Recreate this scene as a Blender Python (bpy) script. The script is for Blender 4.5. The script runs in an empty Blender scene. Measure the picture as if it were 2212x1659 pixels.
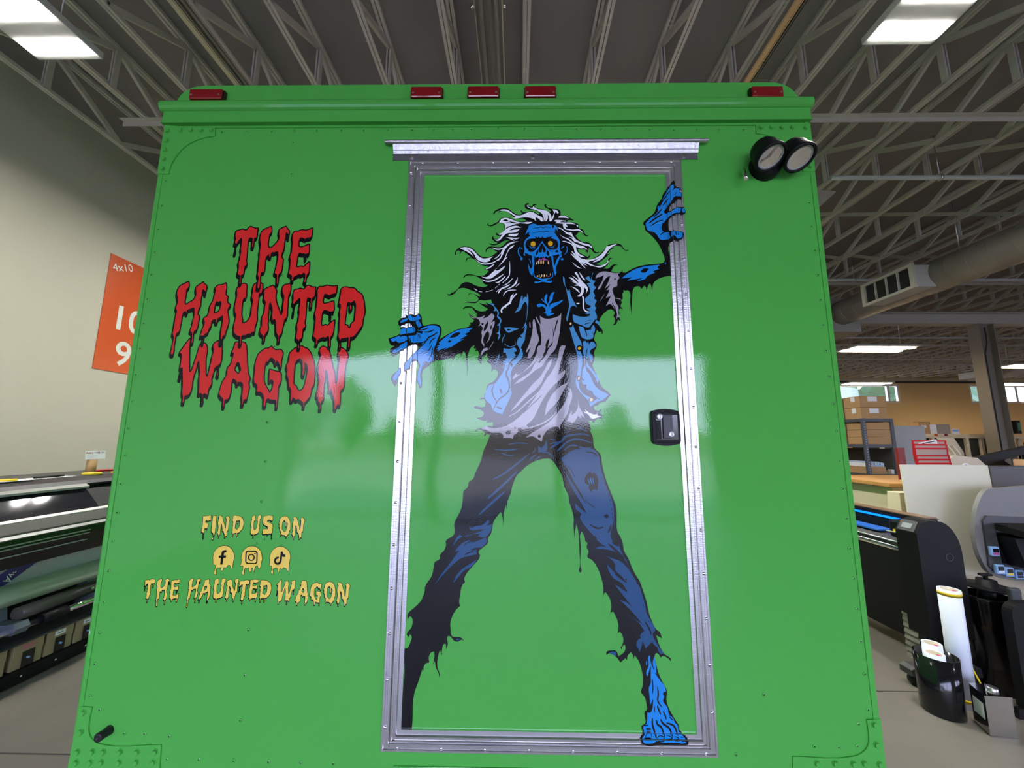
import bpy, bmesh, math, random
from mathutils import Vector, Matrix, geometry, noise
from math import sin, cos, pi, radians as RAD, sqrt
random.seed(7)
SC = bpy.context.scene
COL = SC.collection
# ------------------------------------------------------------ camera
cd = bpy.data.cameras.new('camera'); cd.sensor_width = 36; cd.sensor_fit = 'HORIZONTAL'
cd.lens = 833.0 / 2212 * 36; cd.clip_start = 0.02; cd.clip_end = 300
cam = bpy.data.objects.new('camera', cd); COL.objects.link(cam)
ya, pt, ro = RAD(-.795), RAD(8.256), RAD(.334)
fw = Vector((sin(ya)*cos(pt), cos(ya)*cos(pt), sin(pt))); r0 = Vector((cos(ya), -sin(ya), 0)); u0 = r0.cross(fw)
rr = r0*cos(ro) + u0*sin(ro); uu = u0*cos(ro) - r0*sin(ro)
cam.matrix_world = Matrix(((rr.x, uu.x, -fw.x, 0), (rr.y, uu.y, -fw.y, 0), (rr.z, uu.z, -fw.z, 1.5), (0, 0, 0, 1)))
SC.camera = cam
# ------------------------------------------------------------ world, exposure
SKY = 4.9
LED = 150.0
WARM = 16.0
w = bpy.data.worlds.new('world'); SC.world = w; w.use_nodes = True
nt = w.node_tree; bg = nt.nodes['Background']
tc = nt.nodes.new('ShaderNodeTexCoord'); sx = nt.nodes.new('ShaderNodeSeparateXYZ'); cr = nt.nodes.new('ShaderNodeValToRGB')
nt.links.new(tc.outputs['Generated'], sx.inputs[0]); nt.links.new(sx.outputs['Z'], cr.inputs[0]); nt.links.new(cr.outputs[0], bg.inputs[0])
cr.color_ramp.elements[0].position = 0.0; cr.color_ramp.elements[0].color = (.68, .71, 1.0, 1)
cr.color_ramp.elements[1].position = 1.0; cr.color_ramp.elements[1].color = (.36, .50, 1.0, 1)
bg.inputs[1].default_value = SKY
SC.view_settings.view_transform = 'Standard'; SC.view_settings.look = 'None'
SC.view_settings.exposure = 1.27; SC.view_settings.gamma = 1.0; SC.view_settings.use_curve_mapping = False
sd = bpy.data.lights.new('sun', 'SUN'); sd.energy = 10; sd.color = (1, .90, .74); sd.angle = .01
so = bpy.data.objects.new('sun', sd); COL.objects.link(so); so.rotation_euler = (RAD(-36), RAD(12), 0)
SC.cycles.use_denoising = True
SC.cycles.max_bounces = 8; SC.cycles.diffuse_bounces = 4; SC.cycles.glossy_bounces = 4
SC.cycles.sample_clamp_indirect = 6.0

# ------------------------------------------------------------ materials
MATS = {}
def mat(name, col, rough=.5, metal=0.0, spec=.5, emit=None, es=0.0, noise_c=0.0, nscale=6.0, bump=0.0, bscale=60.0, coat=0.0, trans=0.0, alpha=1.0, aniso=None, wave=0.0, world=False):
    if name in MATS: return MATS[name]
    m = bpy.data.materials.new(name); m.use_nodes = True; n = m.node_tree.nodes; l = m.node_tree.links
    b = n['Principled BSDF']; b.inputs['Base Color'].default_value = (*col, 1); b.inputs['Roughness'].default_value = rough
    b.inputs['Metallic'].default_value = metal; b.inputs['Specular IOR Level'].default_value = spec
    if coat: b.inputs['Coat Weight'].default_value = coat; b.inputs['Coat Roughness'].default_value = .03
    if trans: b.inputs['Transmission Weight'].default_value = trans
    if alpha < 1: b.inputs['Alpha'].default_value = alpha
    if emit: b.inputs['Emission Color'].default_value = (*emit, 1); b.inputs['Emission Strength'].default_value = es
    t = n.new('ShaderNodeTexCoord'); gp = n.new('ShaderNodeNewGeometry').outputs['Position'] if world else t.outputs['Object']
    if noise_c:
        z = n.new('ShaderNodeTexNoise'); z.inputs['Scale'].default_value = nscale; z.inputs['Detail'].default_value = 5
        l.new(t.outputs['Object'], z.inputs['Vector'])
        x = n.new('ShaderNodeMix'); x.data_type = 'RGBA'
        x.inputs[6].default_value = (*[c*(1-noise_c) for c in col], 1); x.inputs[7].default_value = (*[min(1, c*(1+noise_c)) for c in col], 1)
        l.new(z.outputs['Fac'], x.inputs[0]); l.new(x.outputs[2], b.inputs['Base Color'])
    nb = None
    if bump:
        z2 = n.new('ShaderNodeTexNoise'); z2.inputs['Scale'].default_value = bscale; z2.inputs['Detail'].default_value = 2
        l.new(gp, z2.inputs['Vector'])
        if aniso:
            mp = n.new('ShaderNodeMapping'); mp.inputs['Scale'].default_value = aniso
            l.new(t.outputs['Object'], mp.inputs[0]); l.new(mp.outputs[0], z2.inputs['Vector'])
        nb = n.new('ShaderNodeBump'); nb.inputs['Strength'].default_value = bump; nb.inputs['Distance'].default_value = .002
        l.new(z2.outputs['Fac'], nb.inputs['Height'])
    if wave:
        z3 = n.new('ShaderNodeTexNoise'); z3.inputs['Scale'].default_value = 2.6; z3.inputs['Detail'].default_value = 1
        l.new(gp, z3.inputs['Vector'])
        nb2 = n.new('ShaderNodeBump'); nb2.inputs['Strength'].default_value = 1.0; nb2.inputs['Distance'].default_value = wave
        l.new(z3.outputs['Fac'], nb2.inputs['Height'])
        if nb: l.new(nb.outputs[0], nb2.inputs['Normal'])
        nb = nb2
    if nb:
        l.new(nb.outputs[0], b.inputs['Normal'])
        if coat: l.new(nb.outputs[0], b.inputs['Coat Normal'])
    MATS[name] = m
    return m
VB = dict(rough=.03, spec=.5, bump=.03, bscale=230, wave=.0042, world=True)
GREEN = mat('green_vinyl', (.082, .435, .068), **VB)
VK = mat('print_black', (.006, .006, .007), **VB)
VR = mat('print_red', (.74, .026, .022), **VB)
VY = mat('print_yellow', (.92, .66, .11), **VB)
VB_ = mat('print_blue', (.013, .255, .70), **VB)
VD = mat('print_denim', (.075, .30, .56), **VB)
VJ = mat('print_jeans', (.020, .082, .20), **VB)
VG = mat('print_grey', (.40, .37, .41), **VB)
VW = mat('print_white', (.90, .91, .93), **VB)
VT = mat('print_cream', (.90, .62, .25), **VB)
VM = mat('print_pink', (.50, .08, .38), **VB)
VO = mat('print_gold', (.82, .46, .02), **VB)
ALU = mat('brushed_aluminium', (.84, .83, .84), .27, 1.0, noise_c=.10, nscale=9, bump=.25, bscale=40, aniso=(1, 1, 8))
ALUH = mat('brushed_aluminium_horizontal', (.84, .83, .84), .27, 1.0, noise_c=.10, nscale=9, bump=.25, bscale=40, aniso=(8, 1, 1))
ALUD = mat('dull_aluminium', (.30, .29, .30), .42, 1.0, noise_c=.15, nscale=30)
TREAD = mat('tread_plate_aluminium', (.52, .51, .52), .36, 1.0, noise_c=.25, nscale=45, bump=.9, bscale=70)
CHROME = mat('chrome', (.8, .8, .82), .08, 1.0)
STEEL = mat('steel', (.6, .6, .6), .3, 1.0)
BLK = mat('black_plastic', (.006, .006, .0065), .5, spec=.22, bump=.1, bscale=300)
BLKG = mat('black_gloss', (.006, .006, .007), .12)
RUB = mat('black_rubber', (.008, .008, .008), .55)
DGREY = mat('dark_grey_plastic', (.045, .045, .047), .42)
GREY = mat('grey_plastic', (.16, .155, .145), .4)
PGREY = mat('printer_grey', (.13, .12, .11), .45)
SILV = mat('silver_plastic', (.40, .40, .37), .35)
LGREY = mat('light_grey', (.42, .42, .40), .5)
BLUEG = mat('blue_grey_plastic', (.11, .13, .165), .4)
WALL = mat('cream_wall', (.45, .43, .345), .75, noise_c=.03, nscale=1.5)
WARMW = mat('warm_wall', (.72, .52, .25), .8, noise_c=.04, nscale=1.2)
DECK = mat('roof_deck', (.20, .185, .172), .85, noise_c=.12, nscale=2.0)
JOIST = mat('joist_steel', (.47, .44, .38), .6, noise_c=.08, nscale=14)
DUCT = mat('duct_metal', (.30, .285, .255), .5, .2)
FLOOR = mat('concrete', (.165, .148, .122), .5, noise_c=.28, nscale=2.2, bump=.12, bscale=18, spec=.4)
CARD = mat('cardboard', (.42, .25, .11), .8, noise_c=.07, nscale=9)
CARDD = mat('cardboard_dark', (.26, .16, .085), .8, noise_c=.07, nscale=9)
BOXK = mat('kraft_box', (.30, .24, .13), .75, noise_c=.07, nscale=12)
PAPER = mat('paper', (.75, .75, .76), .6)
WHITE = mat('white_board', (.66, .63, .50), .6)
ROLLW = mat('white_roll', (.70, .74, .82), .35)
MEDIA = mat('media_sheet', (.42, .44, .44), .45, noise_c=.05, nscale=4)
MEDIAR = mat('media_roll', (.50, .57, .57), .45, noise_c=.06, nscale=30)
YEL = mat('yellow_tape', (.80, .58, .02), .45)
ORANGE = mat('orange_sign', (.52, .085, .022), .22, noise_c=.05, bump=.12, bscale=60, spec=.55)
PURP = mat('purple_band', (.045, .03, .16), .4)
LENS = mat('red_lens', (.25, .005, .008), .12, coat=.5)
WOOD = mat('oak_cap', (.48, .24, .07), .5, noise_c=.15, nscale=10)
BEIGE = mat('beige_panel', (.72, .62, .42), .7)
REDP = mat('red_plastic', (.55, .012, .02), .4)
DRED = mat('dark_red', (.16, .01, .008), .5)
BLUE = mat('blue_plastic', (.03, .14, .45), .4)
LBLUE = mat('light_blue_plastic', (.25, .42, .68), .4)
MAG = mat('magenta_label', (.55, .04, .18), .5)
PINK = mat('pink_label', (.45, .16, .17), .6)
PEACH = mat('peach_card', (.62, .36, .20), .7)
TIN = mat('tinplate', (.62, .61, .58), .14, 1.0, bump=.15, bscale=14)
GLASSD = mat('smoked_window', (.018, .018, .024), .05, spec=.8)
CLEAR = mat('clear_lens', (1, 1, 1), .02, trans=1.0)
REFL = mat('reflector', (.95, .95, .95), .16, 1.0)
TRACKO = mat('track_beige', (.50, .44, .30), .45)
TRACKG = mat('track_olive', (.17, .165, .135), .45, .3)
TRACKW = mat('track_tan', (.60, .40, .20), .45)
ASPH = mat('pale_lot', (.17, .165, .15), .9)
LEAF = mat('leaf_green', (.035, .075, .022), .8, noise_c=.5, nscale=6)
BARK = mat('bark', (.08, .05, .03), .9)
PANE = mat('window_glass', (1, 1, 1), 0, trans=1.0, alpha=.12)
LEDM = mat('led_panel', (1, 1, 1), emit=(1, .97, .92), es=LED)
TUBEM = mat('warm_tube', (1, 1, 1), emit=(1, .78, .50), es=WARM)
BLED = mat('blue_led', (0, .1, .9), emit=(.0, .10, 1.0), es=1.6)
SCRN = mat('lcd_screen', (.3, .32, .33), .2)
TXT = mat('ink_black', (.02, .02, .02), .6)
TXTW = mat('ink_white', (.60, .62, .55), .6)

# ------------------------------------------------------------ builders
class B:
    def __init__(s): s.v = []; s.f = []; s.m = []; s.mats = []; s.sm = []
    def mi(s, m):
        if m not in s.mats: s.mats.append(m)
        return s.mats.index(m)
    def face(s, pts, m, smooth=False):
        k = len(s.v); s.v += [tuple(p) for p in pts]; s.f.append(tuple(range(k, k+len(pts)))); s.m.append(s.mi(m)); s.sm.append(smooth)
    def add(s, vs, fs, m, smooth=False):
        k = len(s.v); s.v += [tuple(p) for p in vs]; i = s.mi(m)
        for f in fs: s.f.append(tuple(a+k for a in f)); s.m.append(i); s.sm.append(smooth)
    def box(s, x0, x1, y0, y1, z0, z1, m, M=None, bev=0.0):
        if bev:
            bm = bmesh.new(); bmesh.ops.create_cube(bm, size=1)
            for v in bm.verts: v.co = Vector(((x0+x1)/2+v.co.x*(x1-x0), (y0+y1)/2+v.co.y*(y1-y0), (z0+z1)/2+v.co.z*(z1-z0)))
            bmesh.ops.bevel(bm, geom=bm.edges[:], offset=bev, segments=2, affect='EDGES', profile=.5)
            bm.verts.index_update(); vs = [v.co.copy() for v in bm.verts]; fs = [[v.index for v in f.verts] for f in bm.faces]; bm.free()
        else:
            vs = [Vector(p) for p in ((x0, y0, z0), (x1, y0, z0), (x1, y1, z0), (x0, y1, z0), (x0, y0, z1), (x1, y0, z1), (x1, y1, z1), (x0, y1, z1))]
            fs = [(0, 3, 2, 1), (4, 5, 6, 7), (0, 1, 5, 4), (1, 2, 6, 5), (2, 3, 7, 6), (3, 0, 4, 7)]
        if M is not None: vs = [M @ v for v in vs]
        s.add(vs, fs, m); return s
    def cyl(s, p, q, r, m, r2=None, n=20, caps=True, smooth=True):
        p = Vector(p); q = Vector(q); r2 = r if r2 is None else r2
        d = (q-p).normalized(); a = d.orthogonal().normalized(); b = d.cross(a)
        vs = [p+(a*cos(t)+b*sin(t))*r for t in [2*pi*i/n for i in range(n)]] + [q+(a*cos(t)+b*sin(t))*r2 for t in [2*pi*i/n for i in range(n)]]
        s.add(vs, [(i, (i+1) % n, n+(i+1) % n, n+i) for i in range(n)], m, smooth)
        if caps: s.add(vs, [tuple(range(n))[::-1], tuple(range(n, 2*n))], m)
        return s
    def lathe(s, p, d, prof, m, n=24, smooth=True):
        p = Vector(p); d = Vector(d).normalized(); a = d.orthogonal().normalized(); b = d.cross(a); vs = []
        for h, r in prof: vs += [p+d*h+(a*cos(2*pi*i/n)+b*sin(2*pi*i/n))*r for i in range(n)]
        fs = [(j*n+i, j*n+(i+1) % n, (j+1)*n+(i+1) % n, (j+1)*n+i) for j in range(len(prof)-1) for i in range(n)]
        s.add(vs, fs, m, smooth); return s
    def tube(s, pts, r, m, n=8):
        P_ = [Vector(p) for p in pts]; rings = []; a = None
        for i, p in enumerate(P_):
            d = (P_[min(i+1, len(P_)-1)]-P_[max(i-1, 0)]).normalized()
            a = d.orthogonal().normalized() if a is None else (a-d*a.dot(d)).normalized()
            b = d.cross(a); rings.append([p+(a*cos(2*pi*k/n)+b*sin(2*pi*k/n))*r for k in range(n)])
        vs = [v for g in rings for v in g]
        fs = [(j*n+i, j*n+(i+1) % n, (j+1)*n+(i+1) % n, (j+1)*n+i) for j in range(len(rings)-1) for i in range(n)]
        s.add(vs, fs, m, True); s.add(vs, [tuple(range(n))[::-1], tuple(range((len(rings)-1)*n, len(rings)*n))], m); return s
    def prism(s, poly, axis, a, b, m, M=None):
        """poly: 2-D outline, extruded along axis from a to b"""
        def mk(u, v, t):
            return Vector((t, u, v)) if axis == 'x' else (Vector((u, t, v)) if axis == 'y' else Vector((u, v, t)))
        n = len(poly); vs = [mk(u, v, a) for u, v in poly] + [mk(u, v, b) for u, v in poly]
        if M is not None: vs = [M @ v for v in vs]
        fs = [(i, (i+1) % n, n+(i+1) % n, n+i) for i in range(n)]
        tri = geometry.tessellate_polygon([[Vector((u, v, 0)) for u, v in poly]])
        fs += [tuple(t) for t in tri] + [tuple(i+n for i in t)[::-1] for t in tri]
        s.add(vs, fs, m); return s
    def obj(s, name, parent=None, **kw):
        bm = bmesh.new(); vv = [bm.verts.new(v) for v in s.v]
        for f, mi, sm in zip(s.f, s.m, s.sm):
            try: g = bm.faces.new([vv[i] for i in f]); g.material_index = mi; g.smooth = sm
            except ValueError: pass
        bmesh.ops.remove_doubles(bm, verts=bm.verts, dist=1e-6)
        if kw.pop('fix', True): bmesh.ops.recalc_face_normals(bm, faces=bm.faces)
        me = bpy.data.meshes.new(name); 
        for m in s.mats: me.materials.append(m)
        bm.to_mesh(me); bm.free()
        return place(name, me, parent, **kw)
ORG = {}
def org(o): return ORG.get(o, Vector((0, 0, 0)))
def place(name, me, parent=None, **kw):
    o = bpy.data.objects.new(name, me); COL.objects.link(o)
    vs = me.vertices
    if len(vs):
        lo = Vector([min(v.co[i] for v in vs) for i in range(3)]); hi = Vector([max(v.co[i] for v in vs) for i in range(3)])
        c = Vector(((lo.x+hi.x)/2, (lo.y+hi.y)/2, lo.z))
    else: c = Vector((0, 0, 0))
    me.transform(Matrix.Translation(-c)); ORG[o] = c
    if parent: o.parent = parent; o.location = c-org(parent)
    else: o.location = c
    for k, v in kw.items():
        if v: o[{'cat': 'category'}.get(k, k)] = v
    return o
def thing(name, loc, label, cat, group=None):
    o = bpy.data.objects.new(name, None); COL.objects.link(o); o.location = loc; ORG[o] = Vector(loc); o.empty_display_size = .1
    o['label'] = label; o['category'] = cat
    if group: o['group'] = group
    return o
def copy_to(src, c, parent, name=None):
    o = bpy.data.objects.new(name or src.name.split('.')[0], src.data); COL.objects.link(o); o.parent = parent
    o.location = Vector(c)-org(parent); ORG[o] = Vector(c); return o
def struct(b, name, **kw): return b.obj(name, kind='structure', **kw)
def text(name, s, size, m, M, parent=None, extr=.0004, bold=.0, align='CENTER', **kw):
    cu = bpy.data.curves.new(name, 'FONT'); cu.body = s; cu.size = size; cu.extrude = extr; cu.align_x = align; cu.align_y = 'CENTER'; cu.offset = bold
    cu.resolution_u = 3
    t = bpy.data.objects.new(name, cu); COL.objects.link(t)
    me = bpy.data.meshes.new_from_object(t.evaluated_get(bpy.context.evaluated_depsgraph_get()))
    bpy.data.objects.remove(t); me.transform(M); me.materials.clear(); me.materials.append(m); me.name = name
    return place(name, me, parent, **kw)
def basis(o, x, y):
    x = Vector(x).normalized(); y = Vector(y).normalized(); z = x.cross(y)
    return Matrix(((x.x, y.x, z.x, o[0]), (x.y, y.y, z.y, o[1]), (x.z, y.z, z.z, o[2]), (0, 0, 0, 1)))

def smooth(pts, lim=.2):
    N = len(pts); V = [Vector(p) for p in pts]; tan = []; out = []
    for i in range(N):
        u = V[i]-V[i-1]; v = V[(i+1) % N]-V[i]; lu, lv = u.length+1e-9, v.length+1e-9
        tan.append(None if u.dot(v)/(lu*lv) < lim else (u/lu+v/lv).normalized())
    for i in range(N):
        p, q = V[i], V[(i+1) % N]; L = (q-p).length; t0 = tan[i]*L if tan[i] else q-p; t1 = tan[(i+1) % N]*L if tan[(i+1) % N] else q-p
        n = 1 if L < .0025 else (2 if L < .006 else (3 if L < .03 else 4))
        for k in range(n):
            s = k/n; s2 = s*s; s3 = s2*s
            out.append(p*(2*s3-3*s2+1)+t0*(s3-2*s2+s)+q*(3*s2-2*s3)+t1*(s3-s2))
    return out

# ------------------------------------------------------------ room
XL, XR, YB, YF, ZD = -4.65, 24.0, -5.4, 18.0, 4.87
b = B(); b.box(XL-.2, XR+.2, YB-.2, YF+.2, -.12, 0, FLOOR); fl = struct(b, 'floor')
jb = B()
for a, c in (((-4.6, 2.05), (-1.3, 2.05)), ((1.3, 2.62), (23, 2.62)), ((-4.6, -2), (23, -2))): jb.box(a[0], c[0], a[1]-.004, a[1]+.004, .0, .0012, mat('saw_cut', (.05, .045, .04), .9))
jb.obj('saw_cut', fl)
b = B(); b.box(XL-.2, XL, YB-.2, YF+.2, 0, ZD, WALL); struct(b, 'wall_left')
b = B(); b.box(XR, XR+.2, YB-.2, YF+.2, 0, ZD, WARMW); struct(b, 'wall_right')
# far wall with high windows
wins = [(14.7, 17.75), (20.95, 23.6), (-3.5, -.5), (3, 6), (8.8, 11.8)]
b = B(); zz = (3.30, 4.17); xs = sorted(wins); x = XL-.2
for a, c in xs: b.box(x, a, YF, YF+.2, 0, ZD, WARMW); b.box(a, c, YF, YF+.2, 0, zz[0], WARMW); b.box(a, c, YF, YF+.2, zz[1], ZD, WARMW); x = c
b.box(x, XR+.2, YF, YF+.2, 0, ZD, WARMW); struct(b, 'wall_back')
for i, (a, c) in enumerate(xs):
    b = B(); t = .09
    b.box(a, c, YF+.02, YF+.12, zz[0], zz[0]+t, PAPER); b.box(a, c, YF+.02, YF+.12, zz[1]-t, zz[1], PAPER); b.box(a, a+t, YF+.02, YF+.12, zz[0]+t, zz[1]-t, PAPER); b.box(c-t, c, YF+.02, YF+.12, zz[0]+t, zz[1]-t, PAPER)
    b.box(c-.55, c-.45, YF+.02, YF+.12, zz[0]+t, zz[1]-t, PAPER)
    wn = struct(b, 'window_%d' % (i+1)); b = B(); b.box(a+t, c-t, YF+.06, YF+.066, zz[0]+t, zz[1]-t, PANE); b.obj('window_pane', wn)
b = B(); b.box(XL, XR, YF-.14, YF-.002, 4.3, 4.44, TRACKO); b.box(XL, XR, YF-.1, YF-.002, 4.22, 4.3, DGREY); struct(b, 'trim_1')
# wall behind the viewer with three glazed garage doors, three more added for sky light
gd = [(-4.62, -1.71), (-1.61, .87), (.97, 3.96), (7.9, 11.0), (11.6, 14.7), (15.3, 18.4)]
b = B(); x = XL-.2
for a, c in gd: b.box(x, a, YB-.2, YB, 0, ZD, WALL); b.box(a, c, YB-.2, YB, 3.27, ZD, WALL); x = c
b.box(x, XR+.2, YB-.2, YB, 0, ZD, WALL); struct(b, 'wall_front')
for i, (a, c) in enumerate(gd):
    b = B(); b.box(a, a+.05, YB-.12, YB-.06, 0, 3.27, SILV); b.box(c-.05, c, YB-.12, YB-.06, 0, 3.27, SILV); b.box(a+.05, c-.05, YB-.12, YB-.06, 3.21, 3.27, SILV); b.box(a+.05, c-.05, YB-.12, YB-.06, 0, .05, SILV)
    dr = struct(b, 'door_%d' % (i+1)); b = B(); b.box(a+.05, c-.05, YB-.092, YB-.088, .05, 3.21, PANE); b.obj('door_pane', dr)
# roof deck and joists
b = B(); b.box(XL-.2, XR+.2, YB-.2, YF+.2, ZD, ZD+.15, DECK); ceil = struct(b, 'ceiling')
def joist_mesh(L, name, x, y0, parent):
    b = B(); z = 4.45
    for s in (-1, 1):
        b.box(x+s*.014-.011, x+s*.014+.011, y0, y0+L, z, z+.006, JOIST); b.box(x+s*.0055-.002, x+s*.0055+.002, y0, y0+L, z+.006, z+.045, JOIST)
        b.box(x+s*.016-.012, x+s*.016+.012, y0, y0+L, ZD-.035, ZD-.003, JOIST)
    n = int(L/1.22); st = L/n
    for i in range(n):
        for (ya_, za, yb_, zb) in ((i*st, z+.02, (i+.5)*st, ZD-.02), ((i+.5)*st, ZD-.02, (i+1)*st, z+.02)):
            p = Vector((x, y0+ya_, za)); q = Vector((x, y0+yb_, zb)); d = (q-p).normalized(); up = Vector((1, 0, 0)).cross(d)
            M = Matrix(((1, d.x, up.x, p.x), (0, d.y, up.y, p.y), (0, d.z, up.z, p.z), (0, 0, 0, 1)))
            b.box(-.014, .014, 0, (q-p).length, -.024, .024, JOIST, M)
        for s in (-1, 1): b.box(x+s*.012-.007, x+s*.012+.007, y0+(i+.5)*st-.022, y0+(i+.5)*st+.022, z+.02, ZD-.03, JOIST)
    return b.obj(name, parent)
JX = [-4.07, -3.49, -2.86, -2.26, -1.715, -1.112, -.537, .06, .634, 1.222] + [1.222+.5865*i for i in range(1, 38)]
j1 = joist_mesh(8.55+5.35, 'joist', JX[0], YB+.05, ceil); j2 = joist_mesh(8.9, 'joist', JX[0], 8.95, ceil)
for x in JX[1:]:
    for j in (j1, j2):
        c = org(j).copy(); c.x = x; copy_to(j, c, ceil)
for yy, z in ((3.15, 4.40), (-2.0, 4.40), (6.9, 4.40), (11.6, 4.40), (14.5, 4.40)):
    b = B()
    b.box(-3.72, XR, yy, yy+.045, z+.046, z+.052, JOIST); b.box(-3.72, XR, yy+.04, yy+.046, z+.0, z+.046, JOIST); b.obj('bridging', ceil)
# garage door tracks under the joists
for nm, x0, x1, m, lab in (('door_track', -2.30, -2.20, TRACKO, 'beige overhead door track above the left half of the green trailer'),
                           ('door_track', 1.80, 1.89, TRACKW, 'tan overhead door track above the right half of the green trailer')):
    b = B(); z = 4.33
    b.box(x0, x0+.035, YB+.1, 8.0, z, z+.02, m); b.box(x0+.04, x0+.046, YB+.1, 8.0, z, z+.07, m); b.box(x0+.06, x0+.066, YB+.1, 8, z, z+.07, TRACKG); b.box(x0+.08, x1, YB+.1, 8.0, z+.01, z+.03, TRACKG)
    for y in (-4.5, -1, 3, 7): b.box(x0+.03, x0+.05, y, y+.03, z, 4.45, STEEL)
    b.obj(nm, label=lab, cat='track', fix=False)
b = B(); z = 4.30
for s in (-1, 1): 
    x = -.199+s*.05; b.box(x-.036, x+.036, YB+.1, 8.0, z+.03, z+.036, TRACKG); b.box(x-.036, x-.032, YB+.1, 8, z, z+.03, TRACKG); b.box(x+.032, x+.036, YB+.1, 8, z, z+.03, TRACKG); b.box(x-.012, x+.012, YB+.1, 8, z+.01, z+.03, TRACKG)
    b.box(-.199+s*.088, -.199+s*.092, YB+.1, 8, z-.003, z+.06, TRACKO)
    b.cyl((-.199+s*.088, 2.15, z+.02), (-.199+s*.115, 2.15, z+.02), .01, CHROME, n=10)
for y in (-4.5, -1, 3, 7): b.box(-.215, -.185, y, y+.03, z+.036, 4.45, STEEL)
b.obj('door_track', label='paired olive steel door tracks running along the ceiling centre', cat='track')
# girder, columns
def girder(y, lab):
    b = B(); z0, z1 = 4.18, 4.45
    b.box(XL, XR, y-.11, y+.11, z0, z0+.018, JOIST); b.box(XL, XR, y-.11, y+.11, z1-.018, z1, JOIST); b.box(XL, XR, y-.008, y+.008, z0, z1, JOIST)
    return b
gb = girder(8.72, ''); gb.obj('girder', ceil)
COLM = mat('column_grey', (.26, .23, .18), .5)
def column(x, y, label):
    b = B(); 
    t = thing('column', (x, y, 0), label, 'column')
    b.box(x-.17, x-.155, y-.12, y+.12, .02, 4.18, COLM); b.box(x+.155, x+.17, y-.12, y+.12, .02, 4.18, COLM); b.box(x-.155, x+.155, y-.007, y+.007, .02, 4.18, COLM)
    b.obj('shaft', t); b = B(); b.box(x-.25, x+.25, y-.2, y+.2, 0, .02, STEEL); b.obj('base_plate', t)
    b = B(); b.tube([(x-.05, y-.05, .3), (x-.05, y-.05, 3.5), (x+.02, y-.06, 3.75), (x+.02, y-.06, 4.1)], .013, DGREY); b.obj('conduit', t)
    b = B(); b.box(x+.175, x+.26, y-.2, y-.1, 1.7, 1.98, BLK, bev=.01); b.box(x+.19, x+.245, y-.203, y-.2, 1.76, 1.92, mat('green_card', (.05, .2, .1), .5)); b.obj('wall_box', t)
    return t
column(10.63, 8.72, 'grey steel column rising past the far workbenches to the girder')
# sprinkler pipes
for i, (y, z, x0, lab) in enumerate(((3.9, 4.36, 3.42, 'pale sprinkler pipe crossing under the joists nearest the trailer'), (6.62, 4.36, 3.8, 'pale sprinkler pipe passing above the round air duct'), (10.4, 4.33, 3, 'pale sprinkler pipe beyond the girder, over the far lamps'), (13.2, 4.33, 3, 'thin pale sprinkler pipe furthest back under the far roof'))):
    t = thing('sprinkler_pipe', (x0, y, z), lab, 'pipe'); b = B(); b.cyl((x0, y, z), (XR, y, z), .024, LGREY, n=14); b.obj('pipe_run', t)
    for x in ((4.6, 8.2, 12) if i == 0 else (6, 10, 14)):
        b = B(); b.lathe((x, y, z), (1, 0, 0), [(-.012, .03), (.012, .03), (.012, .036), (-.012, .036), (-.012, .03)], STEEL, 14); b.cyl((x, y, z+.034), (x, y, 4.87), .005, STEEL, n=6); b.obj('hanger', t)
# round duct
t = thing('air_duct', (6.0, 3, 3.86), 'round spiral air duct with boxed outlet hung beside the trailer', 'duct')
b = B(); b.cyl((6, -1.5, 3.86), (6, 6.95, 3.86), .225, DUCT, n=40); b.obj('round_pipe', t)
for i in range(34): 
    y = -1.3+i*.243
    if i % 1 == 0:
        b = B(); b.lathe((6, y, 3.86), (0, 1, .0), [(-.004, .2255), (0, .2285), (.004, .2255)], DUCT, 40); b.obj('seam', t)
b = B(); b.box(5.35, 6.32, 6.95, 7.6, 3.5, 4.15, DUCT, bev=.004); b.obj('plenum', t)
b = B(); b.box(5.58, 5.86, 5.22, 6.0, 3.66, 3.98, mat('duct_pale', (.5, .5, .48), .5)); ob = b.obj('outlet_box', t)
b = B(); D2 = mat('grille_cream', (.55, .54, .45), .5)
for (y0, y1, z0, z1) in ((5.2, 6.02, 3.64, 3.68), (5.2, 6.02, 3.96, 4.0), (5.2, 5.25, 3.68, 3.96), (5.97, 6.02, 3.68, 3.96)): b.box(5.54, 5.58, y0, y1, z0, z1, D2)
b.obj('grille_frame', t)
b = B(); b.box(5.574, 5.579, 5.25, 5.97, 3.68, 3.96, mat('dark_cavity', (.02, .02, .018), .9)); b.obj('cavity', t)
for i in range(5):
    y = 5.25+.72*i/4*.99; b = B(); b.box(5.545, 5.573, y, y+.012, 3.68, 3.96, D2); b.obj('vane', t)
for y in (1.0, 3.4, 5.0): b = B(); b.cyl((6, y, 4.08), (6, y, 4.87), .006, STEEL, n=6); b.obj('hanger', t)
t = thing('air_duct', (18.6, 15, 4.2), 'distant round air duct with square outlet near the far wall', 'duct')
b = B(); b.cyl((18.6, 9.5, 4.2), (18.6, 15.9, 4.2), .2, DUCT, n=24); b.obj('round_pipe', t); b = B(); b.box(18.15, 18.4, 14.9, 15.9, 4.05, 4.3, D2); b.obj('outlet_box', t)

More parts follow.
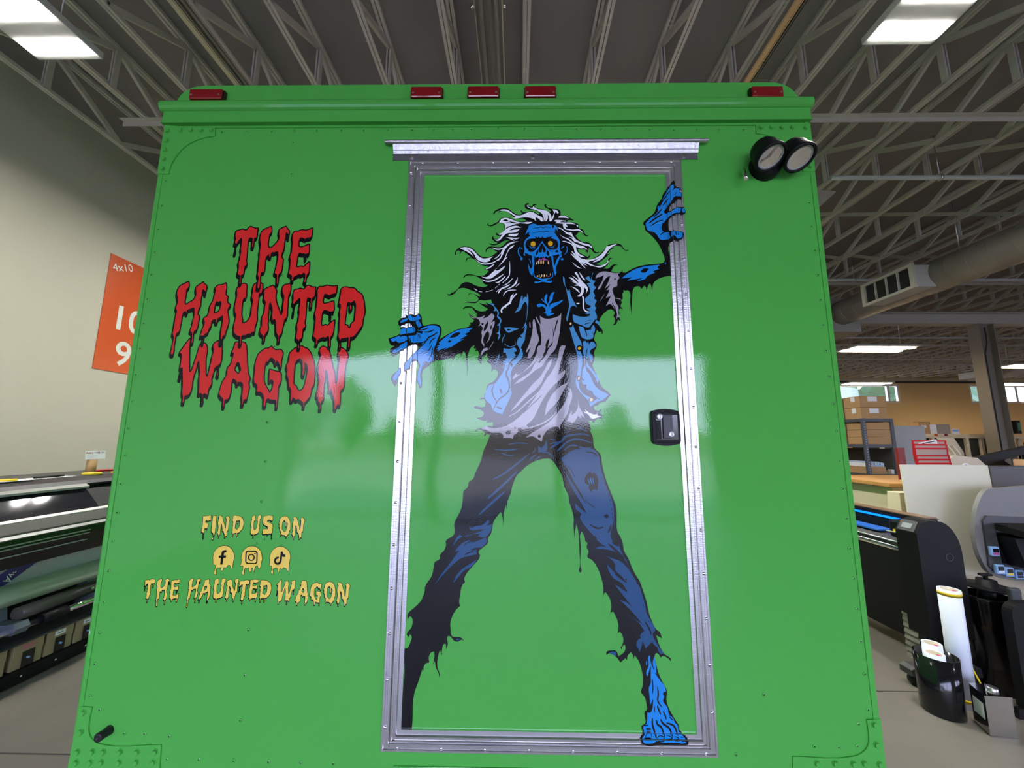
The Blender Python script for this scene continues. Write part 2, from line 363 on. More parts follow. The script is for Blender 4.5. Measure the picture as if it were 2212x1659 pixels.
# ------------------------------------------------------------ lamps
def highbay(x, y, z, label, group=None):
    t = thing('high_bay_light', (x, y, z), label, 'lamp', group)
    b = B(); b.box(x-.22, x+.22, y-.18, y+.2, z+.012, z+.06, LGREY, bev=.004); b.obj('housing', t)
    for yy in (-.10, .115):
        b = B(); b.box(x-.205, x+.205, y+yy-.044, y+yy+.044, z+.0095, z+.0118, LEDM); b.obj('diffuser', t)
    b = B(); b.box(x-.15, x+.15, y-.06, y+.05, z+.06, z+.11, SILV); b.obj('driver_box', t)
    for s in (-1, 1): b = B(); b.cyl((x+s*.15, y, z+.10), (x+s*.15, y, 4.86), .003, STEEL, n=5); b.obj('chain', t)
highbay(-3.01, 2.015, 4.0, 'bright high bay lamp hanging above the printer by the left wall')
highbay(2.415, 1.96, 4.0, 'bright high bay lamp hanging over the right edge of the trailer')
for x, y, l_ in ((1.25, 3.4, 'unseen high bay lamp added above the trailer roof to brighten the half wall'), (1.1, 4.9, 'unseen high bay lamp added behind the trailer roof to brighten the half wall'), (2.4, 7.8, 'unseen high bay lamp added furthest back behind the trailer as fill light'), (6.4, -1.2, 'unseen high bay lamp added behind the viewer to light the rear panel')): highbay(x, y, 4.0, l_)  # unseen lamps, added to brighten the half wall and the rear panel
highbay(-2.75, 4.9, 4.0, 'high bay lamp hidden behind the trailer, mirrored in the printer window')
def hanging(x0, x1, y, z, label, d=.3):
    t = thing('hanging_light', ((x0+x1)/2, y, z), label, 'lamp')
    b = B(); b.box(x0, x1, y-d, y+d, z+.01, z+.05, LGREY, bev=.004); b.obj('housing', t)
    for s in (-1, 1):
        b = B(); b.box(x0+.03, x1-.03, y+s*d*.5-.06, y+s*d*.5+.06, z-.012, z+.009, TUBEM); b.obj('tube', t)
    for xx in (x0+.15, x1-.15): b = B(); b.cyl((xx, y, z+.04), (xx, y, 4.87), .004, STEEL, n=5); b.obj('chain', t)
hanging(7.55, 8.95, 8.95-.2, 3.6, 'warm rectangular lamp hanging just past the trailer edge')
hanging(12.0, 13.5, 14.1, 3.6, 'warm strip lamp hanging in front of the high window')
hanging(17.3, 18.8, 14.1, 3.6, 'warm strip lamp hanging right behind the grey column')
hanging(19.2, 20.6, 14.6, 3.0, 'low warm lamp at the far right under the window')
hanging(4.6, 6.1, 12.5, 3.6, 'warm lamp hidden behind the trailer roof', .3)
hanging(8.5, 10, 15.5, 3.6, 'warm lamp near the far wall behind the trailer', .3)
hanging(14.5, 16, 11.5, 3.75, 'warm lamp over the far benches out of view', .3)

# printed artwork and fastener positions on the rear panel, in 0.1 mm (x,z)
ZOMBIE='''
k s 48 -3886,17087 -3737,17246 -3718,17065 -3823,16929 -3930,16839 -3957,16929 -3886,17087
k s 48 -3928,18152 -3774,18256 -3571,18280 -3532,18164 -3720,18083 -3857,18094 -3928,18152
k s 48 -4047,17816 -3805,17955 -3651,18048 -3541,18118 -3534,17956 -3732,17840 -3997,17736 -4047,17816
k s 48 -4112,18209 -3823,18326 -3797,18256 -3928,18163 -4039,18117 -4112,18209
k s 48 -3763,18513 -3582,18536 -3334,18584 -3296,18490 -3349,18397 -3575,18373 -3777,18326 -3803,18396 -3763,18513
k s 48 -3239,18490 -3061,18584 -2882,18655 -2655,18655 -2527,18585 -2511,18422 -2572,18236 -2633,18027 -2714,17751 -2688,17660 -2706,17522 -2837,17431 -2928,17476 -3012,17316 -3074,17180 -3088,16977 -3055,16707 -3087,16685 -3149,16819 -3170,16909 -3161,17135 -3115,17362 -3199,17498 -3290,17543 -3397,17406 -3435,17247 -3566,17178 -3575,17383 -3446,17497 -3297,17704 -3169,17865 -3039,18003 -3133,18096 -3403,18072 -3477,18211 -3503,18280 -3278,18327 -3214,18420 -3098,18374 -3057,18467 -3239,18490
k s 48 -3285,18771 -3207,18819 -3110,18654 -3198,18584 -3258,18678 -3285,18771
k s 48 -3521,18959 -3442,18971 -3348,18913 -3215,19007 -3154,18913 -3208,18842 -3253,18818 -3434,18783 -3529,18865 -3521,18959
k s 48 -3821,18771 -3643,18865 -3575,18889 -3572,18818 -3706,18747 -3795,18712 -3821,18771
k s 44 5091,21881 5291,21865 5457,21849 5449,21704 5278,21618 5169,21726 5095,21695 5091,21881
k s 44 5495,22677 5571,22724 5627,22693 5616,22614 5546,22551 5505,22583 5495,22677
k s 44 4284,22209 4331,22272 4452,22397 4603,22522 4726,22679 4703,22806 4794,22869 4892,23091 5020,23314 5178,23538 5238,23554 5246,23441 5166,23313 5319,23425 5466,23440 5431,23344 5499,23248 5493,23153 5362,23153 5243,23106 5148,22963 5023,22805 4897,22616 4953,22568 5158,22615 5339,22725 5454,22709 5417,22567 5240,22520 5062,22427 4939,22302 4846,22177 4795,22021 4876,21897 5005,21897 5050,21649 4761,21619 4654,21773 4545,21897 4346,21960 4293,22084 4284,22209
k p -1801,20279 -1762,20366 -1646,20419 -1529,20410 -1362,20366 -1212,20358 -1096,20384 -1014,20463 -956,20524 -1066,20577 -1167,20638 -1099,20603 -984,20665 -967,20682 -1135,20718 -1270,20788 -1440,20930 -1541,20983 -1642,20975 -1691,20930 -1706,20842 -1732,20895 -1709,20966 -1625,21001 -1542,21001 -1730,21162 -1832,21224 -1890,21197 -1914,21117 -1940,21162 -1917,21233 -2001,21251 -2059,21198 -2047,21073 -2090,21108 -2092,21198 -2019,21305 -1903,21376 -1735,21394 -1566,21358 -1446,21268 -1343,21143 -1207,21037 -1039,21010 -872,21054 -689,21196 -808,21286 -892,21330 -993,21313 -1043,21250 -1058,21170 -1076,21250 -1027,21348 -944,21393 -775,21384 -590,21375 -473,21446 -357,21572 -273,21599 -374,21608 -475,21590 -609,21500 -759,21438 -894,21447 -979,21519 -861,21474 -743,21483 -676,21518 -778,21572 -863,21662 -864,21735 -806,21771 -821,21698 -762,21662 -644,21680 -594,21770 -679,21779 -730,21825 -706,21897 -680,21843 -595,21843 -495,21933 -445,22096 -463,22187 -548,22233 -650,22242 -768,22170 -886,22119 -988,22134 -1040,22188 -973,22243 -1006,22179 -921,22152 -819,22206 -668,22288 -601,22388 -482,22443 -312,22433 -142,22360 -6,22296 164,22286 282,22332 164,22396 28,22387 -108,22387 -176,22479 -313,22608 -450,22691 -586,22664 -654,22590 -621,22682 -723,22664 -790,22591 -815,22535 -833,22591 -757,22701 -639,22756 -451,22783 -297,22737 -194,22644 -75,22570 44,22533 163,22570 95,22662 129,22726 146,22653 231,22625 384,22661 503,22661 707,22532 741,22578 656,22661 503,22716 316,22735 231,22827 265,22938 384,22966 316,22901 384,22846 487,22836 504,22901 572,22928 649,22882 572,22891 555,22836 657,22771 827,22734 979,22678 1081,22623 1115,22678 1014,22752 912,22826 896,22900 1015,22945 947,22890 963,22826 1167,22751 1384,22723 1442,22622 1433,22512 1636,22493 1753,22420 1895,22328 1802,22328 1465,22384 1701,22325 1632,22270 1835,22255 2036,22182 2067,22028 2167,22001 2248,21838 2314,21784 2378,21805 2313,21751 2214,21802 2115,21910 2031,21911 1996,21838 1928,21775 2026,21640 2158,21551 2392,21514 2489,21371 2584,21193 2667,21193 2719,21238 2667,21158 2550,21158 2453,21265 2388,21336 2353,21300 2343,21194 2283,21131 2318,21211 2251,21185 2253,21283 2119,21283 1986,21301 2050,21176 2182,21087 2330,21016 2416,21131 2397,21034 2329,20963 2246,20954 2362,20928 2512,20981 2715,21105 2904,21318 2974,21424 3109,21469 3277,21496 3426,21460 3553,21281 3618,21255 3686,21299 3634,21237 3519,21281 3423,21388 3291,21424 3121,21335 3220,21299 3120,21300 2948,21104 3065,21140 2946,21034 2827,20928 2691,20822 2590,20760 2738,20734 2906,20787 2975,20910 3061,20989 3167,20945 3093,20963 3025,20892 2988,20769 2834,20611 3000,20620 3102,20716 3220,20769 3302,20742 3201,20716 3080,20523 3260,20471 3409,20506 3446,20602 3449,20471 3543,20471 3693,20071 -1091,20070 -1193,20226 -1328,20323 -1495,20375 -1695,20366 -1760,20314
k p -1046,20411 -828,20288 -958,20062 -1056,19983 -1189,19975 -1389,20027 -1590,20131 -1723,20140 -1854,20079 -1934,19957 -2031,19853 -2145,19784 -2196,19832 -2162,19780 -2226,19723 -2284,19723 -2319,19775 -2300,19706 -2242,19683 -2143,19706 -2078,19749 -1933,19914 -1752,19940 -1551,19870 -1351,19784 -1217,19698 -1249,19638 -1416,19732 -1549,19749 -1629,19663 -1598,19741 -1516,19767 -1416,19715 -1281,19577 -1312,19491 -1477,19465 -1674,19465 -1788,19388 -1707,19439 -1542,19428 -1344,19428 -1247,19526 -1082,19509 -868,19543 -834,19432 -965,19406 -1048,19474 -981,19355 -1080,19380 -1262,19431 -1145,19337 -962,19218 -1043,19158 -1174,19141 -1339,19183 -1490,19294 -1622,19316 -1736,19285 -1784,19217 -1735,19231 -1670,19265 -1505,19265 -1404,19149 -1304,19034 -1386,19034 -1302,18962 -1400,18945 -1500,18996 -1584,19081 -1565,18996 -1465,18894 -1407,18844 -1462,18768 -1536,18767 -1518,18675 -1575,18666 -1566,18632 -1719,18573 -1931,18539 -2124,18438 -2364,18300 -2525,18178 -2632,17981 -2682,17797 -2660,17500 -2503,17500 -2414,17512 -2258,17547 -2341,17553 -2223,17567 -2086,17594 -2063,17343 -2045,17563 -2008,17624 -1951,17705 -1833,17735 -1801,17645 -1774,17745 -1716,17806 -1665,17726 -1629,17464 -1594,16967 -1595,17445 -1594,17645 -1557,17786 -1482,17948 -1358,18019 -1397,17940 -1380,17890 -1332,17923 -1346,17807 -1282,17841 -1240,17775 -1239,17666 -1276,17546 -1216,17466 -1155,17366 -1138,17546 -1130,17647 -1041,17637 -1003,17737 -944,17707 -982,17647 -922,17567 -980,17466 -880,17407 -820,17307 -838,17148 -721,17228 -622,17149 -621,17030 -755,16832 -910,16752 -967,16654 -985,16516 -1041,16399 -1040,16321 -1156,16301 -1165,16242 -1058,16272 -1009,16204 -1006,16030 -1132,16010 -1268,16048 -1364,16028 -1344,15989 -1208,15951 -1052,15856 -1050,15778 -1126,15701 -1280,15681 -1163,15624 -1047,15587 -894,15606 -969,15530 -758,15540 -757,15416 -891,15434 -1025,15377 -1197,15338 -1292,15299 -1272,15242 -1234,15299 -1042,15262 -984,15206 -1021,15148 -1001,15101 -964,15168 -839,15159 -670,15018 2337,15035 2339,15111 2265,15224 2288,15375 2243,15508 2217,15622 2312,15604 2387,15547 2505,15681 2620,15682 2671,15787 2567,15835 2638,15989 2511,15911 2398,15988 2400,16045 2516,16085 2595,16162 2749,16202 2849,16318 2939,16425 2836,16532 2723,16610 2611,16766 2576,16923 2429,17238 2393,17377 2457,17577 2443,17818 2436,17655 2456,17818 2523,17950 2534,18066 2465,18198 2520,18448 2571,18531 2617,18448 2699,18481 2720,18365 2746,18448 2717,18565 2639,18682 2643,18817 2678,18918 2846,19121 2995,19214 3092,19189 3146,19087 3102,18986 3148,18918 3127,18750 3076,18691 3158,18700 3244,18868 3332,18835 3296,18952 3300,19088 3288,19206 3354,19240 3434,19189 3346,19334 3392,19452 3366,19525 3424,19570 3416,19747 3461,19806 3449,19880 3519,19850 3604,19865 3671,19776 3660,19481 3697,18984 3738,19688 3805,19955 3976,19999 4043,19910 4147,20029 4200,19955 4214,19511 4259,20014 4334,20104 4372,20014 4388,19747 4431,20074 4521,20193 4753,20313 5010,20358 5014,20976 5026,21465 5188,21557 5285,21495 5333,21587 5444,21618 5464,21880 5207,21896 5021,21928 5018,22145 5057,22333 5237,22458 5385,22520 5557,22488 5637,22614 5630,22756 5398,22756 5280,22709 5071,22615 5110,22805 5263,22931 5386,23058 5502,23057 5511,23216 5431,23344 5467,23473 5294,23505 5288,23666 5246,23715 5152,23602 5027,23442 4900,23250 4865,23123 4708,22901 4577,22585 4365,22397 4198,22209 4251,22116 4260,21975 4398,21836 4562,21650 4695,21434 4796,21159 4855,20915 4807,20824 4606,20779 4263,20749 3890,20658 3628,20523 3454,20418 3199,20433 2488,20433
k p -3626,18995 -3533,18971 -3443,19007 -3328,18983 -3194,19059 -3121,18936 -3103,18772 -3041,18655 -2861,18702 -2565,18691 -2471,18585 -2465,18422 -2525,18178 -2630,17935 -2670,17797 -2648,17477 -2703,17454 -2921,17271 -3008,17203 -3045,17022 -3030,16909 -3051,16618 -3118,16618 -3123,16729 -3192,16796 -3179,17022 -3144,17248 -3198,17475 -3375,17429 -3433,17202 -3609,17133 -3600,17428 -3490,17474 -3363,17658 -3298,17727 -3201,17842 -3207,17980 -3310,18014 -3487,17933 -3577,17910 -3641,17840 -3795,17748 -4014,17621 -4117,17862 -3964,17978 -4091,18012 -4181,18232 -3869,18349 -3782,18419 -3799,18536 -3744,18583 -3424,18560 -3404,18630 -3476,18701 -3590,18712 -3769,18630 -3826,18630 -3880,18817 -3758,18888 -3622,18912
k p -3730,17337 -3736,17223 -3921,17109 -4035,16928 -3899,16659 -3816,16794 -3823,16929 -3717,17042
k p -808,15240 -839,15157 -929,14910 -1049,14622 -1107,14377 -1186,14194 -1285,13972 -1344,13811 -1465,13730 -1503,13570 -1623,13450 -1639,13272 -1673,12976 -1749,12779 -1885,12525 -1779,12691 -1876,12532 -1884,12182 -2126,11987 -2110,11892 -2168,11724 -2289,11592 -2286,11486 -2433,11390 -2464,11224 -2507,11013 -2694,10708 -2702,10592 -2791,10337 -2933,10175 -3099,10035 -3181,9943 -3174,9784 -3117,9876 -3055,9854 -3025,9740 -3055,9582 -3182,9400 -3117,9322 -3084,9412 -3032,9334 -3063,9199 -3165,9022 -3231,9041 -3200,8490 -3210,7751 -3208,6901 -2929,6905 -2915,7197 -2920,7633 -2890,7877 -2793,8149 -2708,8422 -2683,8484 -2640,8435 -2657,8522 -2593,8635 -2498,8661 -2517,8799 -2453,8925 -2372,8951 -2354,8851 -2387,8613 -2335,8701 -2302,8527 -2230,8403 -2198,8268 -2187,8354 -2262,8552 -2233,8902 -2194,8991 -2148,8828 -2140,9004 -2090,9156 -2035,9157 -2016,9006 -1980,9158 -1999,9335 -1958,9373 -1874,9323 -1789,9236 -1679,9224 -1584,9276 -1506,9239 -1599,9327 -1764,9337 -1861,9362 -1908,9539 -1914,9770 -1783,10055 -1648,10186 -1653,10189 -1649,10533 -1593,10766 -1520,10836 -1547,10929 -1452,11117 -1306,11283 -1088,11592 -1139,11686 -992,11830 -856,11951 -858,12083 -771,12215 -700,12554 -488,12848 -450,12775 -401,12399 -394,12800 -331,13065 -300,12908 -281,13164 -191,13381 -131,13640 -10,13921 133,14062 318,14225 628,14388 937,14441 1019,14431 1203,14230 1383,13890 1445,13592 1564,13335 1591,13139 1668,12905 1713,12594 1706,12574 1714,12309 1741,12034 1752,12334 1793,12527 1839,12310 1865,11738 1870,11314 1842,11173 1883,11138 1916,11174 1889,11314 1910,11857 1926,12287 1951,12299 2035,12120 2046,12025 2107,11978 2079,11858 2139,11740 2098,11575 2220,11505 2364,11319 2480,11040 2545,10739 2510,10360 2565,10578 2615,10601 2732,10419 2763,10237 2746,10100 2672,9884 2745,10055 2818,10078 2931,9831 2947,9584 2868,9371 2933,9505 2994,9535 3040,9473 3083,9318 3004,9139 2999,9136 3019,9064 3067,9178 3124,9199 3131,9096 3083,8993 2924,8889 2862,9031 2728,9040 2593,9008 2580,8915 2659,8967 2878,8857 2974,8726 3122,8840 3165,8790 3191,8912 3284,9006 3336,8925 3343,8812 3392,8925 3497,8773 3575,8531 3600,8329 3580,8128 3529,7967 3623,7849 3670,7671 3674,7513 3618,7492 3616,7178 3515,7118 3502,7060 3531,6982 3439,6845 3478,6739 4082,6738 4738,6738 4746,6864 4551,7036 4555,7114 4436,7307 4277,7600 4232,7778 4255,8017 4156,8215 4056,8436 3983,8739 3971,8963 4039,8984 4122,8873 4191,8915 4321,8865 4416,8775 4409,8846 4238,8966 4114,9170 4026,9462 4190,9375 4126,9553 4033,9619 3901,9887 3848,10044 3789,10362 3693,10682 3606,10935 3514,11073 3388,11329 3310,11539 3182,11774 3163,11940 3096,12154 3014,12297 2986,12585 2996,12527 2992,13013 2919,13247 2732,13760 2640,14099 2604,14300 2561,14583 2390,14765 2337,15134 2259,15319 2263,15485 2224,15610
w p -638,22691 -536,22734 -348,22709 -228,22626 -109,22534 27,22506 163,22533 299,22606 469,22639 571,22587 673,22514 825,22422 841,22294 790,22294 706,22385 588,22450 613,22294 537,22368 435,22413 282,22438 62,22414 -108,22391 -176,22424 -57,22442 -109,22479 -245,22571 -399,22663 -536,22682
w p 299,22910 333,22846 435,22790 504,22808 521,22864 555,22799 657,22743 827,22715 996,22660 1097,22549 1130,22458 1095,22312 1061,22293 1046,22458 995,22550 1011,22421 977,22330 926,22294 927,22422 894,22531 910,22385 867,22285 859,22477 792,22587 690,22660 555,22725 384,22772 308,22846
w p 1167,22724 1303,22705 1378,22604 1335,22567 1285,22641 1233,22567 1198,22421 1112,22293 1078,22293 1164,22458 1217,22604
w p 1363,22421 1389,22475 1500,22493 1635,22466 1718,22392 1566,22420
w p 1210,22311 1261,22339 1396,22338 1616,22310 1615,22283 1446,22283 1412,22256 1632,22247 1800,22246 1934,22179 1800,22192 1614,22201 1680,22074 1596,22110 1612,22038 1712,22011 1864,21992 2032,22010 2132,21946 2206,21856 2148,21892 2065,21956 1863,21956 1695,21974 1561,22020 1512,22129 1513,22201 1378,22220 1251,22220 1311,22266
w p 1968,22164 2026,22146 2017,22073 1967,22137
w p 1326,22075 1460,22038 1577,21947 1694,21875 1778,21893 1843,21767 1958,21623 2091,21551 2223,21497 2373,21461 2471,21371 2478,21309 2372,21389 2255,21425 2122,21461 1990,21533 1906,21551 1791,21677 1700,21731 1792,21713 1858,21677 1759,21785 1626,21839 1510,21966 1409,22020
w p 1390,21830 1523,21731 1674,21677 1790,21587 1905,21497 2022,21443 2188,21390 2286,21318 2327,21256 2220,21327 2086,21318 1987,21363 1937,21390 1951,21265 2033,21141 2230,21016 2113,21016 1998,21087 2079,20981 2245,20928 2411,20928 2612,20998 2782,21122 2903,21282 2956,21389 3039,21398 3124,21442 3309,21469 3173,21397 3053,21300 2915,21122 2811,20981 2659,20875 2475,20822 2678,20963 2813,21042 2543,20910 2376,20866 2326,20831 2440,20752 2604,20699 2804,20734 2939,20804 2984,20927 2998,20839 2886,20716 2702,20646 2538,20681 2406,20716 2275,20787 2176,20804 2290,20716 2207,20743 2077,20840 2174,20716 2254,20611 2140,20699 2027,20840 1880,20981 1749,21141 1782,21123 1897,21034 1816,21159 1767,21247 1850,21176 1932,21087 1884,21212 1853,21354 1754,21479 1621,21533 1471,21569 1521,21587 1655,21560 1788,21497 1821,21479 1772,21551 1656,21641 1523,21704
w p 1802,20840 1876,20769 1991,20681 2122,20611 2006,20637 1875,20734
w p 1876,20463 1943,20498 2007,20358 2135,20149 2264,20011 2302,19890 2225,19743 2252,19872 2180,19959 2161,19821 2109,19700 2010,19640 1944,19657 2061,19769 2080,19890 2033,19993 1918,20019 1852,20028 1952,20063 1838,20132 1723,20193 1789,20175 1854,20141 1773,20236 1675,20297 1742,20306 1856,20236 1921,20167 2002,20097 1954,20201 1776,20376 1890,20306 2004,20219 1973,20323 1909,20410
w p 2026,20480 2091,20410 2154,20306 2235,20201 2153,20236 2057,20393
w p 1728,19997 1851,19959 1981,19872 2037,19769 1964,19821 1851,19924
w p 2100,19674 2149,19649 2170,19495 2159,19324 2197,19188 2326,19137 2244,19112 2148,19188 2119,19392 2122,19546
w p 2020,19409 2014,19400 1999,19393 1976,19389 1952,19389 1929,19393 1914,19400 1909,19409 1914,19418 1930,19425 1952,19429 1977,19429 1999,19425 2015,19418
w p -600,22315 -550,22388 -397,22424 -227,22369 -57,22296 113,22250 299,22268 486,22267 350,22204 164,22222 -6,22241 -141,22269 -277,22296 -414,22370 -532,22306 -277,22278 -243,22251 -447,22260 -294,22232 62,22204 -107,22186 -242,22132 -361,22096 -444,21987 -420,22132 -480,22224 -642,22251
w p 113,22059 -39,22068 -191,22023 -292,21951 -140,21987 63,22013 -38,21914 -190,21878 -359,21860 -493,21752 -593,21626 -677,21590 -795,21635 -677,21644 -611,21698 -527,21824 -595,21806 -646,21816 -528,21897 -394,22023 -242,22096 -39,22132
w p -291,21824 -105,21842 29,21860 -38,21769 -172,21752 -325,21788
w p -400,21716 -273,21716 -105,21697 64,21706 -37,21652 -189,21662 -104,21580 -273,21662
w p -1936,21332 -1836,21367 -1701,21367 -1548,21304 -1428,21197 -1308,21054 -1172,20974 -988,20983 -805,21045 -888,20983 -954,20948 -904,20912 -1020,20841 -1137,20838 -1271,20877 -1373,20966 -1460,21126 -1563,21233 -1699,21304 -1545,21161 -1441,20983 -1304,20859 -1169,20797 -935,20806 -686,20894 -802,20806 -1018,20753 -1202,20771 -1355,20877 -1510,21072 -1680,21197 -1833,21278
w p 22,21571 -138,21563 -306,21509 -439,21393 -573,21321 -724,21321 -868,21357 -774,21295 -623,21268 -489,21321 -571,21161 -704,21018 -837,20930 -670,21001 -555,21161 -570,21036 -736,20877 -636,20894 -504,21089 -422,21285 -288,21446 -138,21518
w p -112,21449 -254,21374 -354,21196 -436,20983 -568,20788 -699,20612 -864,20454 -1028,20314 -1212,20340 -1044,20261 -878,20270 -746,20366 -598,20489 -466,20612 -409,20709 -516,20647 -665,20542 -765,20559 -600,20718 -435,20894 -336,21027 -411,20983 -287,21267 -170,21365
w s 46 -1193,20235 -1009,20165 -794,20200 -629,20296 -464,20419
w s 40 -727,20131 -628,20140 -496,20253 -406,20349
w s 33 -503,20114 -380,20236 -281,20376 -263,20604 -268,20868
w s 30 -486,20018 -345,20088 -247,20175 -173,20271
w p -7,20323 -15,20149 -97,20027 -262,19923 -435,19880 -262,19958 -147,20044 -64,20166
w s 50 -648,19741 -542,19906 -394,19975 -246,20062
w s 33 -466,19655 -426,19767 -294,19854 -47,19871
w s 20 -715,19793 -592,19906
w s 23 -64,19975 68,20114
w p -129,19759 -227,19647 -259,19492 -357,19389 -487,19287 -552,19184 -534,19082 -494,19099 -503,19184 -405,19287 -388,19236 -356,19321 -225,19407 -185,19527 -95,19647 -5,19768 -95,19716 -177,19595 -145,19716
w s 20 -1436,19923 -1319,19845
w s 20 -1285,19827 -1161,19798
w s 17 -1062,19802 -922,19836 -807,19880
w s 17 -741,19932 -659,20001
w s 17 -626,20027 -594,20088
w s 43 -1066,20594 -933,20647 -776,20771
b p 429,22182 550,22206 685,22149 835,22149 1016,22185 1150,22156 1255,22148 1322,22059 1340,21898 1299,21995 1254,21995 1245,21882 1296,21770 1370,21658 1406,21546 1389,21387 1410,21244 1461,21197 1393,21071 1376,20929 1308,20772 1269,20632 1275,20491 1295,20523 1237,20359 1194,20491 1173,20616 1145,20772 1103,21055 1036,21032 992,20992 933,21048 888,20977 844,21048 814,20992 769,21032 725,20977 680,21032 591,20985 554,21071 547,20914 546,20726 524,20601 501,20476 479,20352 398,20460 361,20632 376,20710 413,20601 457,20632 487,20694 469,20914 458,21072 369,21087 235,21166 242,21056 190,21088 227,21214 205,21500 264,21643 354,21723 414,21771 369,21835 399,21916 354,21900 309,21868 249,21796 294,21948 354,22077 369,22141
b s 29 547,21071 529,20851 523,20538 545,20352 633,20282 839,20243 1104,20290 1156,20383 1153,20491
b p 545,20135 574,20166 662,20150 795,20189 692,20243 751,20243 942,20243 1016,20259 927,20204 1015,20181 1140,20197 1117,20135 1014,20119 838,20150 677,20119 574,20101
b s 33 160,21285 63,21357 19,21262 27,21135 72,21056 124,20993
b p 165,20954 161,20932 150,20914 133,20904 115,20904 98,20914 86,20932 82,20954 86,20975 98,20993 114,21003 133,21003 150,20993 161,20975
b s 33 1440,21308 1545,21403
b s 27 1612,21395 1648,21323 1624,21197 1556,21102
b p 1520,20937 1515,20922 1502,20910 1482,20903 1461,20903 1443,20910 1430,20922 1425,20937 1430,20952 1443,20964 1462,20971 1483,20971 1502,20964 1515,20952
b s 39 1445,21118 1421,20992
b s 18 369,20961 413,20883 428,20773
b s 15 346,20788 368,20616
K p 354,21651 608,21678 556,21755 668,21704 691,21747 735,21699 788,21707 830,21767 862,21707 907,21690 817,21579 757,21499 682,21388 607,21293 518,21222 428,21190 309,21301 253,21420 272,21548
K p 758,21643 847,21694 952,21698 975,21738 1012,21722 1177,21783 1101,21693 1206,21658 1295,21610 1345,21483 1321,21340 1232,21276 1127,21269 994,21324 906,21435 846,21515 817,21579
K p 809,21499 757,21451 711,21340 684,21229 711,21182 785,21174 816,21324 844,21182 919,21190 934,21245 890,21372 831,21491
K p 667,21293 607,21166 606,21048 681,21166 678,21229
K p 979,21277 1037,21166 1036,21032 948,21134 964,21213
K p 979,21324 1171,21189 1097,21213
K p 1155,21071 1274,21087 1363,21118 1378,21071 1302,20945 1218,20694 1183,20851 1177,21008
K s 24 489,22004 564,22052 670,22060 790,22092 849,22044 910,22092 1000,22076 1105,22059
K s 24 474,21867 549,21883 639,21899 759,21944 849,21899 954,21928 1058,21899 1208,21898 1267,21850
K p 1217,22099 1213,22076 1203,22058 1188,22048 1171,22048 1156,22058 1146,22077 1142,22100 1146,22123 1157,22141 1172,22151 1189,22151 1204,22141 1214,22123
K p 1354,21216 1348,21198 1333,21183 1310,21175 1285,21175 1262,21183 1247,21198 1241,21216 1247,21235 1263,21250 1286,21258 1311,21258 1333,21249 1349,21235
K s 15 1254,22043 1275,21898
K s 18 265,21151 369,21095
b s 10 1200,21071 1204,20772
B s 21 369,21412 458,21348 585,21380
B s 18 414,21325 518,21293 592,21364
B s 18 1047,21380 1143,21356 1241,21443
B s 15 1098,21340 1202,21340
B p 845,21555 843,21544 837,21535 829,21530 819,21530 811,21535 805,21544 803,21555 806,21566 811,21575 820,21580 829,21580 837,21575 843,21566
B s 15 817,21531 757,21483 697,21356 678,21229 711,21174
B s 15 817,21531 890,21388 957,21277 926,21182
y p 596,21476 587,21436 563,21405 529,21387 492,21387 458,21405 434,21436 426,21476 434,21515 458,21547 492,21564 530,21564 564,21547 587,21515
y p 1167,21494 1158,21456 1135,21426 1102,21409 1066,21409 1033,21426 1011,21456 1003,21494 1011,21532 1034,21563 1067,21579 1104,21579 1137,21562 1159,21532
m p 606,20867 680,20882 688,20953 784,20937 843,20977 947,20937 1043,20870 991,20882 932,20914 887,20885 843,20930 784,20911 739,20901 680,20864
t p 637,20796 635,20777 630,20762 624,20753 616,20753 610,20762 606,20777 604,20796 606,20815 610,20831 617,20839 624,20839 631,20831 635,20815
t p 720,20827 717,20797 710,20772 700,20759 689,20759 678,20772 672,20797 669,20828 672,20858 679,20883 689,20896 700,20896 710,20883 717,20858
t p 795,20832 793,20799 786,20773 776,20759 766,20759 756,20773 750,20800 748,20832 750,20865 757,20891 766,20906 777,20906 786,20891 793,20865
t p 869,20832 867,20801 860,20776 850,20762 840,20762 830,20776 824,20801 822,20832 824,20863 831,20889 841,20903 851,20903 861,20889 867,20863
t p 1035,20812 1032,20789 1026,20770 1017,20760 1007,20760 998,20770 992,20789 990,20812 993,20835 999,20853 1008,20864 1018,20864 1027,20853 1033,20835
t p 676,20344 674,20329 667,20317 657,20311 645,20311 635,20317 629,20329 626,20344 629,20359 636,20371 646,20377 657,20377 667,20371 674,20359
t p 726,20364 725,20345 720,20330 714,20322 706,20322 700,20330 695,20345 694,20364 696,20383 700,20398 707,20406 714,20406 720,20398 725,20383
t p 809,20364 807,20345 803,20330 796,20322 789,20322 782,20330 778,20345 776,20364 778,20383 783,20398 789,20406 796,20406 803,20398 807,20383
t p 899,20364 896,20341 890,20323 881,20313 871,20313 862,20323 856,20341 854,20364 857,20387 863,20405 872,20415 882,20415 891,20405 897,20387
t p 971,20367 969,20352 964,20340 958,20334 951,20334 944,20340 940,20352 938,20367 940,20382 945,20394 951,20400 958,20400 965,20394 969,20382
t p 1092,20406 1090,20386 1086,20369 1081,20360 1075,20360 1070,20369 1066,20386 1065,20406 1067,20426 1071,20442 1076,20451 1082,20451 1087,20442 1091,20426
t p 772,20305 770,20296 764,20289 756,20285 746,20285 738,20289 732,20296 730,20305 733,20314 738,20321 747,20325 756,20325 764,20321 770,20314
m s 21 979,20321 1060,20344
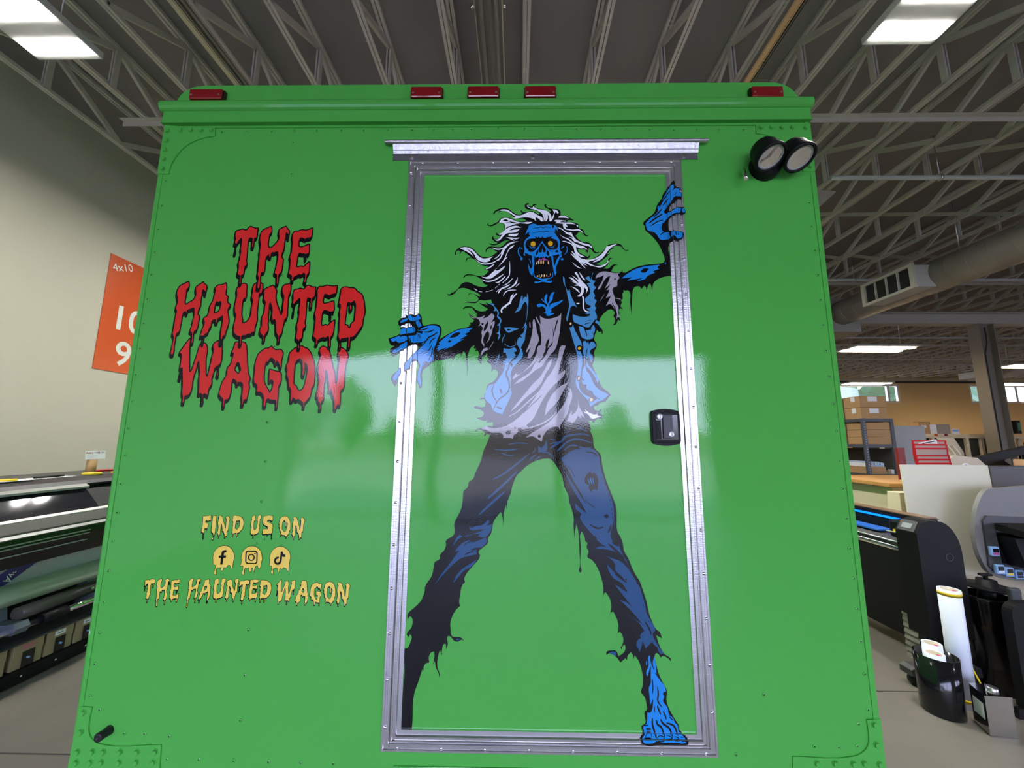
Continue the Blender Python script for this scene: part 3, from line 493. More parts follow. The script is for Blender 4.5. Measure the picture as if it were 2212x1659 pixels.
d p -957,19406 -776,19389 -767,19321 -700,19252 -608,19082 -623,18980 -549,18913 -524,18811 -563,18710 -554,18609 -577,18441 -551,18324 -631,18174 -624,18274 -592,18341 -674,18408 -610,18458 -595,18659 -677,18668 -580,18761 -581,18862 -664,18946 -649,19082 -683,19167 -781,19142 -749,19235 -816,19338
d p 316,19759 349,19596 341,19254 300,18914 235,18644 146,18543 251,18745 313,19202 300,19390 251,19476 169,19373 87,19185 -109,19083 21,19270 70,19493 135,19682 168,19647 144,19458 234,19630 300,19613
d p 259,18745 300,18661 252,18359 236,18193 139,17993 99,17877 172,17614 19,17614 91,17762 75,17877 -7,18043 9,18209 74,18276 171,18226 90,18342 203,18443 235,18577
d p -440,18592 -204,18601 48,18560 -122,18492 -300,18425
K p -350,18542 -269,18551 -195,18526 -317,18484
d s 23 -389,18391 -477,18208 -492,18091
d s 19 -443,18066 -249,17959 -71,18009 -55,18126
d p -443,17911 -255,17891 -78,17932 -9,17831 -117,17770 -57,17690 -174,17529 -272,17409 -310,17229 -357,17050 -268,16794 -208,16578 -178,16461 -245,16266 -359,16033 -472,15791 -763,15924 -823,16089 -941,16185 -1030,16340 -966,16556 -890,16713 -735,16753 -562,16990 -466,17209 -449,17448 -469,17488 -351,17549 -373,17769 -452,17759
d p 89,17993 179,17691 42,17470 -134,17290 -192,17150 -209,16834 -188,16559 -228,16755 -269,16952 -338,17050 -261,17269 -213,17429 -76,17539 51,17730 90,17831
K s 43 -725,16733 -800,16556 -749,16361 -631,16167
K s 47 -253,17449 -281,17289 -367,17070 -268,16833 -257,16598 -362,16421 -555,16284 -631,16167 -763,15934
K p -487,16539 -478,16505 -477,16475 -483,16455 -497,16450 -515,16461 -534,16484 -549,16516 -559,16551 -560,16581 -553,16601 -539,16606 -521,16596 -503,16572
K p -477,15954 -491,15945 -519,15945 -556,15955 -593,15973 -624,15994 -643,16015 -646,16032 -631,16041 -603,16041 -567,16031 -529,16013 -498,15992 -479,15971
K p -156,17379 -148,17351 -148,17326 -155,17309 -167,17305 -182,17313 -198,17332 -211,17359 -218,17387 -219,17412 -212,17429 -200,17434 -184,17425 -169,17406
K s 35 -381,17508 -447,17209 -581,16970 -715,16753
d p -570,17739 -588,17588 -645,17448 -721,17248 -665,17467 -628,17628
d p 1511,20358 1543,20253 1556,20062 1635,19820 1702,19889 1732,19717 1827,19494 1937,19273 1824,19332 1742,19306 1690,19136 1638,18916 1612,18798 1580,18865 1624,19102 1677,19340 1632,19631 1571,19959 1492,20184 1494,20306
d p 2488,20463 2445,20358 2449,20219 2556,20184 2486,20045 2558,19959 2473,19821 2526,19666 2491,19580 2571,19512 2519,19392 2525,19290 2565,19273 2513,19154 2567,19002 2547,18884 2335,18850 1863,18756 1807,18832 1787,19052 1948,18984 2306,18985 2373,19069 2242,19052 2178,19086 2358,19137 2230,19239 2362,19273 2379,19341 2250,19392 2205,19580 2305,19666 2357,19769 2345,19959 2257,20097 2398,20123 2301,20201 2220,20288 2337,20358 2400,20219 2436,20358 2455,20445
d p 1911,18740 2498,18867 2398,18732 2281,18598 2072,18681
K s 26 2154,18698 2268,18749 2366,18757
d p 1974,18647 2120,18614 2166,18530 2263,18514 2360,18531 2422,18414 2444,18314 2402,18239 2080,18263 2018,18413
d p 2453,18699 2499,18565 2454,18389 2369,18564
d p 2547,18859 2634,18783 2638,18649 2716,18532 2592,18716 2504,18766
K s 29 2159,18564 2212,18414 2218,18289
d p 1789,18714 1843,18530 1983,18247 2067,17998 2023,17850 2036,17685 2050,17756 2069,17556 2040,17257 2016,17039 1954,16842 1969,16607 2082,16451 2329,16316 2424,16239 2522,16317 2559,16259 2638,16337 2713,16259 2519,16200 2284,16045 2231,16219 2080,16393 1911,16606 1847,16802 1879,16999 1923,17257 1921,17655 1915,17654 1849,17948 1773,18213 1674,18597 1747,18613
d p 2110,18131 2175,18164 2237,18081 2263,18148 2300,18015 2318,18098 2415,18131 2501,18032 2475,17950 2345,17867 2326,17752 2387,17621 2099,17620 2119,17817 2107,17998
d p 2091,17837 2192,17998 2368,17958 2287,17837 2305,17777 2400,17657 2356,17437 2281,17596 2246,17757 2210,17476 2427,17159 2576,16923 2534,16785 2349,17159 2216,17297 2176,17257 2308,17040 2417,16765 2568,16590 2758,16493 2871,16425 2675,16279 2428,16394 2354,16530 2182,16607 2185,16745 2069,16764 2032,16881 2129,16872 2053,16960 2059,17217 2139,17357
K s 31 2240,17918 2185,17656 2178,17357 2235,17258
K s 31 2109,17756 2110,17357 2058,17198 2034,16960
K p 1768,18728 1763,18700 1748,18678 1727,18665 1704,18665 1683,18678 1669,18700 1664,18727 1670,18755 1685,18777 1706,18790 1729,18790 1750,18778 1764,18755
t p 1749,18728 1745,18709 1736,18693 1723,18685 1708,18685 1696,18693 1687,18709 1684,18727 1687,18746 1697,18762 1710,18770 1724,18770 1737,18762 1746,18747
K p 2078,17916 2068,17873 2041,17838 2003,17819 1962,17819 1925,17838 1900,17872 1891,17915 1901,17958 1928,17993 1966,18012 2007,18012 2044,17993 2069,17959
y p 2025,17899 2012,17877 1992,17864 1971,17860 1951,17868 1936,17885 1931,17908 1935,17932 1948,17953 1967,17967 1989,17971 2009,17963 2023,17946 2029,17923
K p 2008,16940 2001,16896 1983,16860 1958,16840 1931,16840 1906,16860 1889,16896 1884,16940 1891,16984 1909,17020 1934,17040 1962,17040 1987,17021 2003,16985
t p 1975,16935 1967,16912 1956,16895 1942,16886 1930,16888 1920,16901 1916,16921 1918,16945 1925,16968 1937,16986 1950,16994 1963,16992 1972,16980 1977,16959
K p 2403,16262 2394,16224 2371,16194 2338,16177 2302,16177 2270,16193 2249,16223 2241,16261 2250,16299 2273,16330 2306,16347 2342,16347 2374,16330 2396,16300
t p 2376,16268 2370,16244 2355,16225 2333,16215 2309,16214 2288,16225 2273,16244 2268,16267 2274,16291 2290,16310 2312,16320 2336,16320 2357,16310 2372,16291
b p 630,19356 679,19399 810,19391 908,19340 932,19271 957,19357 876,19442 770,19545 795,19570 901,19442 869,19579 902,19682 960,19742 976,19648 942,19545 974,19391 1024,19494 1058,19665 1142,19794 1207,19794 1157,19682 1139,19545 1040,19408 1022,19271 1072,19374 1171,19425 1302,19460 1484,19545 1450,19477 1268,19340 1186,19289 1071,19203 1111,19169 1070,19101 1192,19068 1102,19017 987,18986 922,19017 955,19050 841,19084 907,19135 883,19254 810,19314 662,19288
g p -1566,19030 -1466,18945 -1302,18928 -1171,18954 -1058,19014 -1121,18895 -959,18963 -845,19065 -788,19040 -754,18972 -858,18760 -744,18828 -743,18710 -806,18541 -821,18424 -899,18223 -954,18123 -1058,18023 -1072,17891 -976,17941 -942,17858 -1055,17808 -1149,17676 -1173,17645 -1144,17808 -1073,17924 -1123,18040 -1156,18090 -1144,18323 -1170,18423 -1124,18574 -1199,18675 -1280,18633 -1216,18726 -1251,18844 -1334,18911 -1465,18911
K p -1097,18712 -1100,18696 -1111,18682 -1125,18675 -1142,18675 -1157,18682 -1168,18696 -1172,18712 -1169,18729 -1158,18743 -1143,18750 -1127,18750 -1112,18743 -1101,18729
K p -1098,18490 -1068,18642 -988,18777 -957,18844 -955,18692 -1033,18507 -1065,18477
K p -1102,18206 -1048,18390 -952,18482 -909,18374 -931,18223 -1010,18073 -1058,18023 -1092,18090
K p -831,18597 -838,18564 -848,18539 -859,18526 -870,18528 -878,18544 -881,18571 -880,18604 -873,18636 -863,18661 -852,18674 -841,18672 -833,18657 -830,18630
g s 19 -768,18140 -847,17991 -926,17858
g p 2558,20288 2619,20410 2754,20498 2936,20506 3198,20454 3380,20463 3296,20410 3341,20288 3272,20202 3249,19994 3116,19942 3126,19735 3170,19598 3167,19495 3274,19274 3268,19088 3311,18936 3247,18952 3196,18885 3219,19087 3127,19257 3001,19393 2868,19325 3042,19667 2876,19598 2963,19770 3000,19890 2900,19856 3055,20080 2853,19925 2957,20115 3047,20358 2930,20306 2793,20115 2706,19942 2622,19873 2623,19924 2761,20149 2833,20393 2716,20323 2617,20306 2574,20254
K p 3214,20245 3212,20230 3205,20218 3195,20211 3185,20211 3176,20218 3170,20230 3168,20245 3171,20260 3178,20272 3187,20279 3198,20279 3207,20272 3213,20260
g s 26 3170,19598 3365,19555
K s 26 3067,19427 3159,19257 3203,19087
g s 16 2839,19735 2685,19495
g p 504,18847 545,18881 577,18746 641,18410 689,18244 680,18144 558,17912 477,17714 429,17599 317,17598 429,17961 300,17779 268,17795 397,18110 462,18377 495,18611
g s 36 398,18796 406,18586
g s 39 596,18965 660,18813 781,18578
g p 726,18999 840,18915 987,18890 1199,18932 1330,18983 1420,19085 1392,18747 1338,18328 1188,17847 1010,17682 896,17584 1043,17814 1126,18079 1143,18245 1177,18361 1329,18899 1263,18814 1177,18378 1131,18612 1076,18822 1130,18579 1144,18328 1110,18112 963,17913 1030,18244 981,18211 866,17913 752,17550 511,17550 657,17813 754,18078 764,18327 725,18578 742,18746
g p 474,17974 592,17974 493,17691 415,17651 316,17551 336,17671 375,17792
g p 790,17995 729,17752 611,17531 473,17371 219,17152 24,17012 -132,16893 -152,16932 -55,17091 4,17052 316,17271 473,17471 611,17712 671,17994
g p 908,17995 887,17833 768,17652 669,17432 845,17412 786,17332 609,17212 375,17033 122,16835 -112,16736 24,16874 414,17152 571,17451 650,17552 729,17672 829,17995
g p 1203,17996 1043,17693 885,17492 806,17372 688,17412 886,17652 1085,17995
g p 1111,17583 1060,17353 902,17094 764,16798 569,16562 278,16326 8,16054 -223,15869 27,16189 297,16522 491,16758 726,16995 883,17253 1002,17473
g s 39 -279,15715 -11,15861 220,16074 471,16308 724,16562 979,17016
g p 1544,17997 1420,17594 1318,17195 1297,17056 1513,17215 1511,17097 1333,16879 1118,16682 981,16524 825,16290 708,16076 591,15825 476,15633 284,15460 341,15384 207,15326 54,15344 16,15230 -98,15154 -135,15040 -250,15058 -441,15057 -422,15114 -500,15208 -634,15227 -787,15226 -999,15320 -1114,15338 -962,15415 -808,15359 -540,15379 -348,15437 -62,15611 226,15881 477,16211 710,16562 867,16838 1063,17115 1222,17394 1303,17654 1406,17996
g p 1624,16821 1445,16526 1248,16175 1034,15962 860,15750 939,16135 1116,16447 1351,16682
g p 1679,16645 1733,16391 1632,16061 1570,15830 1433,15599 1335,15427 1315,15323 1278,15408 1144,15407 991,15349 818,15140 760,14951 589,15063 475,15119 265,15071 475,15233 704,15367 973,15540 1108,15674 1303,15905 1499,16177 1599,16468
g s 42 303,15355 705,15481 1012,15654 1245,15886
g p 1905,16314 1939,16063 2068,15794 2104,15689 1991,15774 2008,15669 1895,15755 1816,15620 1699,15505 1624,15581 1538,15571 1607,15734 1706,15927 1704,15773 1820,15869 1900,16043
w p 2110,15957 2299,15833 2470,15805 2511,15892 2508,15777 2641,15739 2487,15700 2314,15680 2240,15776 2070,15890 2166,15871
K p -371,15228 -276,15285 -190,15286 -218,15191 -314,15171
K p -39,15372 -42,15361 -49,15351 -60,15346 -72,15346 -83,15351 -90,15360 -93,15372 -90,15384 -83,15393 -72,15398 -60,15398 -50,15393 -42,15384
K p 152,15316 146,15287 128,15263 102,15249 73,15249 47,15262 29,15286 22,15316 28,15345 46,15369 72,15383 101,15383 127,15370 146,15346
K p 736,15121 731,15098 718,15081 698,15071 677,15070 658,15080 645,15098 640,15120 645,15142 659,15160 678,15170 699,15170 718,15160 731,15143
K s 27 1057,16369 862,16077 668,15864
K s 31 762,16406 606,16231 413,16055 182,15823
j p 1354,14454 1521,14577 1729,14700 1936,14742 2143,14764 2348,14724 2469,14623 2528,14502 2543,14300 2597,14039 2672,13799 2727,13601 2840,13306 2912,13012 2922,12720 2934,12450 2900,12657 2838,12271 2785,12175 3028,11986 3072,11820 3164,11608 3258,11468 3346,11188 3462,11003 3577,10819 3685,10498 3748,10248 3786,10021 3921,9797 4008,9596 3932,9506 3993,9284 4106,9130 3988,9173 3876,9327 3847,9238 3723,9126 3634,9280 3569,9457 3694,9570 3511,9815 3228,9992 3394,9904 3654,9749 3353,10084 3141,10287 3000,10411 3216,10333 3404,10164 3219,10402 3031,10629 2867,10835 3035,10744 3251,10620 3088,10860 2848,10997 2707,11228 2662,11392 2853,11183 3236,10862 3095,11046 2904,11230 2910,11394 2669,11615 2865,11535 3036,11489 3252,11304 3369,11142 3233,11468 3066,11631 2871,11747 2625,11804 2327,11825 2478,11886 2676,11864 2481,11981 2287,12194 2091,12409 1897,12721 1939,12809 1780,12944 1763,13121 1942,12946 2101,12830 1984,13063 1867,13259 1689,13534 1511,13931 1391,14131 1512,13971 1712,13673 1909,13358 2106,13064 1951,13398 1714,13793 1575,14092 1435,14293
j s 62 1111,14901 1361,14964 1487,15109 1737,15172 2069,15194 2255,15134
j s 54 1233,14677 1484,14903 1735,15028 2066,15009 2311,14908
j s 41 1006,14737 1132,14840 1236,14902
j s 54 1440,14678 1607,14822 1793,14844 2060,14763 2308,14785
j s 33 1458,15232 1656,15285
j s 42 1823,15327 1949,15390 2072,15318 2196,15288
j s 33 1009,15034 1195,15014
K s 41 1751,14762 1979,14845 2226,14785
K s 37 2120,14642 2346,14623 2467,14522
K p 2061,13815 2104,13935 2230,14056 2310,13977 2362,14037 2470,13858 2441,13520 2299,13519 2256,13439 2197,13538 2167,13538 2200,13657 2079,13716
B s 20 2163,13836 2231,13667
B s 24 2236,13886 2282,13677
B s 20 2307,13887 2333,13678
K p 2622,12757 2704,12806 2763,12758 2731,12690 2641,12718
K s 20 1516,14253 1657,14093 1766,13873
K s 24 2049,13241 2187,13104 2357,12998
K s 18 2681,13770 2698,13631
K s 18 2716,13561 2744,13482
K s 18 2763,13423 2800,13315
K s 18 2808,13256 2826,13188
K s 18 2835,13129 2845,13070
K s 18 2851,13012 2860,12914
K s 18 2862,12856 2868,12788
K s 18 2873,12739 2884,12642
K s 50 2194,12506 2317,12435 2442,12400 2606,12437
K s 55 2821,12511 2792,12391 2726,12282
K p 2886,12584 2917,12392 2959,12152 3053,11986 3000,11891 2879,11985 2810,12175
K s 74 2729,11960 2971,11748 3186,11538
K s 65 2830,12008 3050,11891
K s 54 2889,11137 3069,10999 3236,10873
K s 34 3191,10977 3251,10943
K s 44 3012,10767 3251,10620
K s 43 3706,9840 3841,9617 3882,9461
K s 40 2311,12171 2384,12099
K s 22 3416,11095 3473,10992
K s 22 3508,10934 3565,10819
K s 22 3599,10773 3668,10659
j p 3450,9189 3516,9345 3607,9213 3530,9090
j p 2659,8978 2772,9020 2861,9001 2857,8898 2747,8938
j p 3446,9162 3544,9370 3632,9350 3604,9205 3528,8999 3489,9121
j p 3632,9350 3900,9353 3873,9250 3761,9228 3721,9093 3671,9206
j p 3968,9375 4091,9149 4216,8987 4127,8965 4046,9128
j p -1431,12427 -1380,12391 -1204,12441 -1052,12454 -865,12614 -827,12565 -913,12443 -750,12493 -773,12312 -946,12118 -1173,12140 -1086,12213 -1350,12186 -1700,12087 -1920,11846 -1801,12086 -1703,12195 -1651,12136 -1150,12260 -950,12346 -1126,12333 -1404,12330
j p -1793,11775 -1646,11920 -1397,12018 -1346,11970 -1146,12020 -921,12106 -894,11998 -1042,11830 -1292,11792 -1365,11708 -1203,11757 -1188,11626 -1462,11565 -1636,11516 -1784,11420 -2220,10992 -2423,10745 -2234,11039 -2030,11299 -1717,11728 -1841,11680
K s 30 -1570,11873 -1446,11969 -1321,11983
K s 30 -1563,11599 -1415,11672 -1265,11697
j p -1173,11484 -1331,11282 -1553,11163 -1746,10950 -1867,10809 -1797,10997 -1604,11209 -1383,11353
j p -1751,9282 -1703,9305 -1630,9295 -1678,9256
j s 33 -284,14862 28,14905 349,14892
j s 37 -708,14712 -386,14687 -158,14695 59,14725
j s 33 -499,14599 -240,14525 -74,14557
j s 53 380,14590 9,14283 -400,13978 -768,13789
j s 69 20,14071 -296,13758 -621,13457 -893,13218
j s 69 -345,13469 -699,13160 -1150,12755
j s 45 597,14561 484,14489 370,14377
j s 37 742,14521 525,14378
j p 910,15023 908,14675 773,14633 659,14612 654,14837 733,14776 816,14817
j s 33 557,14754 546,14673 463,14611
j s 37 752,14603 938,14624 1133,14483
j s 33 1002,14880 1148,14922 1241,14959
j s 46 1001,14737 1272,14902 1479,15047
j s 41 1228,14656 1476,14862
b p 3780,8910 3825,8920 3839,8737 3928,8515 3894,8738 3946,8901 3984,8678 3982,8495 4050,8315 4195,8136 4232,7996 4155,7975 4170,7856 4133,7756 4254,7580 4279,7423 4393,7326 4431,7229 4513,7133 4527,6997 4671,6882 4677,6786 4557,6765 4493,6783 4386,6781 4278,6790 4127,6778 3998,6785 3870,6813 3803,6773 3651,6751 3522,6769 3493,6846 3573,6944 3558,7099 3648,7179 3682,7454 3769,7455 3842,7614 3862,7812 3766,7633 3765,7851 3754,8090 3815,8211 3820,8332 3836,8676 3723,8371 3694,8471 3780,8675
b p 3719,8796 3739,8736 3713,8654 3698,8715
K s 33 3863,8312 3868,8091 3846,7931
K s 44 3998,8133 4010,7934 3990,7754 4102,7588
K s 31 3948,8485 4051,8335
K s 22 3887,7634 3889,7447
K s 44 3963,7635 4012,7518 4050,7400
K s 43 4120,7499 4179,7382 4196,7284
K s 52 3818,7328 3810,7162 3856,6987 3883,6861
K s 56 3924,7281 3951,7164 4056,7087 4122,6894
K s 56 4045,7302 4104,7185 4271,7071 4338,6897
K s 52 4192,7206 4404,7131 4490,6918
K s 35 4287,7364 4390,7268
K s 56 3621,7042 3772,7044
K s 22 3581,6876 3639,6960 3747,6962 3760,6869
K s 39 3547,6850 3753,6850
K s 28 3893,6842 3983,6921 4099,6874 4031,6805 3902,6817
K s 26 4167,6943 4305,6887 4303,6848 4151,6832
K s 30 4370,6897 4467,6889 4507,6837 4366,6824
K s 30 4542,6890 4672,6892 4712,6835 4549,6819
K s 31 4143,7955 4183,7896
K s 30 3570,7119 3690,7140
b p 3406,20268 3567,20403 3829,20568 4146,20673 4676,20749 4599,20643 4654,20598 4452,20523 4506,20463 4245,20343 4185,20253 3899,20178 4101,20283 3588,20193 3762,20313
K p 4040,20508 4144,20613 4314,20613 4224,20493 4109,20469
b p 4880,20855 4882,20734 4848,20779
b p 4284,22209 4331,22272 4452,22397 4603,22522 4726,22679 4703,22806 4794,22869 4892,23091 5020,23314 5178,23538 5238,23554 5246,23441 5166,23313 5319,23425 5466,23440 5431,23344 5499,23248 5493,23153 5362,23153 5243,23106 5148,22963 5023,22805 4897,22616 4953,22568 5158,22615 5339,22725 5454,22709 5417,22567 5240,22520 5062,22427 4939,22302 4846,22177 4795,22021 4876,21897 5005,21897 5050,21649 4761,21619 4654,21773 4545,21897 4346,21960 4293,22084
b p 5495,22677 5571,22724 5627,22693 5616,22614 5546,22551 5505,22583
b p 5091,21881 5291,21865 5457,21849 5449,21704 5278,21618 5169,21726 5095,21695
K s 41 4760,22774 4889,23027 5141,23377
K s 41 4880,22853 5067,23090
K s 46 4846,22742 4722,22585 4540,22428
K s 58 4386,22209 4626,22396 4865,22553
K s 40 4439,22115 4678,22271 4883,22333
K s 63 4863,22224 4808,21990
K s 23 5245,23153 5342,23313
K s 34 5219,21865 5240,21726
K s 35 4740,21773 4831,21866 4948,21897
K s 23 5289,21819 5306,21726
K s 23 5366,22693 5390,22599
b p -3821,18771 -3643,18865 -3575,18889 -3572,18818 -3706,18747 -3795,18712
b p -3521,18959 -3442,18971 -3348,18913 -3215,19007 -3154,18913 -3208,18842 -3253,18818 -3434,18783 -3529,18865
b p -3285,18771 -3207,18819 -3110,18654 -3198,18584 -3258,18678
b p -3239,18490 -3061,18584 -2882,18655 -2655,18655 -2527,18585 -2511,18422 -2572,18236 -2633,18027 -2714,17751 -2688,17660 -2706,17522 -2837,17431 -2928,17476 -3012,17316 -3074,17180 -3088,16977 -3055,16707 -3087,16685 -3149,16819 -3170,16909 -3161,17135 -3115,17362 -3199,17498 -3290,17543 -3397,17406 -3435,17247 -3566,17178 -3575,17383 -3446,17497 -3297,17704 -3169,17865 -3039,18003 -3133,18096 -3403,18072 -3477,18211 -3503,18280 -3278,18327 -3214,18420 -3098,18374 -3057,18467
b p -3763,18513 -3582,18536 -3334,18584 -3296,18490 -3349,18397 -3575,18373 -3777,18326 -3803,18396
b p -4112,18209 -3823,18326 -3797,18256 -3928,18163 -4039,18117
b p -4047,17816 -3805,17955 -3651,18048 -3541,18118 -3534,17956 -3732,17840 -3997,17736
b p -3928,18152 -3774,18256 -3571,18280 -3532,18164 -3720,18083 -3857,18094
b p -3886,17087 -3737,17246 -3718,17065 -3823,16929 -3930,16839 -3957,16929
K s 36 -3240,18514 -3059,18514 -2879,18585
K s 41 -3056,18444 -2874,18444 -2696,18527
K s 50 -3039,18003 -2867,18258 -2734,18328 -2579,18445
K s 36 -2836,18027 -2774,18166 -2641,18259
K s 36 -3178,18095 -3042,18096 -2866,18212
K s 27 -3455,18234 -3402,18049
K s 18 -3212,18374 -3137,18211
K s 18 -3190,18397 -3104,18235
K s 32 -3027,17704 -2852,17843 -2746,18027
K s 31 -2839,17499 -2757,17705 -2720,17935
K s 22 -2952,17499 -3015,17385 -3054,17248
K s 23 -3367,18560 -3342,18490
K s 27 -3582,18536 -3586,18373
K s 27 -3419,18960 -3393,18889
b p -2534,18085 -2347,18260 -2147,18399 -1924,18516 -1631,18564 -1439,18587 -1584,18482 -1538,18459 -1717,18377 -1625,18331 -1871,18191 -1713,18215 -1913,18099 -2179,17913 -2135,17971 -2357,17844 -2269,17936 -2603,17809 -2516,17889 -2616,17866 -2518,17970 -2609,17970 -2498,18028
K p -2200,18248 -2079,18376 -1922,18435 -1842,18423 -1941,18307 -2076,18260
K p -2142,18146 -2142,18130 -2152,18115 -2169,18103 -2191,18097 -2212,18098 -2228,18106 -2237,18119 -2237,18135 -2227,18150 -2210,18162 -2188,18168 -2167,18167 -2151,18159
'''
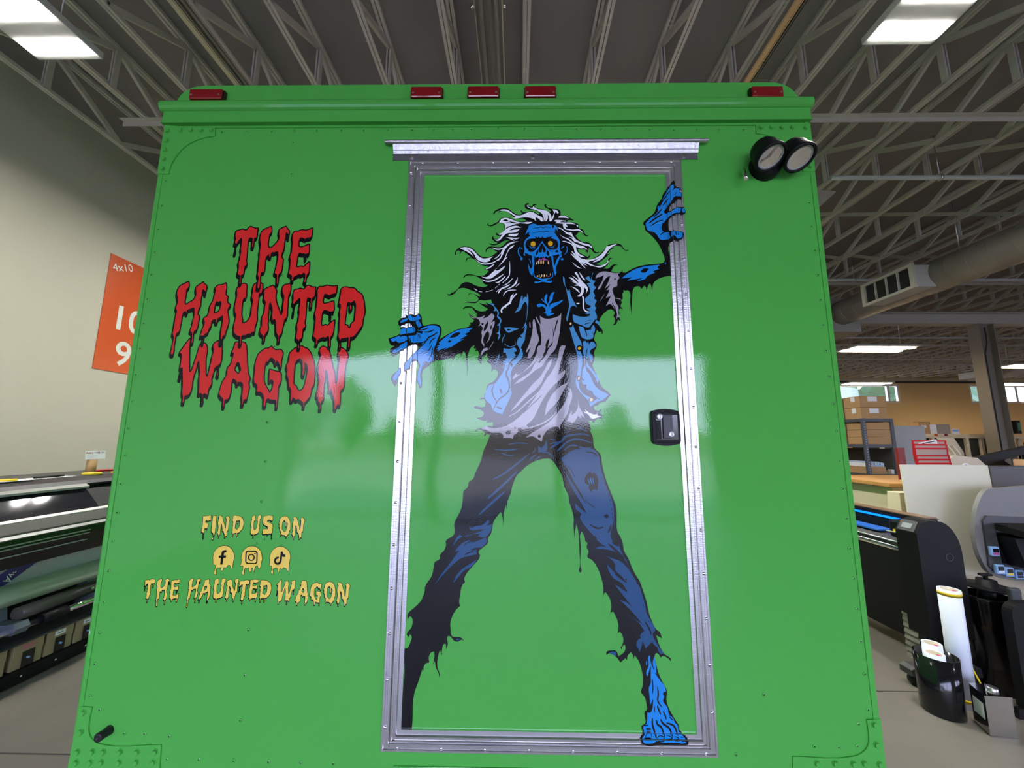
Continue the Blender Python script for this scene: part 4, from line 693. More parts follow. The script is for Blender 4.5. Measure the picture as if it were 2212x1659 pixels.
TITLE_K='''-8411,22162 -8375,22158 -8355,22134 -8318,21980 -8337,21813 -8358,21770 -8387,21736 -8400,21494 -8378,21406 -8361,21392 -8329,21401 -8248,21474 -8191,21543 -8128,21640 -8120,21669 -8153,21795 -8156,21862 -8138,21985 -8115,22034 -8086,22065 -8007,22117 -7896,22162 -7868,22161 -7844,22146 -7803,22073 -7740,22006 -7718,21945 -7717,21865 -7724,21808 -7730,21599 -7749,21562 -7775,21555 -7804,21574 -7833,21625 -7842,21543 -7837,21372 -7844,21294 -7862,21174 -7897,21084 -7888,21022 -7853,20985 -7834,20936 -7843,20568 -7874,20394 -7897,20352 -7935,20312 -7936,20089 -7954,19971 -7969,19944 -8002,19936 -7965,19875 -7950,19831 -7964,19681 -7952,19582 -7926,19471 -7774,19113 -7778,19232 -7764,19463 -7777,19572 -7824,19653 -7846,19745 -7849,19828 -7831,19943 -7805,20028 -7762,20069 -7690,20096 -7572,20122 -7567,20191 -7571,20228 -7583,20256 -7633,20278 -7662,20302 -7675,20332 -7685,20385 -7664,20521 -7664,20785 -7669,20837 -7702,20914 -7677,21081 -7653,21148 -7656,21480 -7662,21549 -7680,21638 -7682,21691 -7653,21872 -7625,21932 -7587,21974 -7571,21981 -7535,21990 -7453,21990 -7338,22040 -7267,22037 -7200,22023 -7161,22026 -7077,22055 -6980,22107 -6946,22100 -6929,22078 -6923,22046 -6935,21802 -6954,21680 -6980,21613 -7000,21594 -7047,21574 -7128,21575 -7163,21541 -7193,21526 -7237,21535 -7281,21564 -7318,21576 -7346,21575 -7355,21559 -7357,21515 -7345,21438 -7337,21423 -7317,21416 -7230,21433 -7058,21515 -7025,21511 -7007,21495 -6997,21470 -6982,21321 -6981,21178 -7002,21049 -7022,21018 -7024,20974 -7086,21005 -7071,20938 -7073,20890 -7151,20759 -7178,20884 -7186,20995 -7210,21012 -7277,21010 -7326,21032 -7338,21028 -7354,21006 -7356,20990 -7370,20723 -7362,20702 -7352,20698 -7262,20736 -7236,20736 -7167,20715 -7005,20880 -6970,20886 -6945,20870 -6932,20834 -6922,20543 -6953,20354 -7005,20277 -7010,20140 -7028,20027 -6981,20058 -6947,20062 -6898,20053 -6771,19995 -6718,20008 -6687,20003 -6674,19991 -6663,19965 -6663,19844 -6647,19932 -6627,19972 -6601,20004 -6554,20021 -6456,20019 -6391,20050 -6341,20065 -6287,20064 -6112,20035 -5985,20051 -5966,20044 -5950,20023 -5945,20000 -5955,19805 -5977,19681 -5998,19634 -6040,19608 -6140,19588 -6176,19558 -6215,19541 -6263,19550 -6313,19580 -6364,19594 -6383,19501 -6368,19441 -6360,19435 -6322,19438 -6080,19523 -6045,19517 -6024,19483 -5989,19209 -6013,19078 -6036,19021 -6036,18973 -6075,18995 -6094,18987 -6089,18878 -6098,18807 -5997,18872 -5963,18865 -5943,18829 -5954,18452 -5989,18261 -6047,18172 -6030,17975 -6058,17844 -6044,17816 -5984,17615 -5895,17290 -5813,17086 -5798,16976 -5793,16890 -5797,17141 -5784,17406 -5787,17474 -5824,17591 -5831,17649 -5806,17787 -5819,17808 -5824,17835 -5811,17989 -5819,18083 -5866,18183 -5871,18250 -5856,18392 -5873,18693 -5860,18894 -5893,19017 -5860,19198 -5874,19256 -5918,19282 -5930,19319 -5890,19691 -5896,19751 -5870,19895 -5860,19918 -5818,19965 -5764,19994 -5709,20008 -5642,20005 -5547,19974 -5445,19976 -5401,19967 -5345,19930 -5267,19842 -5175,19791 -5134,19760 -5095,19703 -5069,19645 -5016,19471 -4970,19168 -4972,19068 -5014,18853 -5018,18708 -5041,18584 -5077,18498 -5206,18292 -5266,18207 -5341,18147 -5397,18133 -5397,17933 -5418,17822 -5435,17795 -5479,17788 -5430,17703 -5420,17638 -5448,17460 -5484,17331 -5488,17288 -5493,17032 -5483,16688 -5518,16510 -5531,16485 -5590,16430 -5581,16292 -5579,16059 -5600,15950 -5613,15927 -5629,15920 -5648,15920 -5694,15937 -5702,15921 -5719,15830 -5739,15803 -5769,15799 -5791,15805 -5821,15836 -5834,15875 -5830,15962 -5853,16133 -5871,16199 -5917,16279 -5954,16394 -6006,16382 -6023,16388 -6038,16409 -6046,16577 -6083,16743 -6114,16938 -6127,16700 -6130,16445 -6115,16283 -6147,16106 -6154,16090 -6191,16053 -6180,15934 -6205,15813 -6228,15797 -6264,15797 -6280,15804 -6295,15822 -6301,15853 -6295,15963 -6304,16011 -6365,16083 -6377,16131 -6380,16189 -6419,16216 -6430,16239 -6437,16305 -6396,16523 -6389,16789 -6400,16884 -6431,16979 -6446,17061 -6456,17257 -6436,17388 -6389,17571 -6435,17688 -6442,17751 -6415,17886 -6401,17918 -6362,17964 -6315,17989 -6260,17989 -6157,17943 -6154,18046 -6165,18128 -6179,18154 -6201,18134 -6247,18113 -6290,18116 -6326,18128 -6362,18119 -6457,18059 -6475,17959 -6496,17910 -6520,17895 -6554,17895 -6582,17911 -6593,17938 -6578,18028 -6586,18085 -6610,18118 -6659,18150 -6678,18179 -6692,18256 -6670,18391 -6660,18770 -6666,18837 -6689,18885 -6697,18921 -6695,18994 -6665,19179 -6666,19363 -6658,19578 -6669,19640 -6685,19558 -6704,19505 -6754,19472 -6750,19284 -6769,19169 -6785,19143 -6834,19137 -6851,19144 -6867,19163 -6874,19279 -6870,19448 -6876,19456 -6915,19461 -6907,18937 -6921,18748 -6890,18667 -6887,18626 -6912,18499 -6938,18462 -6962,18446 -6967,18433 -6963,18294 -6985,18161 -7001,18112 -7045,18081 -7047,18062 -7036,17997 -6981,18003 -6956,17995 -6896,17952 -6791,17916 -6739,17873 -6661,17770 -6572,17600 -6517,17454 -6480,17272 -6459,17034 -6451,16754 -6489,16568 -6526,16520 -6528,16446 -6567,16249 -6586,16202 -6622,16147 -6713,16036 -6732,15897 -6746,15872 -6761,15865 -6793,15865 -6817,15879 -6828,15904 -6827,15972 -6834,16016 -6862,16044 -6960,16113 -6971,16115 -7017,16089 -7043,16087 -7085,16108 -7121,16146 -7133,16085 -7153,16057 -7210,16057 -7226,16069 -7236,16091 -7251,16391 -7267,16452 -7332,16549 -7351,16629 -7365,16750 -7440,16928 -7429,17073 -7469,17159 -7481,17209 -7452,17362 -7410,17439 -7415,17583 -7396,17705 -7383,17740 -7361,17783 -7259,17890 -7211,17930 -7147,17959 -7163,18053 -7201,18070 -7230,18093 -7256,18177 -7240,18304 -7236,18441 -7244,18493 -7261,18547 -7264,18594 -7246,18708 -7220,18782 -7222,18870 -7209,18981 -7234,19094 -7216,19387 -7220,19412 -7279,19363 -7315,19296 -7330,19199 -7335,18921 -7347,18882 -7368,18863 -7384,18858 -7406,18879 -7417,18912 -7422,18962 -7400,19180 -7412,19240 -7447,19275 -7462,19328 -7464,19378 -7449,19469 -7468,19575 -7472,19641 -7446,19827 -7408,19898 -7360,19922 -7289,19930 -7203,19960 -7160,19953 -7103,19925 -7057,19985 -7055,19991 -7079,19989 -7112,20002 -7128,20020 -7139,20048 -7147,20086 -7130,20191 -7129,20264 -7135,20301 -7149,20320 -7212,20265 -7244,20261 -7306,20280 -7360,20235 -7432,20198 -7444,20179 -7467,20068 -7500,20048 -7484,19866 -7491,19791 -7514,19640 -7546,19580 -7533,19373 -7532,19191 -7517,18999 -7550,18813 -7560,18790 -7608,18746 -7634,18577 -7643,18446 -7660,18334 -7682,18260 -7719,18217 -7709,18120 -7727,18007 -7747,17979 -7803,17979 -7819,17992 -7830,18014 -7829,18135 -7837,18191 -7844,18211 -7903,18285 -7925,18357 -7957,18658 -7976,18718 -8001,18687 -8025,18684 -8045,18691 -8060,18711 -8099,18820 -8113,18877 -8106,19069 -8120,19134 -8146,19207 -8150,18940 -8121,18828 -8135,18710 -8109,18577 -8108,18504 -8125,18391 -8145,18339 -8203,18244 -8197,18152 -8221,18024 -8244,18008 -8281,18008 -8298,18015 -8314,18034 -8320,18062 -8314,18157 -8324,18197 -8378,18231 -8410,18266 -8443,18318 -8460,18368 -8436,18542 -8413,18613 -8430,18756 -8431,18824 -8414,18939 -8370,19071 -8369,19346 -8377,19375 -8404,19402 -8427,19441 -8438,19505 -8434,19619 -8450,19714 -8467,19660 -8494,19636 -8524,19626 -8532,19108 -8506,18897 -8502,18811 -8525,18662 -8549,18573 -8547,18452 -8565,18325 -8578,18302 -8594,18293 -8640,18305 -8672,18266 -8704,18245 -8736,18239 -8791,18241 -8861,18195 -8954,18183 -8958,18165 -8956,18126 -8888,18119 -8832,18093 -8774,18001 -8724,17763 -8675,17399 -8628,17137 -8604,17057 -8537,16908 -8533,16876 -8560,16738 -8532,16621 -8534,16544 -8587,16125 -8596,16103 -8608,16093 -8637,16089 -8665,16100 -8675,16090 -8690,15959 -8705,15926 -8720,15920 -8765,15919 -8793,15935 -8803,15960 -8794,16096 -8818,16256 -8810,16412 -8822,16585 -8847,16641 -8886,16652 -8928,16648 -8934,16608 -8949,16583 -8967,16577 -9010,16583 -9031,16615 -9042,16701 -9068,16727 -9111,16752 -9106,16473 -9143,16226 -9168,16159 -9208,16108 -9247,16092 -9279,16087 -9273,15998 -9295,15875 -9317,15861 -9356,15860 -9372,15867 -9388,15885 -9408,16031 -9401,16117 -9419,16142 -9490,16200 -9530,16253 -9550,16300 -9556,16366 -9493,16756 -9456,16847 -9391,16964 -9373,17022 -9384,17106 -9365,17254 -9337,17304 -9280,17360 -9255,17454 -9237,17606 -9284,17614 -9306,17647 -9291,17761 -9237,17898 -9216,18043 -9199,18095 -9181,18115 -9154,18126 -9087,18127 -9083,18145 -9088,18160 -9120,18164 -9184,18189 -9261,18252 -9292,18298 -9323,18385 -9330,18476 -9328,18593 -9294,18881 -9298,18917 -9334,18976 -9354,19038 -9373,19186 -9371,19328 -9342,19550 -9347,19667 -9372,19763 -9356,19920 -9338,19957 -9306,19989 -9315,20136 -9308,20231 -9313,20249 -9352,20261 -9384,20284 -9409,20353 -9388,20568 -9391,20609 -9420,20718 -9398,20876 -9382,20918 -9384,21005 -9369,21111 -9399,21221 -9383,21407 -9383,21504 -9390,21530 -9423,21480 -9448,21462 -9500,21356 -9486,21119 -9499,21040 -9542,20993 -9579,21026 -9589,21086 -9560,21321 -9574,21367 -9618,21387 -9630,21426 -9604,21596 -9624,21666 -9635,21758 -9616,21923 -9597,21973 -9578,21998 -9533,22019 -9477,22025 -9395,22061 -9340,22066 -9241,22025 -9159,22132 -9119,22156 -9064,22159 -8900,22094 -8839,22110 -8813,22094 -8800,22065 -8808,21919 -8801,21788 -8808,21732 -8818,21666 -8838,21604 -8852,21588 -8886,21572 -8888,21406 -8913,21257 -8927,21244 -8952,21240 -8992,21252 -9009,21266 -9022,21304 -9023,21559 -9066,21578 -9089,21550 -9074,21025 -9081,20912 -9077,20880 -9046,20808 -9042,20764 -9061,20639 -9078,20609 -9110,20578 -9115,20467 -9133,20338 -9154,20284 -9191,20258 -9177,20116 -9143,20128 -9087,20131 -9029,20114 -8993,20083 -8976,20055 -8957,19986 -8961,19849 -8943,19675 -8959,19561 -8983,19480 -9011,19457 -9046,19447 -9051,19368 -9040,19041 -9027,18973 -8988,18847 -8988,18779 -8970,18769 -8924,18788 -8868,18837 -8829,18900 -8805,18971 -8805,19223 -8789,19364 -8793,19419 -8831,19499 -8843,19563 -8830,19705 -8837,19851 -8819,19977 -8798,20060 -8766,20101 -8685,20153 -8685,20185 -8720,20272 -8734,20334 -8721,20456 -8732,20723 -8724,20928 -8728,21014 -8746,21121 -8725,21325 -8744,21436 -8769,21523 -8782,21634 -8757,21832 -8727,21935 -8676,22018 -8641,22047
h-8119,21079 -8205,21044 -8239,21044 -8265,21053 -8284,20907 -8305,20877 -8340,20874 -8369,20885 -8383,20899 -8405,20946 -8426,20914 -8430,20646 -8425,20565 -8444,20435 -8470,20374 -8511,20354 -8542,20348 -8547,20331 -8527,20140 -8472,20126 -8452,20103 -8422,19888 -8375,19942 -8144,20063 -8106,20058 -8063,20013 -8064,20139 -8076,20266 -8084,20284 -8126,20305 -8151,20329 -8162,20353 -8166,20393 -8148,20515 -8125,20589 -8098,20873 -8097,20977 -8110,21062
-11000,20189 -10962,20184 -10941,20157 -10907,20020 -10921,19859 -10938,19823 -10974,19778 -10970,19738 -10983,19465 -10964,19402 -10948,19408 -10889,19462 -10772,19534 -10728,19602 -10710,19658 -10746,19778 -10749,19839 -10734,19957 -10695,20023 -10508,20168 -10473,20174 -10447,20158 -10418,20110 -10362,20077 -10330,20045 -10306,19972 -10303,19945 -10336,19611 -10358,19581 -10385,19587 -10419,19623 -10441,19676 -10450,19537 -10441,19333 -10458,19199 -10503,19068 -10491,19027 -10465,19016 -10443,18991 -10425,18934 -10422,18911 -10439,18784 -10439,18654 -10470,18443 -10493,18388 -10550,18343 -10542,18087 -10558,17967 -10572,17941 -10618,17932 -10597,17643 -10533,17167 -10515,17207 -10426,17624 -10370,17963 -10346,18038 -10312,18075 -10309,18174 -10329,18155 -10355,18149 -10379,18125 -10380,18157 -10399,18191 -10368,18415 -10311,18665 -10345,18728 -10355,18763 -10342,18892 -10304,18950 -10235,18993 -10207,19062 -10209,19147 -10187,19332 -10116,19480 -10098,19554 -10095,19639 -10079,19760 -10098,19779 -10110,19808 -10089,19941 -10020,20036 -9981,20065 -9931,20077 -9844,20077 -9741,20144 -9714,20147 -9695,20138 -9672,20098 -9638,19956 -9645,19797 -9641,19734 -9631,19709 -9579,19670 -9560,19634 -9568,19499 -9545,19450 -9458,19377 -9446,19352 -9462,19232 -9512,19140 -9438,18846 -9434,18760 -9439,18695 -9462,18531 -9494,18413 -9510,18279 -9528,18223 -9578,18174 -9579,18107 -9559,17933 -9526,17516 -9562,17291 -9598,17224 -9597,17118 -9582,17081 -9586,16902 -9597,16863 -9621,16840 -9648,16840 -9687,16869 -9706,16924 -9676,17113 -9678,17136 -9693,17160 -9729,17127 -9752,16967 -9778,16858 -9761,16768 -9759,16719 -9774,16609 -9798,16552 -9839,16493 -9839,16358 -9854,16250 -9868,16225 -9899,16219 -9915,16226 -9971,16275 -9989,16277 -9993,16221 -9973,16108 -9987,16000 -9999,15978 -10015,15970 -10070,15974 -10083,15985 -10094,16006 -10088,16117 -10101,16186 -10095,16238 -10107,16277 -10121,16287 -10156,16263 -10185,16260 -10210,16274 -10222,16297 -10228,16522 -10263,16804 -10257,16962 -10267,17038 -10312,17238 -10328,17122 -10375,16904 -10383,16789 -10379,16614 -10403,16421 -10446,16294 -10492,16239 -10534,16221 -10588,16210 -10587,16132 -10594,16071 -10602,16012 -10616,15987 -10632,15982 -10686,15985 -10702,15997 -10714,16021 -10712,16198 -10715,16218 -10751,16302 -10763,16401 -10768,16565 -10806,16857 -10812,16857 -10817,16839 -10831,16760 -10857,16743 -10880,16745 -10901,16759 -10912,16775 -10923,16817 -10895,17094 -10913,17110 -10925,17136 -10926,17321 -10917,17517 -10940,17590 -10984,17609 -11002,17630 -11007,17646 -10988,17774 -10752,18175 -10711,18232 -10673,18240 -10678,18275 -10691,18304 -10738,18327 -10751,18339 -10762,18363 -10746,18485 -10712,18606 -10709,18710 -10681,18913 -10688,18989 -10712,19104 -10857,19053 -10871,18945 -10890,18916 -10917,18912 -10936,18921 -10954,18945 -10973,18988 -10989,18977 -11004,18951 -11010,18917 -11007,18786 -11021,18626 -11021,18506 -11035,18392 -11057,18318 -11121,18270 -11132,18248 -11125,18114 -11142,17972 -11125,17785 -11144,17599 -11153,17573 -11178,17541 -11210,17534 -11252,17550 -11271,17566 -11295,17621 -11298,17715 -11278,17882 -11264,18124 -11269,18157 -11323,18259 -11326,18321 -11311,18451 -11307,18830 -11285,19025 -11287,19046 -11318,19104 -11332,19152 -11313,19324 -11296,19388 -11322,19518 -11361,19641 -11367,19705 -11358,19780 -11329,19919 -11298,19985 -11255,20043 -11215,20074
h-5396,19348 -5422,19325 -5407,19244 -5436,19094 -5461,19059 -5486,19046 -5521,19052 -5541,19080 -5560,19175 -5560,19248 -5552,19298 -5568,19313 -5574,19309 -5575,19120 -5596,18910 -5603,18719 -5529,18695 -5495,18646 -5481,18609 -5449,18740 -5374,18816 -5365,18944 -5361,19159 -5372,19285
h-9838,19329 -9886,19305 -9903,19305 -9945,19322 -9951,19317 -9958,19291 -9959,19107 -9895,19136 -9860,19168 -9846,19202 -9832,19281
h-6335,19045 -6356,19035 -6373,19008 -6372,18914 -6387,18762 -6374,18695 -6354,18684 -6311,18707 -6260,18718 -6198,18693 -6180,18707 -6136,18774 -6178,18784 -6194,18992 -6290,19034
h-9729,18835 -9790,18781 -9819,18766 -9835,18645 -9855,18616 -9892,18613 -9915,18621 -9931,18635 -9955,18691 -9952,18724 -9975,18719 -10002,18699 -10020,18522 -10039,18481 -10077,18430 -10090,18340 -10103,18304 -10127,18267 -10177,18252 -10195,18232 -10195,18181 -10209,18093 -10142,18074 -10108,18049 -10063,17972 -10040,17885 -10028,17765 -10042,17573 -10036,17456 -9986,17062 -9974,17033 -9926,17553 -9895,17750 -9931,17824 -9942,17875 -9927,17990 -9893,18065 -9874,18087 -9823,18130 -9724,18172 -9734,18417 -9712,18757
h-5535,18119 -5624,18099 -5710,18092 -5693,17951 -5670,17947 -5607,17911 -5530,17847 -5527,18074
-7983,17990 -7948,17983 -7883,17905 -7839,17874 -7791,17865 -7721,17881 -7679,17881 -7636,17870 -7586,17822 -7559,17771 -7546,17725 -7546,17662 -7574,17481 -7567,17264 -7585,17154 -7598,17128 -7567,17102 -7542,17047 -7525,16842 -7548,16678 -7598,16585 -7585,16419 -7578,15991 -7595,15884 -7609,15861 -7626,15854 -7667,15857 -7690,15881 -7691,16015 -7708,16077 -7735,16088 -7796,16083 -7853,16090 -7937,16128 -7948,16120 -7953,16104 -7951,16021 -7974,15899 -8001,15884 -8057,15884 -8082,15897 -8093,15922 -8114,16202 -8126,16241 -8171,16309 -8210,16339 -8237,16345 -8313,16337 -8339,16353 -8351,16391 -8357,16542 -8371,16584 -8382,16600 -8424,16620 -8452,16647 -8496,16784 -8484,17054 -8496,17218 -8494,17303 -8456,17546 -8407,17707 -8357,17772 -8223,17889 -8159,17920 -8075,17927
h-7962,17444 -7985,17428 -7992,17387 -8017,17339 -8082,17315 -8092,17299 -8098,17227 -8091,16975 -8081,16873 -8066,16800 -8052,16764 -8004,16677 -7885,16504 -7855,16589 -7851,16659 -7859,16710 -7872,16727 -7884,16730 -7922,16684 -7950,16678 -7977,16693 -7989,16718 -8012,17061 -7995,17201 -7980,17226 -7949,17232 -7752,17168 -7664,17153 -7751,17325 -7780,17250 -7797,17243 -7827,17249 -7845,17271 -7859,17336 -7879,17378 -7930,17433
h-7030,17427 -7084,17389 -7124,17326 -7127,17044 -7118,16777 -7100,16726 -7038,16685 -6978,16571 -6953,16545 -6932,16538 -6889,16563 -6859,16598 -6821,16709 -6794,16903 -6783,17040 -6786,17166 -6798,17200 -6810,17010 -6837,16878 -6851,16866 -6880,16862 -6925,16891 -6951,16967 -6945,17102 -6974,17354
h-9026,17294 -9045,17277 -9053,17253 -9064,17206 -9057,17168 -8970,17094 -8950,17121 -8955,17150 -9005,17276'''
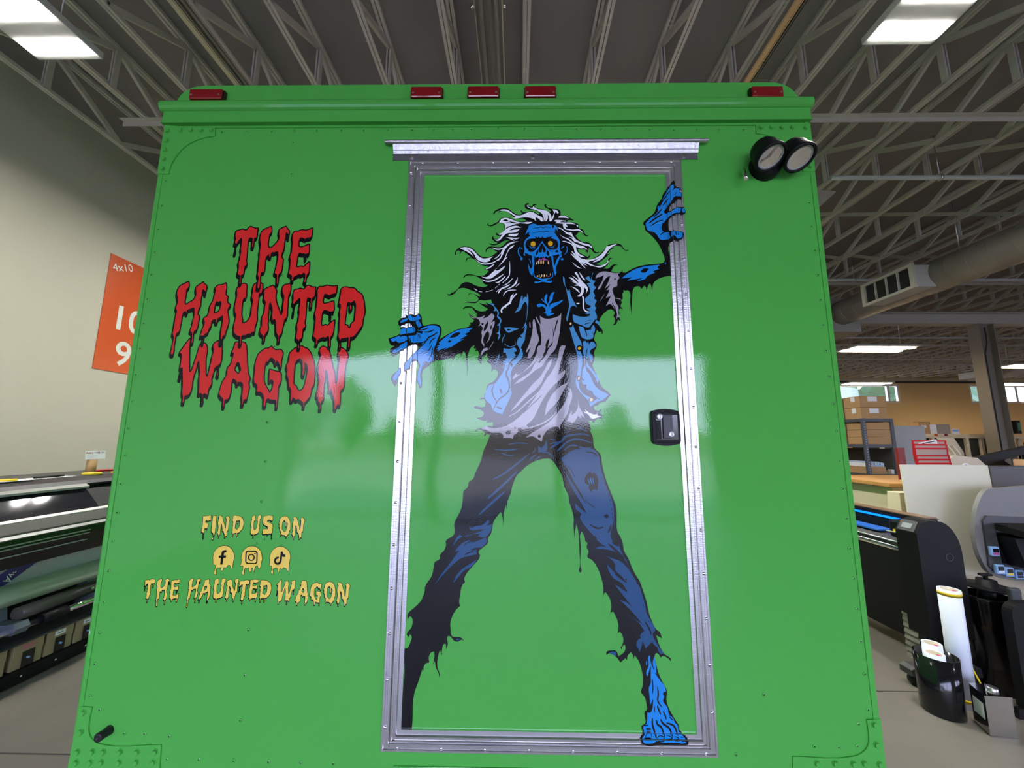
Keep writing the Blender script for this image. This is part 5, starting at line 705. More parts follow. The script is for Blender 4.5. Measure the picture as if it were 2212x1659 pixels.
TITLE_R='''-8397,22120 -8389,22109 -8363,22008 -8360,21953 -8377,21910 -8419,21856 -8428,21809 -8428,21695 -8442,21497 -8415,21387 -8397,21365 -8359,21348 -8309,21359 -8221,21438 -8141,21538 -8083,21634 -8063,21703 -8059,21778 -8092,21913 -8095,21974 -8059,22028 -7985,22077 -7877,22120 -7835,22048 -7786,22000 -7765,21962 -7758,21923 -7761,21849 -7841,21937 -7865,21886 -7865,21733 -7885,21546 -7883,21325 -7890,21281 -7927,21188 -7938,21126 -7940,21068 -7930,21016 -7914,20989 -7884,20960 -7876,20933 -7884,20570 -7901,20507 -7976,20420 -7981,20383 -7975,20288 -7977,20091 -8001,20090 -8005,20247 -8017,20382 -8035,20422 -8102,20465 -8106,20502 -8075,20606 -8036,21000 -8037,21096 -8065,21247 -8135,21227 -8201,21198 -8255,21214 -8276,21204 -8303,21147 -8311,21027 -8333,21035 -8348,21069 -8352,21144 -8393,21116 -8438,21066 -8465,21005 -8471,20933 -8469,20555 -8482,20518 -8557,20491 -8575,20463 -8584,20423 -8588,20304 -8567,20115 -8574,19944 -8577,19939 -8629,19946 -8635,19975 -8637,20123 -8626,20293 -8661,20386 -8675,20442 -8662,20565 -8673,20832 -8665,21038 -8668,21129 -8686,21231 -8665,21436 -8680,21530 -8709,21640 -8722,21748 -8714,21826 -8693,21904 -8650,21980 -8618,22008
-9069,22115 -8906,22052 -8883,22052 -8843,22067 -8851,21922 -8843,21791 -8861,21740 -8925,21722 -8935,21692 -8929,21570 -8933,21397 -8959,21404 -8962,21412 -8965,21703 -9038,21735 -9074,21734 -9100,21709 -9123,21645 -9132,21553 -9116,21028 -9123,20915 -9118,20877 -9088,20805 -9084,20767 -9137,20714 -9150,20657 -9157,20470 -9172,20423 -9195,20411 -9224,20406 -9242,20393 -9248,20358 -9235,20277 -9219,20107 -9247,20104 -9257,20242 -9250,20347 -9267,20389 -9338,20422 -9352,20470 -9335,20576 -9330,20677 -9332,20723 -9362,20830 -9324,20957 -9325,21116 -9310,21218 -9339,21334 -9324,21518 -9326,21637 -9334,21678 -9367,21737 -9463,21610 -9511,21508 -9547,21531 -9559,21549 -9561,21593 -9539,21680 -9572,21817 -9572,21915 -9554,21958 -9530,21973 -9464,21983 -9380,22018 -9344,22023 -9275,21989 -9231,21980 -9201,21999 -9130,22096 -9104,22114
-6968,22064 -6977,21805 -6995,21755 -7042,21729 -7097,21738 -7130,21728 -7185,21683 -7270,21726 -7313,21735 -7351,21729 -7377,21692 -7397,21587 -7399,21518 -7387,21435 -7370,21397 -7353,21383 -7295,21374 -7236,21385 -7039,21470 -7024,21321 -7026,21170 -7083,21165 -7123,21134 -7179,21166 -7251,21164 -7301,21188 -7323,21190 -7352,21173 -7376,21135 -7396,21062 -7402,20846 -7412,20728 -7396,20677 -7364,20657 -7318,20663 -7248,20695 -7189,20674 -7158,20671 -7130,20686 -6976,20844 -6963,20546 -6976,20473 -7024,20411 -7038,20371 -7052,20143 -7074,20149 -7085,20196 -7070,20299 -7070,20401 -7086,20446 -7112,20470 -7131,20477 -7163,20463 -7186,20433 -7215,20413 -7293,20436 -7325,20420 -7367,20381 -7430,20352 -7453,20332 -7469,20295 -7483,20204 -7506,20208 -7513,20218 -7507,20304 -7519,20368 -7543,20403 -7610,20436 -7625,20494 -7603,20622 -7604,20912 -7609,20955 -7640,21026 -7632,21081 -7594,21193 -7591,21247 -7595,21591 -7621,21769 -7620,21822 -7610,21863 -7589,21907 -7556,21939 -7521,21948 -7437,21948 -7324,21998 -7207,21981 -7147,21984 -7055,22016
-10985,20149 -10977,20141 -10951,20041 -10949,19980 -10973,19942 -10999,19921 -11017,19888 -11022,19842 -11011,19741 -11025,19468 -11004,19389 -10987,19369 -10969,19360 -10923,19370 -10861,19427 -10762,19485 -10735,19507 -10691,19578 -10663,19661 -10653,19714 -10656,19778 -10690,19891 -10692,19949 -10667,19988 -10479,20133 -10447,20082 -10383,20043 -10359,20019 -10345,19948 -10358,19820 -10443,19906 -10473,19879 -10483,19829 -10478,19722 -10491,19540 -10482,19336 -10528,19194 -10544,19057 -10524,18998 -10480,18978 -10463,18913 -10481,18792 -10480,18656 -10495,18563 -10516,18517 -10581,18469 -10592,18431 -10584,18082 -10604,18080 -10608,18087 -10606,18237 -10627,18400 -10656,18444 -10706,18470 -10661,18645 -10653,18815 -10625,19016 -10633,19100 -10664,19261 -10668,19270 -10674,19269 -10871,19199 -10890,19185 -10903,19141 -10899,19061 -10936,19148 -10988,19130 -11010,19110 -11030,19074 -11047,18985 -11048,18789 -11062,18628 -11063,18507 -11079,18450 -11148,18397 -11169,18329 -11174,18233 -11166,18117 -11183,17977 -11166,17787 -11171,17711 -11193,17678 -11228,17696 -11240,17726 -11243,17758 -11243,17817 -11223,17985 -11211,18259 -11267,18366 -11270,18401 -11256,18540 -11252,18935 -11229,19107 -11229,19149 -11267,19226 -11277,19260 -11271,19318 -11250,19381 -11238,19452 -11253,19566 -11305,19751 -11311,19812 -11292,19895 -11267,19950 -11226,20010 -11187,20039 -11105,20077
-9719,20105 -9678,19950 -9687,19800 -9677,19715 -9665,19687 -9621,19656 -9602,19634 -9600,19600 -9615,19530 -9596,19459 -9552,19400 -9487,19350 -9538,19264 -9559,19191 -9545,19088 -9485,18878 -9475,18789 -9488,18648 -9530,18487 -9536,18395 -9547,18354 -9622,18284 -9625,18221 -9632,18202 -9653,18198 -9664,18205 -9678,18464 -9655,18864 -9683,18997 -9734,18981 -9801,18923 -9860,18894 -9869,18856 -9863,18759 -9885,18766 -9898,18801 -9893,18876 -9955,18871 -10010,18846 -10048,18790 -10046,18637 -10100,18557 -10116,18454 -10133,18414 -10144,18405 -10193,18391 -10247,18309 -10292,18333 -10342,18296 -10326,18408 -10254,18730 -10254,18776 -10293,18848 -10300,18884 -10277,18916 -10202,18963 -10178,19009 -10165,19054 -10152,19122 -10152,19253 -10145,19324 -10080,19456 -10063,19512 -10044,19621 -10036,19757 -10015,19835 -10019,19882 -10052,19917 -10006,19985 -9962,20026 -9916,20036 -9826,20037
-8693,20095 -8694,19868 -8687,19825 -8671,19804 -8653,19796 -8585,19787 -8557,19804 -8532,19943 -8523,20093 -8489,20088 -8464,19887 -8485,19795 -8503,19780 -8552,19761 -8571,19702 -8562,19556 -8573,19110 -8547,18900 -8543,18814 -8586,18636 -8589,18441 -8634,18466 -8681,18406 -8709,18387 -8791,18386 -8866,18337 -8953,18328 -8988,18311 -9005,18266 -8992,18027 -9014,18024 -9029,18300 -9098,18308 -9133,18320 -9174,18346 -9214,18382 -9239,18417 -9266,18494 -9273,18580 -9271,18697 -9236,18986 -9242,19033 -9281,19097 -9297,19149 -9316,19292 -9313,19435 -9284,19656 -9289,19776 -9314,19871 -9314,19910 -9300,19934 -9277,19955 -9226,19953 -9206,19962 -9194,19987 -9184,20057 -9168,20074 -9098,20091 -9056,20082 -9024,20059 -9009,20031 -8997,19970 -9002,19851 -8984,19678 -9002,19613 -9058,19593 -9080,19546 -9093,19392 -9089,19170 -9080,19039 -9068,18970 -9029,18844 -9029,18776 -9021,18754 -9004,18738 -8956,18729 -8898,18754 -8831,18815 -8793,18877 -8760,18979 -8746,19095 -8747,19329 -8731,19470 -8735,19534 -8777,19622 -8785,19670 -8771,19812 -8778,19959 -8761,20038 -8741,20064
-7564,20079 -7542,20056 -7525,19868 -7535,19765 -7576,19691 -7588,19590 -7574,19376 -7573,19193 -7558,19002 -7575,18923 -7629,18878 -7642,18838 -7648,18753 -7675,18580 -7683,18448 -7699,18389 -7759,18320 -7766,18254 -7749,18122 -7767,18120 -7772,18125 -7770,18238 -7783,18320 -7848,18404 -7867,18466 -7899,18768 -7921,18838 -7941,18867 -7978,18897 -8006,18832 -8041,18930 -8054,19006 -8046,19106 -8048,19182 -8087,19319 -8118,19395 -8158,19472 -8186,19403 -8194,19322 -8187,19169 -8194,19000 -8188,18914 -8163,18828 -8176,18712 -8150,18574 -8149,18507 -8163,18468 -8204,18407 -8237,18337 -8246,18268 -8238,18155 -8258,18152 -8256,18260 -8271,18321 -8344,18373 -8389,18437 -8401,18475 -8394,18536 -8354,18657 -8373,18929 -8320,19087 -8311,19177 -8307,19423 -8320,19497 -8367,19551 -8378,19601 -8375,19723 -8390,19825 -8383,19867 -8348,19907 -8128,20023 -8033,19910 -8003,19862 -7991,19828 -8007,19726 -8005,19684 -7993,19580 -7967,19468 -7935,19381 -7811,19099 -7754,18984 -7724,19049 -7712,19096 -7708,19164 -7719,19338 -7704,19569 -7718,19689 -7769,19777 -7787,19855 -7789,19935 -7770,20002 -7735,20034 -7626,20069
-6334,20023 -6294,20024 -6120,19995 -6071,19995 -5995,20011 -5987,20006 -5996,19808 -6012,19769 -6033,19757 -6141,19735 -6205,19691 -6323,19742 -6367,19742 -6384,19724 -6394,19689 -6415,19589 -6424,19506 -6401,19415 -6386,19401 -6357,19393 -6309,19398 -6064,19480 -6030,19216 -6042,19165 -6064,19146 -6091,19136 -6136,19132 -6296,19192 -6344,19189 -6370,19170 -6403,19104 -6414,19045 -6412,18917 -6429,18756 -6411,18680 -6393,18657 -6373,18646 -6331,18648 -6264,18679 -6187,18649 -6153,18672 -6103,18748 -5985,18832 -5995,18454 -6010,18375 -6076,18272 -6086,18190 -6071,17980 -6075,17975 -6098,17980 -6093,18147 -6105,18239 -6153,18323 -6205,18275 -6238,18258 -6314,18275 -6375,18256 -6443,18214 -6494,18158 -6496,18072 -6510,18040 -6526,18038 -6533,18045 -6518,18130 -6526,18194 -6557,18247 -6606,18276 -6618,18291 -6631,18347 -6610,18494 -6600,18874 -6606,18950 -6637,19026 -6635,19099 -6605,19261 -6606,19469 -6597,19650 -6616,19829 -6607,19914 -6575,19970 -6538,19981 -6440,19979
-6960,20020 -6913,20015 -6767,19952 -6705,19967 -6704,19701 -6720,19638 -6781,19605 -6799,19548 -6793,19284 -6810,19285 -6812,19297 -6809,19593 -6925,19620 -6944,19572 -6954,19530 -6958,19453 -6948,18939 -6963,18748 -6931,18665 -6928,18629 -6945,18602 -6975,18582 -6997,18557 -7008,18503 -7006,18282 -7018,18239 -7078,18205 -7094,18130 -7114,18189 -7181,18222 -7197,18281 -7180,18408 -7177,18545 -7205,18698 -7164,18803 -7164,18957 -7150,19060 -7152,19115 -7174,19199 -7157,19411 -7159,19527 -7169,19571 -7202,19622 -7257,19540 -7331,19464 -7367,19388 -7403,19439 -7404,19484 -7386,19570 -7409,19687 -7411,19769 -7404,19819 -7378,19866 -7346,19881 -7275,19890 -7190,19919 -7154,19908 -7122,19888 -7087,19883 -7062,19903 -6990,20002
-5698,19967 -5650,19965 -5555,19934 -5453,19936 -5409,19927 -5363,19893 -5296,19813 -5196,19757 -5158,19727 -5121,19669 -5077,19545 -5046,19412 -5016,19215 -5011,19084 -5055,18866 -5054,18752 -5065,18685 -5103,18604 -5271,18345 -5345,18286 -5372,18280 -5436,18283 -5437,17938 -5442,17933 -5467,17938 -5471,18275 -5617,18243 -5701,18239 -5727,18224 -5753,18151 -5759,18193 -5806,18294 -5810,18356 -5795,18496 -5812,18836 -5798,19001 -5832,19122 -5824,19171 -5806,19225 -5799,19306 -5805,19353 -5825,19394 -5837,19406 -5866,19414 -5868,19427 -5832,19747 -5828,19800 -5835,19858 -5828,19887 -5793,19930 -5743,19957
h-5362,19526 -5474,19436 -5495,19434 -5539,19462 -5564,19462 -5583,19454 -5606,19414 -5612,19372 -5616,19122 -5636,18912 -5644,18686 -5580,18675 -5553,18664 -5530,18628 -5515,18588 -5497,18563 -5476,18556 -5453,18566 -5432,18609 -5429,18657 -5415,18716 -5332,18797 -5318,18845 -5303,19049 -5300,19307 -5310,19396
h-9823,19503 -9859,19465 -9883,19454 -9906,19462 -9948,19494 -9982,19426 -10000,19338 -10000,19051 -9926,19072 -9868,19102 -9830,19133 -9815,19161 -9798,19226 -9774,19384 -9782,19447
-5496,19368 -5465,19329 -5450,19275 -5448,19246 -5457,19210 -5478,19194 -5498,19264
-10682,18199 -10638,17648 -10565,17103 -10525,17104 -10480,17172 -10385,17616 -10332,17940 -10310,18012 -10292,17944 -10274,17921 -10256,17913 -10232,17921 -10224,17934 -10211,17977 -10209,18051 -10176,18046 -10140,18027 -10096,17949 -10080,17882 -10069,17793 -10068,17724 -10083,17575 -10076,17458 -10026,17059 -9994,16974 -9951,16935 -9914,17155 -9866,17686 -9840,17799 -9839,17857 -9879,17942 -9885,17982 -9856,18043 -9797,18096 -9724,18127 -9730,18012 -9718,17950 -9707,17930 -9684,17910 -9657,17904 -9629,17915 -9601,17945 -9567,17519 -9588,17401 -9630,17353 -9723,17284 -9751,17251 -9768,17198 -9777,17078 -9820,16876 -9801,16768 -9800,16719 -9818,16677 -9867,16601 -9880,16521 -9879,16359 -9935,16408 -9970,16421 -9999,16413 -10024,16391 -10036,16368 -10039,16341 -10055,16391 -10085,16421 -10104,16428 -10123,16426 -10167,16401 -10173,16622 -10207,16905 -10202,17061 -10211,17141 -10282,17463 -10288,17475 -10316,17467 -10346,17398 -10354,17235 -10401,17019 -10413,16929 -10423,16808 -10419,16632 -10429,16530 -10467,16418 -10504,16373 -10534,16360 -10594,16349 -10611,16331 -10624,16294 -10630,16240 -10628,16122 -10655,16119 -10660,16124 -10654,16248 -10658,16300 -10661,16322 -10697,16406 -10709,16500 -10713,16665 -10727,16795 -10797,17251 -10804,17265 -10859,17239 -10870,17240 -10872,17423 -10863,17629 -10893,17715 -10952,17749 -10741,18113
-9132,18090 -9083,18085 -9073,17919 -9062,17895 -9036,17880 -8997,17880 -8974,17896 -8951,18024 -8952,18085 -8894,18080 -8856,18063 -8814,17998 -8764,17760 -8715,17397 -8667,17134 -8644,17051 -8576,16906 -8576,16869 -8607,16796 -8601,16738 -8572,16621 -8575,16534 -8611,16233 -8614,16228 -8644,16241 -8660,16241 -8686,16222 -8712,16165 -8716,16060 -8746,16058 -8737,16195 -8762,16355 -8754,16511 -8763,16687 -8801,16768 -8813,16779 -8856,16792 -8911,16789 -8956,16798 -8958,16720 -8974,16718 -8981,16794 -8993,16823 -9025,16857 -9115,16910 -9148,16818 -9153,16741 -9146,16475 -9168,16334 -9187,16282 -9218,16241 -9245,16229 -9280,16226 -9308,16208 -9317,16189 -9320,16135 -9313,16000 -9334,15998 -9352,16130 -9343,16197 -9346,16229 -9372,16264 -9445,16324 -9481,16372 -9496,16406 -9500,16465 -9449,16762 -9356,16941 -9326,17029 -9314,17089 -9327,17205 -9324,17247 -9302,17280 -9244,17339 -9226,17388 -9183,17647 -9180,17731 -9187,17751 -9249,17753 -9194,17896 -9169,18056 -9155,18081
-5751,18087 -5733,17930 -5758,17924 -5763,17939
-7088,18055 -7064,17911 -7091,17906 -7097,17913
-7000,17964 -6966,17956 -6908,17915 -6845,17898 -6801,17876 -6752,17830 -6692,17747 -6630,17633 -6574,17502 -6534,17358 -6513,17212 -6499,17036 -6491,16757 -6510,16677 -6550,16645 -6564,16623 -6571,16579 -6565,16471 -6588,16358 -6601,16326 -6637,16270 -6744,16136 -6756,16097 -6753,16024 -6758,16002 -6771,16007 -6769,16073 -6779,16131 -6808,16164 -6920,16246 -6959,16256 -7020,16225 -7052,16244 -7102,16302 -7143,16275 -7153,16241 -7155,16193 -7178,16194 -7193,16495 -7213,16566 -7277,16664 -7294,16733 -7311,16870 -7383,17033 -7371,17179 -7422,17305 -7410,17358 -7361,17449 -7349,17571 -7355,17698 -7326,17760 -7220,17870 -7152,17914 -7156,17808 -7145,17779 -7119,17763 -7074,17763 -7058,17769 -7042,17794 -7024,17906 -7030,17952
-7970,17951 -7914,17882 -7871,17846 -7807,17827 -7757,17830 -7705,17843 -7663,17840 -7629,17815 -7608,17783 -7587,17725 -7585,17687 -7614,17506 -7607,17267 -7691,17434 -7723,17474 -7766,17482 -7790,17386 -7806,17459 -7850,17531 -7894,17571 -7938,17589 -7965,17586 -7988,17571 -8004,17550 -8027,17474 -8097,17448 -8122,17393 -8139,17229 -8132,16980 -8121,16870 -8106,16798 -8070,16714 -8022,16637 -7947,16533 -7884,16424 -7829,16526 -7809,16600 -7796,16682 -7794,16761 -7799,16808 -7809,16833 -7847,16870 -7869,16875 -7893,16865 -7931,16821 -7954,17193 -7759,17130 -7645,17109 -7595,17074 -7581,17042 -7565,16845 -7573,16783 -7633,16674 -7639,16605 -7625,16422 -7617,16015 -7622,15991 -7637,15996 -7636,16135 -7651,16186 -7665,16206 -7706,16226 -7772,16221 -7829,16228 -7901,16264 -7930,16269 -7959,16253 -7982,16207 -7994,16143 -7990,16024 -8036,16022 -8057,16306 -8070,16350 -8097,16399 -8124,16432 -8177,16475 -8209,16483 -8292,16477 -8300,16647 -8322,16709 -8335,16727 -8380,16750 -8404,16770 -8440,16889 -8427,17155 -8439,17319 -8437,17405 -8411,17554 -8372,17684 -8331,17739 -8197,17856 -8145,17882 -8059,17889
-6304,17950 -6267,17951 -6242,17943 -6166,17902 -6157,17892 -6158,17870 -6147,17846 -6124,17832 -6096,17831 -6081,17805 -5934,17285 -5853,17083 -5837,16973 -5832,16866 -5807,16764 -5763,16706 -5737,16849 -5732,16994 -5737,17242 -5723,17464 -5726,17578 -5764,17698 -5770,17751 -5766,17775 -5734,17785 -5719,17798 -5697,17898 -5684,17911 -5611,17868 -5565,17829 -5496,17748 -5466,17688 -5460,17640 -5464,17592 -5517,17386 -5528,17290 -5533,17034 -5522,16691 -5542,16612 -5622,16535 -5635,16462 -5621,16294 -5619,16059 -5686,16086 -5730,16018 -5740,15936 -5763,15945 -5775,15975 -5771,16053 -5780,16141 -5790,16220 -5811,16301 -5864,16400 -5911,16555 -5917,16556 -5982,16523 -5987,16681 -6024,16848 -6046,17010 -6074,17112 -6122,17207 -6153,17185 -6164,17127 -6154,16987 -6167,16703 -6170,16447 -6155,16285 -6167,16214 -6221,16159 -6233,16088 -6219,15936 -6236,15934 -6241,15939 -6236,16061 -6249,16129 -6310,16196 -6319,16237 -6317,16279 -6328,16315 -6371,16343 -6379,16404 -6345,16534 -6337,16623 -6330,16889 -6341,16989 -6373,17084 -6387,17167 -6397,17358 -6375,17477 -6342,17579 -6329,17676 -6344,17728 -6376,17795 -6383,17854 -6355,17911 -6335,17932
h-7000,17588 -7107,17510 -7133,17469 -7156,17409 -7165,17338 -7168,17139 -7158,16778 -7133,16706 -7066,16659 -7002,16540 -6971,16512 -6938,16499 -6903,16505 -6849,16544 -6820,16584 -6792,16659 -6776,16718 -6744,16930 -6721,17201 -6728,17274 -6760,17359 -6792,17398 -6910,17464 -6943,17502
-6914,17459 -6871,17427 -6847,17362 -6838,17286 -6838,17158 -6854,17003 -6877,17018 -6893,17072 -6886,17203
h-9023,17436 -9041,17429 -9062,17405 -9074,17377 -9100,17264 -9106,17206 -9091,17147 -9016,17087 -8965,17031 -8904,17111 -8886,17159 -8888,17213 -8903,17269 -8955,17400 -8986,17430
-9639,17089 -9622,17085 -9620,17000 -9626,16985 -9641,16993 -9650,17022
-10039,16331 -10029,16290 -10033,16227 -10046,16287
-10032,16212 -10013,16110 -10037,16108'''
